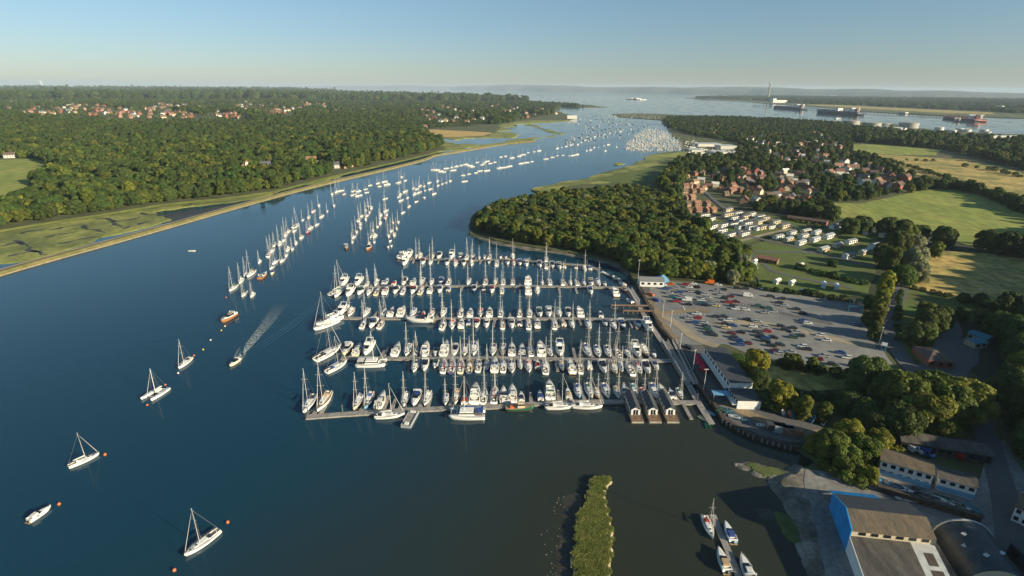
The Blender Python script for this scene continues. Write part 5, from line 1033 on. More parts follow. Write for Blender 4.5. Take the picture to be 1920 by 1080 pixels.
q4=[bk0+g_*.1,bk0+(b_-a_).normalized()*12+g_*.1,bk0+(b_-a_).normalized()*12+g_*3.4-Vector((0,0,1.6)),bk0+g_*3.4-Vector((0,0,1.6))]; mb.add(q4+[v-Vector((0,0,.15)) for v in q4],[(0,1,2,3),(4,5,6,7),(0,3,7,4),(1,2,6,5),(2,3,7,6)]); mb.build('lean_to_roof',['sheet_blue'],ws)
# arched store
A('sheet_dark',(.018,.030,.042),.5,var=.35,scale=.25,col2=(.05,.06,.066))
t=thing('arched_store','dark arched corrugated store right of the blue workshop','store'); s0,s1=P(1803,1012,zb),P(1868,1110,zb); dd=(s1-s0).normalized(); nn=Vector((-dd.y,dd.x,0)); secs=[]
for k in range(15): p_=s0+(s1-s0)*(k/14); secs.append([p_+nn*(6.6*math.cos(a))+Vector((0,0,6.2*math.sin(a)-.3*(a in(0,math.pi)))) for a in [math.pi*j/14 for j in range(15)]])
mb=MB(); mb.loft(secs,closed=False,cap=False); mb.build('arched_roof',['sheet_dark'],t,smooth=True)
for s_ in (secs[0],secs[-1]): mb=MB(); mb.add(s_,[tuple(range(15))]); mb.build('end_wall',['paint_cream'],t)
mb=MB(); prev=None
for j in range(15):
    p_=secs[0][j]-dd*.12+Vector((0,0,.05))
    if prev is not None: mb.tube(prev,p_,.28,n=4)
    prev=p_
mb.build('arch_rim',['skylight_white'],t); mb=MB()
for (k,j) in ((4,9),(7,10),(10,8),(8,5)): p_=Vector(secs[k][j]); mb.box((p_.x,p_.y,p_.z+.1),(1.3,.9,.12),rz=.4)
mb.build('skylight',['skylight_white'],t)
def px_building(name,label,cat,a,b,wd,h,roof,rh,wallm,roofm,wins,storeys=1,dz=1.4,eave=.3,side=1,group=None):
    """long eave between picture points a and b (at the foot of the wall nearest the viewer)"""
    A_,B_=P(*a,dz),P(*b,dz); d=B_-A_; rot=math.atan2(d.y,d.x); n=Vector((-d.y,d.x,0)).normalized(); n=n if n.y>0 else -n; c=(A_+B_)/2+n*wd/2*side
    return building(name,label,cat,(c.x,c.y),d.length,wd,h,roof,rh,wallm,roofm,dz,rot,wins=wins,storeys=storeys,eave=eave,group=group)
w1=px_building('boatyard_office','two storey white and blue boatyard office with brown roof, left of its twin','building',(1645,889),(1742,917),7.0,5.0,'gable',.9,'paint_white','roof_brown',6,2); w2=px_building('boatyard_office','smaller two storey white and blue boatyard office, right of its twin','building',(1754,918),(1824,938),6.2,4.2,'gable',.8,'paint_white','roof_grey',4,2)
for w_,ln,wd_ in ((w1,None,7.0),(w2,None,6.2)):
    ww_=[c for c in w_.children if c.name.startswith('wall')][0]; L_=max(v.co.x for v in ww_.data.vertices); mb=MB(); mb.box((0,-wd_/2-.05,1.05),(2*L_+.1,.10,1.5)); mb.build('plinth',['gelcoat_sky'],w_)
px_building('long_shed','long low shed with shallow grey ridge roof and open bays','shed',(1687,842),(1857,871),7.5,3.0,'gable',1.5,'timber_dark','roof_grey',12); px_building('chalet','white building with brown roof at right edge above the yard','building',(1894,975),(1960,1005),9,4.5,'gable',2,'paint_white','roof_brown',4,2); px_building('store_shed','dark low store shed in the bottom right corner','shed',(1885,1040),(1960,1110),9,4,'gable',1.5,'sheet_dark','roof_dark',3)
px_building('bungalow','brown roofed single storey building on the forecourt among trees','building',(1738,688),(1786,692),13,3.2,'hip',1.6,'brick_red','tile_brown',3); px_building('garage','turquoise roofed low garage below the trees, farther one','garage',(1812,634),(1848,646),6,2.6,'gable',.7,'paint_cream','canvas_turquoise',3); px_building('garage','turquoise roofed low garage below the trees, nearer one','garage',(1826,654),(1850,652),5,2.5,'gable',.6,'paint_cream','canvas_turquoise',2)
px_building('kiosk','small pale blue kiosk at the car park entrance','kiosk',(1651,657),(1659,659),3.5,2.6,'gable',.7,'gelcoat_sky','skylight_white',1); px_building('sheds','long red brown timber shed on the camping lawn','shed',(1418,490),(1456,497),6,2.6,'gable',1.2,'timber_brown','tile_red',5).name='camp_shed'
px_building('garage_row','long dark roofed row of garages behind the caravans','garages',(1475,413),(1549,423),8,2.6,'gable',1.2,'brick_red','tile_brown',9)
# quayside things: red parasols, awning, containers, dinghies, posts
pm=MB(); secs=[[(r_*math.cos(a),r_*math.sin(a),z_) for a in [math.pi*2*i/8 for i in range(8)]] for r_,z_ in ((1.35,2.25),(.8,2.6),(.04,2.95))]; pm.loft(secs); pc=pm.mesh('canopy',['canvas_red']); pm=MB(); pm.tube((0,0,0),(0,0,2.6),.05); pp_=pm.mesh('pole',['paint_white'])
A('parasol_red',(.45,.015,.05),.8)
for i,(x,y) in enumerate([(1304,674),(1309,679),(1306,684),(1312,686),(1316,692),(1311,691),(1318,698),(1322,702)]):
    p_=P(x,y,1.4); t=thing('parasol','red parasol on the quayside terrace, %s from its far end'%nth(i+1),'parasol',(p_.x,p_.y,1.41),.3*i,'red parasols on the terrace'); c=obj('canopy',pc,t); setmat(c,0,'parasol_red'); obj('pole',pp_,t)
t=thing('awning','pale blue flat awning on posts in front of the office wing','awning'); p_=P(1351,748,1.4); t.location=(p_.x,p_.y,1.41); t.rotation_euler=(0,0,math.radians(-5)); mb=MB(); mb.box((0,0,2.6),(6.5,3.4,.12)); mb.build('canopy',['gelcoat_sky'],t); mb=MB(); [mb.tube((x,y,0),(x,y,2.6),.06) for x in (-3,3) for y in (-1.5,1.5)]; mb.build('post',['alloy'],t)
def container(x,y,hd,m,label,ln=6.0):
    p_=P(x,y,1.4); t=thing('container',label,'container',(p_.x,p_.y,1.42),math.radians(hd),'containers on the quay'); mb=MB(); n=24
    for i in range(n): mb.box((-ln/2+ln*(i+.5)/n,0,1.25),(ln/n*.55,2.44,2.4))
    mb.box((0,0,1.25),(ln,2.38,2.5)); mb.build('body',[m],t); mb=MB()
    for s in (-.6,.6): mb.box((ln/2+.04,s,1.25),(.08,1.1,2.3))
    mb.build('door',[m],t)
container(1453,806,-14,'roof_dark','dark grey container on the quay edge, leftmost of three'); container(1468,810,-14,'gelcoat_grey','grey container on the quay edge, middle of three'); container(1484,814,-14,'timber_brown','brown container on the quay edge, rightmost of three')
for i,(x,y,hd,m,lab) in enumerate([(1364,769,-25,'canvas_turquoise','turquoise upturned dinghy on the quay, farthest of its line'),(1370,776,-25,'canvas_turquoise','turquoise upturned dinghy on the quay, second of its line'),(1377,783,-25,'gelcoat','white upturned dinghy with red edge on the quay'),(1392,788,-20,'canvas_turquoise','turquoise dinghy nearest the quay edge'),(1352,770,30,'gelcoat_green','green dinghy beside the turquoise line'),(1430,799,-10,'buoy_white','pale green rowing boat alone on the open quay'),(1333,771,-55,'gelcoat_sky','light blue dinghy hanging at the quay wall')]):
    p_=P(x,y,1.4); d=make_dinghy(4.0,'dinghy',m,'timber_brown',lab,'dinghy'); d.location=(p_.x,p_.y,1.5 if i<6 else .3); d.rotation_euler=(0,0,math.radians(hd)); tag(d,group='dinghies on the quay')
for i,(x,y,lab) in enumerate([(1325,798,'green kayak floating at the walkway end, left one'),(1334,798,'green kayak floating at the walkway end, right one'),(1317,786,'pink and white rowing skiff beside the walkway end')]):
    p_=P(x,y); d=make_dinghy(3.6,'kayak',['gelcoat_green','gelcoat_green','gelcoat_cream'][i],'gelcoat_green',lab,'kayak'); d.location=(p_.x,p_.y,0); d.rotation_euler=(0,0,math.radians([80,40,-60][i])); 
RY=random.Random(3)
for i,(X,Y,hd,m,L) in enumerate([(648,462,-40,'gelcoat_sky',7),(748,492,-40,'gelcoat',6.5),(900,533,-50,'roof_dark',6),(942,546,-45,'canvas_blue',5),(1010,576,-40,'gelcoat',7),(1078,586,-40,'gelcoat_green',7.5),(1155,617,-45,'gelcoat',4.5),(1242,638,-70,'canvas_turquoise',5),(820,566,-14,'gelcoat',8),(690,470,-40,'canvas_navy',6),(960,560,-42,'gelcoat_cream',6)]):
    p_=P(1480+X/3.6,780+Y/3.6,1.4); d=make_dinghy(L,'boat_hull',m,'timber_brown','%s open boat laid up below the boatyard offices, %s from left'%({'gelcoat_sky':'light blue','gelcoat':'white','roof_dark':'black','canvas_blue':'blue covered','gelcoat_green':'green','canvas_turquoise':'turquoise','canvas_navy':'navy','gelcoat_cream':'cream'}[m],nth(i+1)),'boat'); d.name='open_boat'; d.location=(p_.x,p_.y,1.6); d.rotation_euler=(0,0,math.radians(hd)); tag(d,group='open boats laid up in the boatyard')
px_building('bank_wall','dark retaining wall below the laid up boats','wall',(1645,922),(1838,980),.9,1.6,'flat',0,'timber_dark','timber_dark',0)
# clutter beside the track: kayaks and boxes stood on a rack
for i,(x,y,m) in enumerate([(1472,776,'gelcoat_sky'),(1478,782,'buoy_orange'),(1484,783,'canvas_turquoise'),(1466,779,'gelcoat'),(1505,788,'gelcoat'),(1546,795,'gelcoat'),(1524,792,'gelcoat_sky')]):
    p_=P(x,y,1.4); d=make_dinghy(3.6,'kayak',m,'dark_rubber','%s kayak stood up on the track side, %s from left'%({'gelcoat_sky':'light blue','buoy_orange':'orange','canvas_turquoise':'turquoise','gelcoat':'white'}[m],nth([3,1,1,1,1,1,1].index(3)+i+1 if False else [2,3,4,1,5,7,6][i])),'kayak'); d.location=(p_.x,p_.y,2.6); d.rotation_euler=(0,math.radians(-62),math.radians(RY.uniform(0,360))); tag(d,group='kayaks stood up beside the track')
lp=MB(); lp.tube((0,0,0),(0,0,9),.10,.06,6); lpm=lp.mesh('pole',['paint_white']); lp=MB(); lp.box((.35,0,9.0),(.9,.3,.16)); lp.box((-.35,0,9.0),(.9,.3,.16)); lhm=lp.mesh('lamp_head',['alloy'])
for i,(x,y,lab) in enumerate([(1319,731,'tall white lamp post on the quay beside the moored walkway end'),(1274,661,'tall white lamp post halfway along the gangways'),(1257,614,'white lamp post on the gravel verge'),(1195,534,'tall white mast like post beside the white shed'),(1299,693,'white lamp post beside the red parasols'),(1242,595,'white lamp post at the gravel verge corner'),(1830,571,'white post light at the edge of the dry field'),(1647,648,'leaning white post at the car park entrance')]):
    p_=P(x,y,1.4); t=thing('lamp_post',lab,'lamp post',(p_.x,p_.y,1.4),i,'lamp posts'); obj('pole',lpm,t); obj('lamp_head',lhm,t)
    if i==3: t.scale=(1,1,1.7)
fn=thing('goal_frame','turquoise tubular frame with netting at far right corner of the car park','frame'); mb=MB(); q_=[P(1590,585,1.4),P(1617,588,1.4),P(1612,574,1.4),P(1593,572,1.4)]
for a,b in zip(q_,q_[1:]+q_[:1]): mb.tube(a,a+Vector((0,0,3.5)),.12); mb.tube(a+Vector((0,0,3.5)),b+Vector((0,0,3.5)),.12)
mb.build('tube_frame',['canvas_turquoise'],fn)
mb=MB()
for k in range(9):
    a,b=q_[0]+(q_[1]-q_[0])*k/8,q_[3]+(q_[2]-q_[3])*k/8; mb.tube(a+Vector((0,0,3.5)),b+Vector((0,0,3.5)),.04,n=3)
mb.build('netting',['canvas_turquoise'],fn)
# white painted lines on the car park: rows of dashes
mb=MB()
for (a,b,n) in (((1252,594),(1325,594),12),((1360,600),(1385,603),8),((1425,609),(1447,613),8),((1490,622),(1522,630),10),((1330,566),(1420,580),16),((1280,580),(1288,592),1)):
    A_,B_=P(*a),P(*b); d=B_-A_
    for i in range(n): q_=A_+d*(i+.25)/n; mb.box((q_.x,q_.y,1.475),(d.length/n*.5,.45,.01),rz=math.atan2(d.y,d.x))
tag(mb.build('road_markings',['road_paint']),kind='structure')
# ============================================================ CARAVANS AND HOUSES
def zpt(s,org=(1240,300),sc=4.154):
    out=[]
    for t in s.split(): x,y=t.split(','); out.append((org[0]+float(x)/sc,org[1]+float(y)/sc))
    return out
def gz(p): return max(0,rise_z(p[0],p[1])+.6) if p[0]<0 and math.hypot(p[0],p[1])>950 else 0
def PG(x,y):
    p=P(x,y)
    for _ in range(6): p=P(x,y,gz(p))
    return p
def make_static():
    r=building('static_caravan','x','caravan',(0,0),10.5,4.0,2.7,'gable',.75,'paint_white','slate',0,0,wins=4,eave=.2); mb=MB(); mb.box((4.0,-3.0,.35),(3.4,2.0,.12)); [mb.tube((2.4+k*.8,-3.95,.35),(2.4+k*.8,-3.95,1.2),.04,n=4) for k in range(5)]; mb.box((4.0,-3.95,1.2),(3.4,.08,.08)); mb.build('veranda',['timber_brown'],r); remember(r); return r
SR=make_static(); RHs=random.Random(9)
FARH=[[],[],[],['paint_cream','tile_orange','brick_orange','tile_red','brick_red','tile_brown','render_white','slate','canvas_white']]
def far_house(src,p_,rot,s,sw,z):
    V_,F_,I_,M_=FARH; mx=Matrix.Translation((p_.x,p_.y,z))@Matrix.Rotation(rot,4,'Z')@Matrix.Scale(s,4)
    for c in src.children:
        for o in [c]+list(c.children):
            k=M_.index(sw.get(o.name.split('.')[0],o.data.materials[0].name)); b=len(V_); V_+=[tuple(mx@v.co) for v in o.data.vertices]; F_+=[tuple(b+i for i in f.vertices) for f in o.data.polygons]; I_+=[k]*len(o.data.polygons)
def spread(src,pts,label,group,ang,jit,swaps,z=1.5,smin=.9,smax=1.1,cat=None,clear=8,order='from left',limit=None):
    if limit is not None:
        pts=sorted(pts,key=lambda q:-q[1])
        for x,y in pts[limit:]:
            p_=PG(x,y); sw=RHs.choice(swaps); far_house(src,p_,math.radians(ang+RHs.uniform(-jit,jit)),RHs.uniform(smin,smax),sw[1],z+gz(p_)); u_=Vector((p_.x,p_.y,0)).normalized()*clear; CLEAR.extend([(p_.x-u_.x*k_,p_.y-u_.y*k_,clear*.95) for k_ in range(7)])
        pts=pts[:limit]
    pts=sorted(pts)
    for i,(x,y) in enumerate(pts):
        p_=PG(x,y); sw=RHs.choice(swaps); d=dup(src,(p_.x,p_.y,z+gz(p_)),math.radians(ang+RHs.uniform(-jit,jit)),(label%sw[0]+', %s %s'%(nth(i+1),order)),group,RHs.uniform(smin,smax),sw[1],cat); CLEAR.append((p_.x,p_.y,clear)); u_=Vector((p_.x,p_.y,0)).normalized()*clear; [CLEAR.append((p_.x-u_.x*k_,p_.y-u_.y*k_,clear*.9)) for k_ in ((1,) if clear<30 else (1,2,3,4,5,6))]
cs=[('white',{'wall':'paint_white','roof':'gelcoat_grey'}),('cream',{'wall':'paint_cream','roof':'gelcoat_grey'}),('white',{'wall':'paint_white','roof':'slate'}),('white',{'wall':'paint_white','roof':'canvas_grey'})]
cs2=[('white',{'wall':'paint_white','roof':'slate'}),('cream',{'wall':'paint_cream','roof':'slate'}),('white',{'wall':'paint_white','roof':'roof_dark'})]
spread(SR,zpt('905,625 985,645 1010,595 1100,620 1120,580 1080,670 1200,590 1190,645 1295,622 1255,725 1365,690 1470,662 1455,775 1570,745 1650,700 1350,545 1600,590 1480,555 1730,610'),'%s static caravan on the lawn of the lower group','static caravans of the lower group',32,6,cs,clear=11)
spread(SR,zpt('330,455 255,462 375,485 310,515 480,532 390,545 555,525 460,578 530,608 590,590 640,600 430,610 475,645 515,410 560,475 650,468 760,468 610,498 660,520 760,508 800,478 880,510 700,550 750,555 850,545 950,540 790,550 510,450 590,438 690,448 705,500 610,545'),'%s static caravan packed in the upper group','static caravans of the upper group',34,7,cs2,clear=9)
r=building('touring_caravan','x','caravan',(0,0),4.9,2.3,2.3,'gable',.35,'paint_white','gelcoat',0,0,wins=3,eave=.05); mb=MB(); mb.tube((2.4,0,.45),(3.6,0,.45),.06); mb.build('tow_bar',['alloy'],r); mb=MB(); [mb.tube((0,s*1.25-.1,.3),(0,s*1.25+.1,.3),.32,n=8) for s in (1,-1)]; mb.build('wheel',['dark_rubber'],r); remember(r)
spread(r,zpt('895,978 1010,988 1255,1008 1355,1020 720,825 715,855 728,885 1075,852'),'%s touring caravan pitched on the camping grass','touring caravans on the camping grass',60,35,[('white',{}),('white',{})],clear=6); drop_pattern(r); drop_pattern(SR)
HS={}
HS['brick']=building('brick_house','x','house',(0,0),10,7.5,5.0,'gable',3.0,'brick_orange','tile_orange',0,0,wins=3,storeys=2,chim=True); HS['far']=building('house','x','house',(0,0),11,8,5.0,'gable',3.2,'render_white','tile_red',0,0,chim=True)
for h in HS.values(): remember(h)
bs=[('orange',{'roof':'tile_orange'}),('brown roofed',{'roof':'tile_brown'}),('orange',{'roof':'tile_orange'}),('red roofed',{'roof':'tile_red'})]
spread(HS['brick'],zpt('200,318 200,372 275,367 350,367 205,425 285,420 355,420 395,420 120,282 175,272 185,228 245,265 310,262 275,225 70,215 455,250 575,250 640,255 700,255 500,285 235,318 90,250'),'%s brick house on the estate beside the wood','brick houses on the estate',28,12,bs,smin=.6,smax=.75,clear=8,z=1.2)
hs=[('red roofed',{'wall':'render_white','roof':'tile_red'}),('brown roofed',{'wall':'brick_red','roof':'tile_brown'}),('slate roofed',{'wall':'render_white','roof':'slate'}),('orange roofed',{'wall':'render_white','roof':'tile_orange'}),('pale roofed',{'wall':'render_white','roof':'canvas_white'})]
ht2=[('red roofed',{'wall':'brick_orange','roof':'tile_red'}),('brown roofed',{'wall':'brick_red','roof':'tile_brown'}),('orange roofed',{'wall':'paint_cream','roof':'tile_orange'}),('slate roofed',{'wall':'brick_red','roof':'slate'}),('pale roofed',{'wall':'paint_cream','roof':'canvas_white'}),('brown roofed',{'wall':'brick_orange','roof':'tile_brown'}),('brown roofed',{'wall':'brick_red','roof':'tile_brown'}),('slate roofed',{'wall':'render_white','roof':'slate'})]; rv=random.Random(77)
def rand_px(poly,n,mind):
    out=[]; xs=[p[0] for p in poly]; ys=[p[1] for p in poly]; k=0
    while len(out)<n and k<20000:
        k+=1; p_=(rv.uniform(min(xs),max(xs)),rv.uniform(min(ys),max(ys)))
        if inside(p_,poly) and all(abs(p_[0]-q[0])>mind or abs(p_[1]-q[1])>mind*.55 for q in out): out.append(p_)
    return out
spread(HS['far'],zpt('540,100 490,105 640,100 735,105 960,115 1290,120 780,165 575,165 440,165 640,350 740,340 1390,108 1580,108 1650,128 1690,98 1790,172 1710,222 1800,220 1860,158 1450,75 960,35 1430,30 620,95 870,330'),'%s house among trees behind the caravan park','houses behind the caravan park',20,80,ht2,z=1.2,smin=.75,smax=1.0,clear=13)
spread(HS['far'],rand_px([(1262,336),(1310,326),(1400,325),(1500,330),(1545,350),(1500,385),(1440,380),(1380,365),(1310,362)],52,7),'%s house in the leafy streets above the estate','houses in the leafy streets',20,80,ht2,z=1.2,smin=.62,smax=.85,clear=12)
spread(HS['far'],rand_px([(1290,240),(1350,236),(1440,236),(1560,256),(1600,290),(1600,302),(1540,312),(1460,305),(1395,280),(1390,262),(1300,250)],115,5),'%s house in the waterside village','houses of the waterside village',20,80,ht2,z=1.2,smin=.62,smax=.9,clear=12.5)
spread(HS['far'],rand_px([(1560,300),(1620,310),(1700,335),(1720,345),(1690,362),(1620,355),(1540,330)],18,10),'%s house beside the dry field','houses beside the dry field',20,80,hs,z=1.2,clear=12)
spread(HS['far'],rand_px([(1760,262),(1840,262),(1915,272),(1915,285),(1840,278),(1770,270)],10,8),'%s house below the storage tanks','houses below the storage tanks',20,80,hs,z=1.2,clear=15)
# left bank: villas on the wood's edge and the scattered towns behind
for i,(x,y,ln,rf,nm,lab) in enumerate([(462,322,11,'tile_orange','villa','tall cream villa with orange roof and turret at the wood edge, left bank'),(500,318,13,'slate','villa','half timbered villa half hidden by trees on the left bank'),(585,308,15,'tile_orange','villa','long orange roofed villa on the left bank'),(602,313,9,'slate','cottage','small white cottage right of the orange roofed villa'),(632,316,8,'slate','cottage','white cottage at the shore near the sea wall'),(20,297,14,'tile_brown','farmhouse','brown roofed house at the field corner, far left'),(797,240,12,'tile_red','farmhouse','red roofed farmhouse beside the golden field')]):
    p_=P(x,y); b=building(nm,lab,'house',(p_.x,p_.y),ln,8,7 if i<3 else 5,'hip' if i==0 else 'gable',3.4,'render_white',rf,1.2,math.radians(20),wins=4,storeys=2,chim=True); u_=Vector((p_.x,p_.y,0)).normalized(); CLEAR.extend([(p_.x,p_.y,15),(p_.x-u_.x*16,p_.y-u_.y*16,15),(p_.x-u_.x*32,p_.y-u_.y*32,14),(p_.x-u_.x*48,p_.y-u_.y*48,13)])
    if i==0: mb=MB(); mb.box((2.5,-2,8),(3.4,3.4,9)); tw=mb.build('turret',['render_white'],b); mb=MB(); mb.add([(.4,-4.1,12.4),(4.6,-4.1,12.4),(4.6,.1,12.4),(.4,.1,12.4),(2.5,-2,15.5)],[(0,1,4),(1,2,4),(2,3,4),(3,0,4)]); mb.build('turret_roof',['tile_orange'],tw)
gw=ribbon('garden_wall',[P(645,318),P(668,313.5),P(692,309)],2.0,4.0,'brick_orange',base=1.2,kind=None); tag(gw,'long lit orange garden wall on the left shore','wall')
town=[]
for (x0,x1,y0,y1,n) in ((150,184,179,185,9),(120,151,198,212,10),(170,208,206,218,11),(220,262,205,221,13),(270,292,205,216,6),(300,352,196,222,17),(438,488,192,203,12),(398,448,216,224,8),(492,542,207,216,8),(560,640,194,203,9),(30,120,206,216,8),(50,110,180,188,5)):
    town += rand_px([(x0,y0),(x1,y0),(x1,y1),(x0,y1)],n,4.5)
town += rand_px([(0,182),(640,178),(660,206),(520,222),(300,226),(0,222)],70,8)
ht=[('red roofed',{'wall':'brick_orange','roof':'tile_red'}),('brown roofed',{'wall':'brick_red','roof':'tile_brown'}),('orange roofed',{'wall':'paint_cream','roof':'tile_orange'}),('slate roofed',{'wall':'render_white','roof':'slate'}),('brown roofed',{'wall':'brick_orange','roof':'tile_brown'})]
spread(HS['far'],town,'%s house in the far towns on the left bank','houses of the far left bank towns',25,60,ht,z=1.3,smin=1.0,smax=1.4,clear=42,limit=18)
spread(HS['far'],rand_px([(700,188),(900,190),(1030,205),(1060,218),(1000,222),(930,225),(860,236),(820,232),(760,215),(700,200)],46,6),'%s house on the wooded point of the left bank','houses on the far left point',25,60,ht,z=1.3,smin=1.1,smax=1.5,clear=40,limit=10)
tag(mesh_from and obj('houses',mesh_from('houses',FARH[0],FARH[1],FARH[3],FARH[2])),'far small houses of the towns beyond the left bank wood','houses',None,'stuff')
for h in HS.values(): drop_pattern(h)
for k in CARS.values(): drop_pattern(k)
for i,(x,y,ln,wd,h,lab) in enumerate([(678,208,60,40,7,'long pale glasshouse block on the left bank'),(512,210,75,30,8,'pale warehouse among the far left bank houses'),(1072,223,38,16,9,'white waterside clubhouse at the tip of the left bank'),(275,166,160,70,14,'farthest pale warehouse on the left horizon, left of its neighbour'),(298,167,140,60,14,'farthest pale warehouse on the left horizon, right of its neighbour')]):
    p_=P(x,y); building('warehouse' if i!=2 else 'clubhouse',lab,'building',(p_.x,p_.y),ln,wd,h,'gable',3,'render_white','canvas_white',1.2,math.radians(5),wins=0); CLEAR.append((p_.x,p_.y-wd*.7,ln*.6))
# city on the left horizon with its tall white tower
RS=random.Random(4)
for i in range(20):
    p_=P(14+i*7.6+RS.uniform(-2,2),167.2); h=RS.uniform(45,115); k=16000/p_.length; p_=p_*k; building('tower_block','pale tower block in the city on the left horizon, %s from left'%nth(i+1),'tower block',(p_.x,p_.y),RS.uniform(50,130),50,h,'flat',0,'render_white','canvas_grey',1.2,.2,'tower blocks of the horizon city')
p_=P(79,167)*.72; t=thing('sail_tower','slender white tower with a bowed sail shape on the left horizon','tower',(p_.x,p_.y,1)); t.rotation_euler=(0,0,.9)
mb=MB(); secs=[]
for k in range(13): f=k/12; bow=38*math.sin(math.pi*min(1,f*1.02))**.8; secs.append([(bow-6,-4,f*215),(bow+6*(1-f*.6),-4,f*215),(bow+6*(1-f*.6),4,f*215),(bow-6,4,f*215)])
mb.loft(secs); mb.build('bowed_frame',['paint_white'],t); mb=MB(); mb.tube((-4,0,0),(-2,0,225),6,3,6); mb.build('shaft',['paint_white'],t)
# ============================================================ FAR SHORE: chimney, power station, ships, tanks
A('ship_hull_dark',(.05,.06,.09),.5); A('ship_hull_red',(.20,.05,.045),.5); A('ship_deck',(.16,.07,.05),.7); A('chimney_concrete',(.30,.26,.22),.8); A('tank_white',(.58,.57,.52),.5,var=.1,scale=.1); A('tank_grey',(.33,.32,.28),.6,var=.1,scale=.1)
p_=P(1440,184.5); t=thing('power_station_chimney','very tall concrete chimney on the far shore','chimney',(p_.x,p_.y,0)); hh=0
while proj((p_.x,p_.y,hh))[1]>154: hh+=2
mb=MB(); mb.tube((0,0,0),(0,0,hh*.93),13,8.5,16); mb.build('shaft',['chimney_concrete'],t); mb=MB(); mb.tube((0,0,hh*.93),(0,0,hh),9.2,9.2,16); mb.build('cap',['paint_white'],t)
def px_block(name,label,cat,x0,x1,yb,yt,depth,wm,rm,roof='flat'):
    a,b=P(x0,yb),P(x1,yb); c=(a+b)/2; h=2
    while proj((c.x,c.y,h))[1]>yt: h+=1
    return building(name,label,cat,(c.x,c.y+depth/2),(b-a).length,depth,h,roof,h*.25,wm,rm,1,math.atan2((b-a).y,(b-a).x))
px_block('power_station','pale power station hall at the foot of the far chimney','building',1452,1474,193,188.3,60,'render_white','render_white'); px_block('power_station_tower','taller pale block at left end of the power station','building',1448,1454,193,185,50,'render_white','render_white')
for i,(x0,x1,yb,yt) in enumerate([(1380,1388,186.5,184),(1395,1402,187,184),(1408,1416,188,185.5),(1418,1426,188.5,186),(1805,1822,207,203.5),(1838,1850,207,204),(1854,1864,209,206.5),(1876,1880,207,199),(1696,1702,214,211)]): px_block('refinery_building','pale industrial building on the far shore, %s from left'%nth(i+1),'building',x0,x1,yb,yt,40,'render_white','canvas_white')
def ship(label,x0,x1,y0,y1,hullm,deckm,name='tanker',bridge=.86,second=None,hull_h=13,free=1.0):
    a,b=P(x0,y0),P(x1,y1); L=(b-a).length; B=L*.16; d=b-a; t=thing(name,label,'ship',((a+b)/2)[:2]+(0,),math.atan2(d.y,d.x)+math.pi); H=hull_h*free; me,S=hull_mesh(L,B,H,[hullm,'ship_hull_red'],stern=.9,bow=-.2,maxat=.2,sheer=.15,rake=.02); obj('hull',me,t); obj('deck',deck_mesh(S,deckm,.5,.5,.3),t)
    xs=-L/2+L*(1-bridge); mb=MB(); mb.box((xs,0,H+7*free),(L*.055,B*.8,15*free)); mb.box((xs+L*.01,0,H+15*free),(L*.045,B*1.0,4*free)); s_=mb.build('superstructure',['paint_white'],t); mb=MB(); mb.box((xs-L*.05,0,H+9*free),(L*.035,B*.3,16*free),top=.8); mb.build('funnel',['ship_deck'],t)
    if second: x2=-L/2+L*(1-second); mb=MB(); mb.box((x2,0,H+6*free),(L*.05,B*.6,13*free)); mb.build('forward_superstructure',['paint_white'],t)
    mb=MB()
    for k in range(6): x=-L*.28+L*.12*k; mb.tube((x,0,H),(x,0,H+9*free),.8*free,n=5)
    mb.tube((-L*.3,0,H+2.5),(L*.42,0,H+2.5),1.2*free,n=5); mb.build('deck_gear',[deckm],t); return t
ship('dark blue tanker with white aft bridge, farthest left at the far jetty',1450,1508,202.5,206,'ship_hull_dark','ship_deck'); ship('longest dark tanker with two white superstructures at the far jetty',1531,1614,211.5,216.5,'ship_hull_dark','ship_deck',second=.52,hull_h=15); ship('red tanker with red hull at the right end of the jetty',1768,1838,221.5,229,'ship_hull_red','ship_hull_red',hull_h=11,free=.9)
ship('small dark coastal tanker with white bridge below the red tanker',1782,1832,226.5,230.5,'ship_hull_dark','ship_hull_dark',bridge=.25,hull_h=4,free=.6)
ship('white passenger ferry crossing the open estuary',1174,1206,185.5,187.5,'paint_white','paint_white','ferry',.5,.75,hull_h=12,free=.55); ship('white ferry far away before the downs',1556,1568,181.2,181.9,'paint_white','paint_white','ferry',.5,.75,hull_h=14,free=.8)
jy=thing('oil_jetty','long thin dark oil jetty behind the tankers','jetty'); mb=MB(); pj=[P(1412,199),P(1512,204.5),P(1618,212),P(1720,216.5),P(1772,219.5)]; walk(mb,[Vector((p.x,p.y,0)) for p in pj],8,7,2); mb.build('jetty_deck',['timber_dark'],jy); mb=MB()
for a,b in zip(pj,pj[1:]):
    for k in range(14): q_=a+(b-a)*k/14; mb.tube((q_.x,q_.y,-1),(q_.x,q_.y,6),1.2,n=5)
mb.build('pile_row',['timber_dark'],jy)
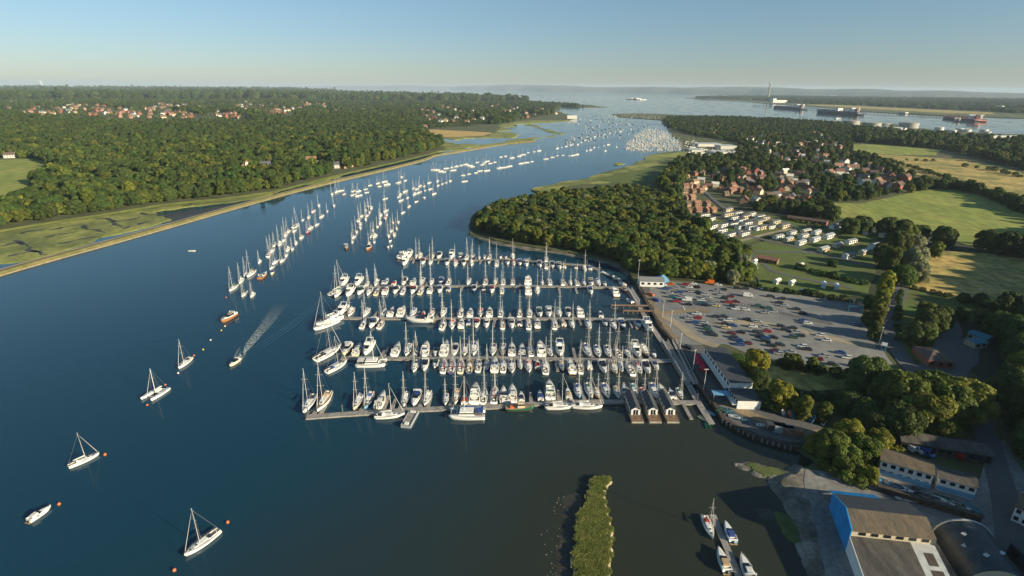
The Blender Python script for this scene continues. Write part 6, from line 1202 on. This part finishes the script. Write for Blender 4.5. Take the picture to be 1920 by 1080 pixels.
for i,(x,y,w_,h_,m) in enumerate([(1598,235,27,7,'tank_grey'),(1638,240,28,8,'tank_grey'),(1660,239,22,6,'tank_grey'),(1664,243,16,5,'tank_white'),(1686,246,26,5,'tank_white'),(1707,241,30,9,'tank_grey'),(1762,246,14,6,'tank_white'),(1786,250,14,5,'tank_white'),(1800,247,13,5,'tank_white'),(1814,248,14,4,'tank_white'),(1846,249,13,5,'tank_white'),(1853,252,10,4,'tank_white')]):
    a,b=P(x-w_/2,y),P(x+w_/2,y); R_=(b-a).length/2; c=(a+b)/2; h=h_/w_*2*R_*1.0; t=thing('storage_tank','%s round storage tank beside the estuary, %s from left'%('grey' if m=='tank_grey' else 'white',nth(i+1)),'storage tank',(c.x,c.y+R_*.4,1.2),0,'storage tanks of the oil depot'); mb=MB(); mb.tube((0,0,-1),(0,0,h),R_,n=28); mb.build('shell',[m],t); mb=MB(); mb.tube((0,0,h),(0,0,h+R_*.10),R_*1.0,R_*.1,28); mb.build('roof',[m],t); CLEAR.append((c.x,c.y,R_*1.3)); CLEAR.append((c.x,c.y-R_*1.2,R_*1.1))
px_block('depot_shed','long low pale depot shed on the right behind the tanks','shed',1820,1915,262,256.5,25,'render_white','canvas_white')
# boatyard of the big marina across the bend and its dense berths
for i,(x0,x1,yb,yt) in enumerate([(1308,1352,276,272),(1350,1380,281,276),(1296,1320,286,283),(1338,1368,290,287)]): px_block('boatyard_shed','pale roofed boatyard shed at the big marina, %s from left'%nth(i+1),'shed',x0,x1,yb,yt,30,'render_white','skylight_white'); q_=P((x0+x1)/2,yb-4); CLEAR.append((q_.x,q_.y,45))
A('berthed_hull',(.60,.59,.55),.35,var=.35,scale=.11)
def boat_mass(name,label,poly,n,seed,hd):
    r_=random.Random(seed); V=[];Fs=[];I=[]; mb=MB(); xs=[p[0] for p in poly]; ys=[p[1] for p in poly]; k=0
    while k<n:
        x=r_.uniform(min(xs),max(xs)); y=r_.uniform(min(ys),max(ys))
        if not inside((x,y),poly): continue
        p_=P(x,round(y*.55)/.55 if n>200 else y); L=r_.uniform(6.5,10); a=hd+r_.choice([0,math.pi])+r_.uniform(-.1,.1); c,s_=math.cos(a),math.sin(a); T=lambda X,Y,Z:(p_.x+X*c-Y*s_,p_.y+X*s_+Y*c,Z)
        w=L*.16; mb.add([T(-L/2,w*.8,0),T(-L/2,-w*.8,0),T(L*.1,-w,0),T(L/2,0,0),T(L*.1,w,0),T(-L/2,w*.8,1.1),T(-L/2,-w*.8,1.1),T(L*.1,-w,1.2),T(L/2,0,1.5),T(L*.1,w,1.2)],[(5,6,7,8,9),(0,1,6,5),(1,2,7,6),(2,3,8,7),(3,4,9,8),(4,0,5,9)],0)
        mb.add([T(-L*.2,w*.6,1.1),T(-L*.2,-w*.6,1.1),T(L*.2,-w*.5,1.1),T(L*.2,w*.5,1.1),T(-L*.2,w*.5,1.8),T(-L*.2,-w*.5,1.8),T(L*.15,-w*.4,1.7),T(L*.15,w*.4,1.7)],[(4,5,6,7),(0,1,5,4),(1,2,6,5),(2,3,7,6),(3,0,4,7)],0)
        if r_.random()<.5: mb.tube(T(.5,0,1),T(.3,0,L*1.35),.16,.11,4,1)
        if r_.random()<.5: mb.add([T(-L*.4,w*.5,1.85),T(-L*.4,-w*.5,1.85),T(-L*.1,-w*.5,1.9),T(-L*.1,w*.5,1.9)],[(0,1,2,3)],2)
        k+=1
    o=mb.build(name,['berthed_hull','alloy','canvas_blue']); return tag(o,label,'boats',None,'stuff')
boat_mass('berthed_boats','dense mass of berthed boats in the big marina across the bend',[(1167,281),(1180,264),(1195,250),(1215,240),(1235,242),(1252,250),(1268,262),(1288,282),(1250,283),(1210,283)],600,1,1.4)
boat_mass('berthed_boats','crowd of boats off the spit at the river mouth',[(1150,216),(1180,212),(1240,217),(1240,225),(1180,222),(1155,221)],110,2,1.2)
boat_mass('moored_boats','distant scatter of moored boats where the river opens',[(1060,226),(1120,212),(1160,218),(1200,228),(1225,236),(1180,256),(1140,262),(1060,272),(1040,268),(1110,244)],150,3,1.9)
boat_mass('stored_boats','boats laid up ashore in the yard of the big marina',[(1282,268),(1300,262),(1320,280),(1375,282),(1380,294),(1320,296),(1290,290)],120,4,.4)
# ============================================================ WOODS, HEDGES AND SINGLE TREES
def tp(k,x,y,s,label,sz=1,lm=None,cat='tree',group=None,name='tree'):
    p_=P(x,y,1.2); return tree(k,p_.x,p_.y,s,sz,label,group,1.2,name,cat,lm)
for (k,x,y,s,lab,sz,lm) in [
 ('bright',1412,708,1.0,'big round yellow green tree beside the marina office',1.15,None),('oak',1418,728,.75,'dark green tree just below the yellow green one by the office',1,'leaf_dark'),('bright',1458,768,.95,'large yellow green tree behind the small white end wall',1.1,None),('oak',1440,765,.62,'darker tree left of the second yellow green tree',1,'leaf_dark'),
 ('tall',1504,785,.66,'upright olive tree above the kayak track, left of the pair',1,None),('tall',1540,792,.6,'upright olive tree above the kayak track, right of the pair',1,None),('bright',1586,838,.85,'yellow green tree at the right end of the gravel track',1.1,None),('oak',1552,858,.85,'dark bushy tree on the shore below the quay end',1,'leaf_mid'),('round',1580,878,.8,'olive tree on the shore, second from the quay end',1,None),('round',1612,868,.9,'olive tree left of the boatyard office',1,None),('bright',1640,852,.85,'yellowish tree above the boatyard office corner',1,None),('round',1524,848,.62,'small olive tree overhanging the quay end',1,None),('shrub',1606,893,1.1,'low bush between shore trees and boatyard office',1,'leaf_yellow'),('tall',1632,907,.42,'slim bright tree beside the blue office plinth',1,'leaf_yellow'),('shrub',1680,856,1.0,'yellow green bush left of the white vans',1,'leaf_yellow'),
 ('oak',1622,742,1.36,'large dark tree with sunlit top at the left of the big clump',1,'leaf_dark'),('oak',1660,768,1.30,'dark tree in the big clump, left of centre',1,'leaf_dark'),('oak',1688,785,1.47,'broad green tree in the middle of the big clump',1,None),('oak',1730,770,1.36,'broad dark tree at the back of the big clump',1,None),('round',1724,808,1.42,'sunlit olive tree in the front of the big clump',1,None),('oak',1762,795,1.42,'green tree right of the middle of the big clump',1,None),('round',1795,790,1.53,'rounded sunlit tree at right end of the big clump',1,None),('oak',1680,820,1.06,'dark tree at the lower left of the big clump',1,'leaf_dark'),('round',1756,828,.9,'low olive tree in front of the long shed',1,None),('oak',1650,728,.8,'small dark tree beside the lane below the kiosk',1,'leaf_dark'),('tall',1718,730,.6,'slim dark tree beside the forecourt',1,'leaf_dark'),('oak',1590,778,.8,'dark tree between the gravel track and the big clump, left',1,'leaf_dark'),('oak',1618,798,.85,'dark tree between the gravel track and the big clump, right',1,'leaf_dark'),('oak',1640,815,.8,'dark tree behind the yellowish tree of the boatyard',1,'leaf_dark'),('oak',1700,748,.8,'dark tree between the lane and the big clump',1,'leaf_dark'),
 ('tall',1655,560,.95,'tallest bright tree of the row right of the car park',1.25,'leaf_yellow'),('tall',1645,590,.9,'second bright tree of the row right of the car park',1.15,'leaf_olive'),('tall',1640,615,.8,'third tree of the row right of the car park',1.05,'leaf_olive'),('tall',1636,637,.7,'nearest dark tree of the row right of the car park',1,'leaf_dark'),('oak',1632,580,.7,'dark tree on the car park side of the row',1,'leaf_dark'),('oak',1628,610,.6,'dark bush like tree at the car park corner',1,'leaf_dark'),
 ('willow',1710,480,1.1,'pale silvery willow, farthest of three',1.2,None),('willow',1712,510,1.2,'pale silvery willow, middle of three',1.2,None),('willow',1716,530,1.0,'pale silvery willow, nearest of three',1.1,None),('oak',1680,480,1.3,'dark tree left of the farthest willow',1.2,None),('oak',1665,505,1.2,'green tree left of the middle willow',1.1,None),('oak',1690,535,1.1,'green tree left of the nearest willow',1,None),('oak',1695,460,1.2,'tree behind the farthest willow',1.2,None),('dark',1650,490,1.0,'dark tree on the right edge of the caravan lawn',1,None),('tall',1752,485,.9,'olive tree right of the farthest willow',1,None),
 ('oak',1740,625,1.1,'dark round tree with sunlit top beside the lane',1,'leaf_dark'),('oak',1720,648,1.0,'dark tree at the bend of the lane',1,'leaf_dark'),('round',1735,595,.8,'sunlit bushy tree left of the dry field corner',1,None),('oak',1760,612,.9,'dark tree right of the lane bend',1,'leaf_dark'),('dark',1800,602,.6,'dark tree on the right of the forecourt, leftmost',1,None),('dark',1838,606,.65,'dark tree on the right of the forecourt, second',1,None),('dark',1868,612,.7,'dark tree on the right of the forecourt, third',1,None),('oak',1845,595,.8,'tree below the white post light',1,'leaf_dark'),('oak',1835,573,.6,'dark tree on the edge of the dry field, right one',1,'leaf_dark'),('oak',1805,568,.5,'dark tree on the edge of the dry field, left one',1,'leaf_dark'),
 ('oak',1590,440,1.2,'broad dark tree below the green field, leftmost',1,'leaf_dark'),('oak',1615,438,1.25,'broad dark tree below the green field, second',1,'leaf_dark'),('oak',1660,442,1.3,'broad dark tree below the green field, third',1,'leaf_dark'),('oak',1690,446,1.25,'broad dark tree below the green field, fourth',1,'leaf_dark'),('oak',1720,452,1.1,'broad dark tree below the green field, fifth',1,'leaf_dark'),('oak',1765,462,1.3,'broad dark tree below the green field, sixth',1,'leaf_dark'),('oak',1850,472,1.4,'broad dark tree by the field corner at right edge, left one',1,'leaf_dark'),('oak',1885,478,1.45,'broad dark tree by the field corner at right edge, middle one',1,'leaf_dark'),('oak',1915,482,1.4,'broad dark tree by the field corner at right edge, right one',1,'leaf_dark'),
 ('shrub',1480,690,1.5,'lone upright bush in the hedge of the car park',1.2,None),('tall',1520,697,.5,'small tree rising from the hedge of the car park',1,None),('shrub',1560,500,1.3,'round dark bush on the camping lawn',1,'leaf_dark')]:
    tp(k,x,y,s,lab,sz,lm)
def hedge(label,pts,step,s,k='shrub',seed=1,lm=None,name='hedge'):
    q_=[P(*a,1.2) for a in pts]; r_=random.Random(seed); V=[]
    for a,b in zip(q_,q_[1:]):
        n=max(1,int((b-a).length/step))
        for i in range(n): p_=a+(b-a)*(i+r_.uniform(.2,.8))/n; V.append((p_.x+r_.uniform(-.7,.7),p_.y+r_.uniform(-.7,.7),s*r_.uniform(.7,1.25),r_.uniform(.8,1.2),r_.uniform(0,6.28)))
    src=np.array([v.co[:] for v in KIND[k][0].vertices]).reshape(-1,4,3); g=np.random.default_rng(seed); out=[]
    for (x,y,sc,sz,ro) in V:
        n=min(len(src),1100); S_=src[g.choice(len(src),n,replace=False)].reshape(-1,3)*np.array([sc,sc,sc*sz]); c,s_=math.cos(ro),math.sin(ro); out.append(np.stack([S_[:,0]*c-S_[:,1]*s_+x,S_[:,0]*s_+S_[:,1]*c+y,S_[:,2]+1.2],1))
    o=obj(name,quads(name,np.concatenate(out),lm or 'leaf_mid')); return tag(o,label,'hedge')
hedge('long dark hedge along the near side of the car park',[(1440,679),(1480,690),(1530,699),(1590,712)],3.0,.9,seed=2,lm='leaf_dark'); hedge('hedge along the far side of the car park below the caravans',[(1408,536),(1440,547),(1505,553),(1560,562),(1620,570)],3.2,.8,seed=3,lm='leaf_dark')
hedge('hedge beside the lane right of the car park',[(1692,545),(1684,575),(1681,610),(1684,640)],3.2,.6,seed=4,lm='leaf_dark'); hedge('hedge across the camping lawn',[(1490,505),(1530,512),(1570,524),(1620,535)],3.4,.9,seed=5,lm='leaf_dark'); hedge('hedge in front of the garage row',[(1460,408),(1500,418),(1550,428)],4,.7,seed=6)
hedge('hedge between dry field and forecourt trees',[(1710,540),(1770,556),(1830,570),(1925,590)],3.6,.8,seed=7,lm='leaf_dark'); hedge('field hedge at the right edge above the dark trees',[(1795,352),(1840,364),(1885,385),(1925,402)],6,1.7,seed=8,lm='leaf_dark')
hedge('thick shrubs on the slope behind the marina office',[(1378,672),(1400,700),(1425,735),(1440,760)],3,1.0,seed=9,lm='leaf_dark'); hedge('brushwood along the shore below the boatyard trees',[(1530,870),(1570,893),(1625,915)],3,.9,seed=10,lm='leaf_mid'); hedge('bramble bank between field and clump',[(1450,735),(1520,745),(1585,752),(1610,770)],3.2,.9,seed=11,lm='leaf_dark')
hedge('gorse patches across the dry field',[(1690,300),(1730,303),(1760,302)],14,1.2,seed=12,lm='leaf_dark'); hedge('bushes in the dry field, right part',[(1800,312),(1850,318),(1920,335)],14,1.6,seed=13,lm='leaf_dark'); hedge('bushes between the two upper fields',[(1630,296),(1665,303),(1720,318),(1780,338)],9,1.5,seed=14,lm='leaf_dark')
# the wood on the point beside the marina: the nearest trees one by one, the rest as one mass
wood=[(892,421),(893,436),(908,440),(956,452),(1004,460),(1065,469),(1120,479),(1161,490),(1183,513),(1200,517),(1248,524),(1300,527),(1378,536),(1408,530),(1412,512),(1392,480),(1350,456),(1290,442),(1270,412),(1240,378),(1200,363),(1130,365),(1050,372),(985,384),(925,398)]
wg=PP(wood); wp=grid_pts(wg,5.9,seed=11); wp=[p for p in wp if clear_ok(p)]; wp.sort(key=lambda p:p[0]**2+p[1]**2); rw=random.Random(8)
WK=['oak','round','bright','tall','dark','oak','round','willow']; WW=[5,6,2,2,2,4,4,.6]
for i,p in enumerate(wp[:225]):
    k=rw.choices(WK,WW)[0]; t=tree(k,p[0],p[1],rw.uniform(.62,.92),rw.uniform(.85,1.15),'leafy tree in the dense wood on the point behind the marina','trees of the wood on the point',1.3)
SRC=[]; srcnames=['oak','round','dark','tall','willow','bright','conifer','shrub']
for o in bpy.data.objects:
    if o.type=='MESH' and o.name.startswith('crown'):
        for j,kn in enumerate(srcnames):
            if o.data==KIND[kn][0] and not any(a==j for a,_ in SRC): SRC.append((j,o))
have={j:o for j,o in SRC}
def need(kn,x,y,label):
    j=srcnames.index(kn)
    if j not in have:
        t=tp(kn,x,y,1.0,label); have[j]=[c for c in t.children if c.name.startswith('crown')][0]
need('conifer',1790,262,'dark tall conifer below the storage tanks'); need('shrub',1437,690,'bush at the left end of the car park hedge')
# object-level leaf overrides must not leak into the masses: use sources whose leaf is the pattern's own
SRC=[have[j] for j in range(len(srcnames))]
ix=srcnames.index
stuff_wood('woodland',[(p[0],p[1],1.3,rw.uniform(.62,.92),rw.uniform(.85,1.15),ix(rw.choices(WK,WW)[0])) for p in wp[225:]],SRC,'far part of the dense wood on the point behind the marina','wood')
def wood_mass(label,poly,step,smin,smax,kinds,seed,holes=(),z=1.2,name='woodland',zfun=None):
    r_=random.Random(seed); pts=[]
    for p in grid_pts(poly,step,holes,seed):
        if clear_ok(p): pts.append((p[0],p[1],(zfun(*p) if zfun else z),r_.uniform(smin,smax),r_.uniform(.8,1.2),ix(r_.choice(kinds))))
    return stuff_wood(name,pts,SRC,label,'wood')
K1=['oak','oak','round','dark','tall','oak','dark','bright','conifer']; K2=['oak','dark','dark','oak','round','conifer']
# right bank masses
wood_mass('trees between the wood on the point and the estate',PP([(1262,418),(1285,440),(1330,447),(1300,425),(1275,395),(1268,360),(1290,330),(1250,325),(1235,350),(1242,375)]),9,.8,1.15,K1,21)
wood_mass('trees of the waterside village and its gardens',PP([(1250,222),(1380,222),(1480,227),(1580,234),(1600,240),(1600,268),(1592,285),(1640,300),(1700,330),(1750,352),(1688,364),(1612,380),(1530,384),(1480,400),(1420,400),(1400,385),(1365,362),(1310,335),(1290,320),(1262,330),(1250,320),(1275,300),(1380,296),(1384,268),(1300,255),(1262,243),(1246,232)]),12.5,.5,.95,K2,22)
wood_mass('belt of trees between upper fields and storage tanks',PP([(1602,244),(1700,254),(1800,262),(1925,268),(2300,300),(2300,345),(1925,322),(1850,302),(1770,282),(1640,271),(1600,268)]),17,1.0,1.5,K2,23)
wood_mass('trees along the caravan park edge',PP([(1480,402),(1530,388),(1560,410),(1570,425),(1540,412),(1500,408)]),9,.8,1.1,K2,24)
wood_mass('hedgerow trees at the far side of the green field',PP([(1690,366),(1750,356),(1800,360),(1850,372),(1925,408),(2100,460),(2100,450),(1925,398),(1850,366),(1795,350),(1750,350),(1700,360)]),9,.7,1.1,K2,25)
wood_mass('tall wood at right edge beyond the yard',PP([(1875,690),(1890,650),(1930,625),(2200,640),(2300,800),(2000,850),(1925,880),(1885,830),(1872,800),(1862,760)]),8,.85,1.25,K2,26,zfun=lambda x,y:max(1.2,hill_z(x,y)))
wood_mass('trees between the forecourt and right edge',PP([(1870,590),(1930,600),(1930,640),(1860,640),(1850,620)]),8,.8,1.1,K2,27)
wood_mass('tall trees just right of the boatyard',[V2(160,-60),V2(225,-60),V2(235,120),V2(215,160),V2(190,130),V2(172,90),V2(160,60)],7.5,1.7,2.2,K2,29)
hw_=[V2(215,-230),V2(700,-230),V2(700,420),V2(450,420),V2(335,300),V2(240,200),V2(205,100),V2(200,20)]
wood_mass('wood on the hillside right of the picture',hw_,9.5,1.1,1.6,K2,28,zfun=hill_z)
# left bank masses
lw=PP([(-420,520),(-150,452),(0,427),(100,411),(200,396),(300,380),(400,370),(467,362),(520,354),(567,341),(640,322),(700,309),(760,295),(800,285),(815,279),(832,272),(806,264),(796,250),(790,244)])
def cut(poly,d0,d1):
    out=[]
    for k in range(33): a=math.radians(-58+(58+14)*k/32); out.append(V2(d0*math.sin(a),d0*math.cos(a)))
    for k in range(33): a=math.radians(14-72*k/32); out.append(V2(d1*math.sin(a),d1*math.cos(a)))
    return out
fld=[P(-220,298),P(0,298),P(72,297),P(96,313),P(92,333),P(72,344),P(60,354),P(72,372),P(20,386),P(-60,394),P(-220,402)]
land_l=lw+[P(835,240),P(880,238),P(935,233),P(990,224),P(1040,216),P(1036,208),P(1052,199.5),P(1095,200.5),P(940,189),P(840,184),P(740,181),P(640,176.5),P(565,171.5),V2(-9000,18000),V2(-30000,18000),V2(-3000,200)]
gf=[P(793,242),P(838,244),P(893,247),P(928,249),P(907,258),P(853,260),P(815,260)]
def band(label,d0,d1,step,smin,smax,kinds,seed):
    r_=random.Random(seed); ring=cut(None,d0,d1); pts=[]
    holes=(fld,gf)
    for p in grid_pts(ring,step,holes,seed):
        if math.sin(p[0]*.031+1.7*math.sin(p[1]*.017))*math.sin(p[1]*.023+1.3*math.sin(p[0]*.019))>.86: continue
        ok=clear_ok(p)
        if not ok and (d0<1000 or r_.random()<.35): continue
        if inside(p,land_l) and proj((p[0],p[1],8))[0]>-160: pts.append((p[0],p[1],1.2+gz(p),r_.uniform(smin,smax)*(1 if ok else .38),r_.uniform(.8,1.15),ix(r_.choice(kinds))))
    return stuff_wood('woodland',pts,SRC,label,'wood')
KL=['oak','oak','round','oak','tall','dark','round','oak','conifer','dark']
band('nearest broadleaf wood behind the salt marsh on the left bank',200,700,7.6,.7,1.4,KL,31)
band('middle of the left bank wood',700,1300,9.6,.85,1.5,KL,32)
band('upper part of the left bank wood below the towns',1300,2000,13,1.0,1.5,K2,33)
def gaps(seed):
    r_=random.Random(seed); return [(r_.uniform(-1,1),r_.uniform(0,1),r_.uniform(.02,.1)) for _ in range(30)]
band('trees among the far towns of the left bank',2000,4500,24,1.0,1.7,K2,34)
band('far wooded plain behind the towns',4500,9500,75,3.4,5.2,K2,35)
band('farthest wooded plain below the left horizon',9500,17500,150,5,7,K2,36)
# woods of the far shore
r_=random.Random(3); fs=PP([(1300,184.3),(1380,187),(1440,190),(1513,196),(1600,198),(1700,203),(1860,210),(1925,216),(2200,225),(2200,190),(1920,187.2),(1780,185.5),(1613,183.3),(1480,181.5),(1413,181.2),(1330,182.6)]); stuff_wood('woodland',[(p[0],p[1],2,r_.uniform(3.0,4.5),r_.uniform(.35,.5),ix(r_.choice(K2))) for p in grid_pts(fs,62,(),5)],SRC,'dark wood along the far shore of the estuary','wood')
# reeds on the near spit
g=np.random.default_rng(5); sp=[(p.x,p.y) for p in rough_line(PP(spit),.1,2)]; xs=[p[0] for p in sp]; ys=[p[1] for p in sp]; n=150000; pts=np.stack([g.uniform(min(xs),max(xs),n),g.uniform(min(ys),max(ys),n)],1)
path_ok=[inside((p[0]+.9*math.sin(p[1]*1.9)*math.sin(p[0]*2.3),p[1]),sp) and math.sin(p[0]*.9+p[1]*.35)*math.sin(p[1]*.7-p[0]*.4)<.93 for p in pts]; pts=pts[np.array(path_ok)]; n=len(pts); h=g.uniform(.5,1.0,n); a=g.uniform(0,6.283,n); w_=g.uniform(.05,.17,n); lean=g.normal(size=(n,2))*.28
V=np.zeros((n,4,3)); dx,dy=np.cos(a)*w_,np.sin(a)*w_; b0=np.stack([pts[:,0],pts[:,1],np.full(n,.3)],1)
V[:,0]=b0-np.stack([dx,dy,np.zeros(n)],1); V[:,1]=b0+np.stack([dx,dy,np.zeros(n)],1); tip=b0+np.stack([lean[:,0],lean[:,1],h],1); V[:,2]=tip+np.stack([dx,dy,np.zeros(n)],1)*.5; V[:,3]=tip-np.stack([dx,dy,np.zeros(n)],1)*.5
A('reed',(.34,.35,.11),.8,var=.3,scale=.5,col2=(.22,.27,.07),trans=.35); tag(obj('reeds',quads('reeds',V.reshape(-1,3),'reed')),'tall green and yellow reeds covering the near spit','reeds',None,'stuff')
# stones in the shallows
mb=MB(); rs_=random.Random(2)
for _ in range(70):
    x=rs_.choice([rs_.gauss(1058,16),rs_.gauss(1062,20),rs_.gauss(1050,12)]); y=rs_.uniform(930,1085); p_=P(x,y)
    if inside(p_,sp): continue
    mb.ball((p_.x,p_.y,0),rs_.uniform(.10,.24),6,4,sz=.6)
tag(mb.build('stones',['mud_pale']),'pale stones scattered in the shallows left of the reed spit','stones',None,'stuff')
# ============================================================ AIR
m=bpy.data.materials.new('haze_air'); m.use_nodes=True; t=m.node_tree; t.nodes.remove(t.nodes['Principled BSDF']); pv=t.nodes.new('ShaderNodeVolumePrincipled'); pv.inputs['Color'].default_value=(.66,.82,1,1); pv.inputs['Density'].default_value=HAZE; pv.inputs['Anisotropy'].default_value=.0; t.links.new(pv.outputs[0],t.nodes['Material Output'].inputs['Volume'])
G['haze_air']=m; mb=MB(); mb.box((0,22500,135),(94000,48000,276)); tag(mb.build('haze',['haze_air']),'thin pale blue evening haze over the whole estuary','haze',None,'stuff')
print('OBJECTS',len(bpy.data.objects))
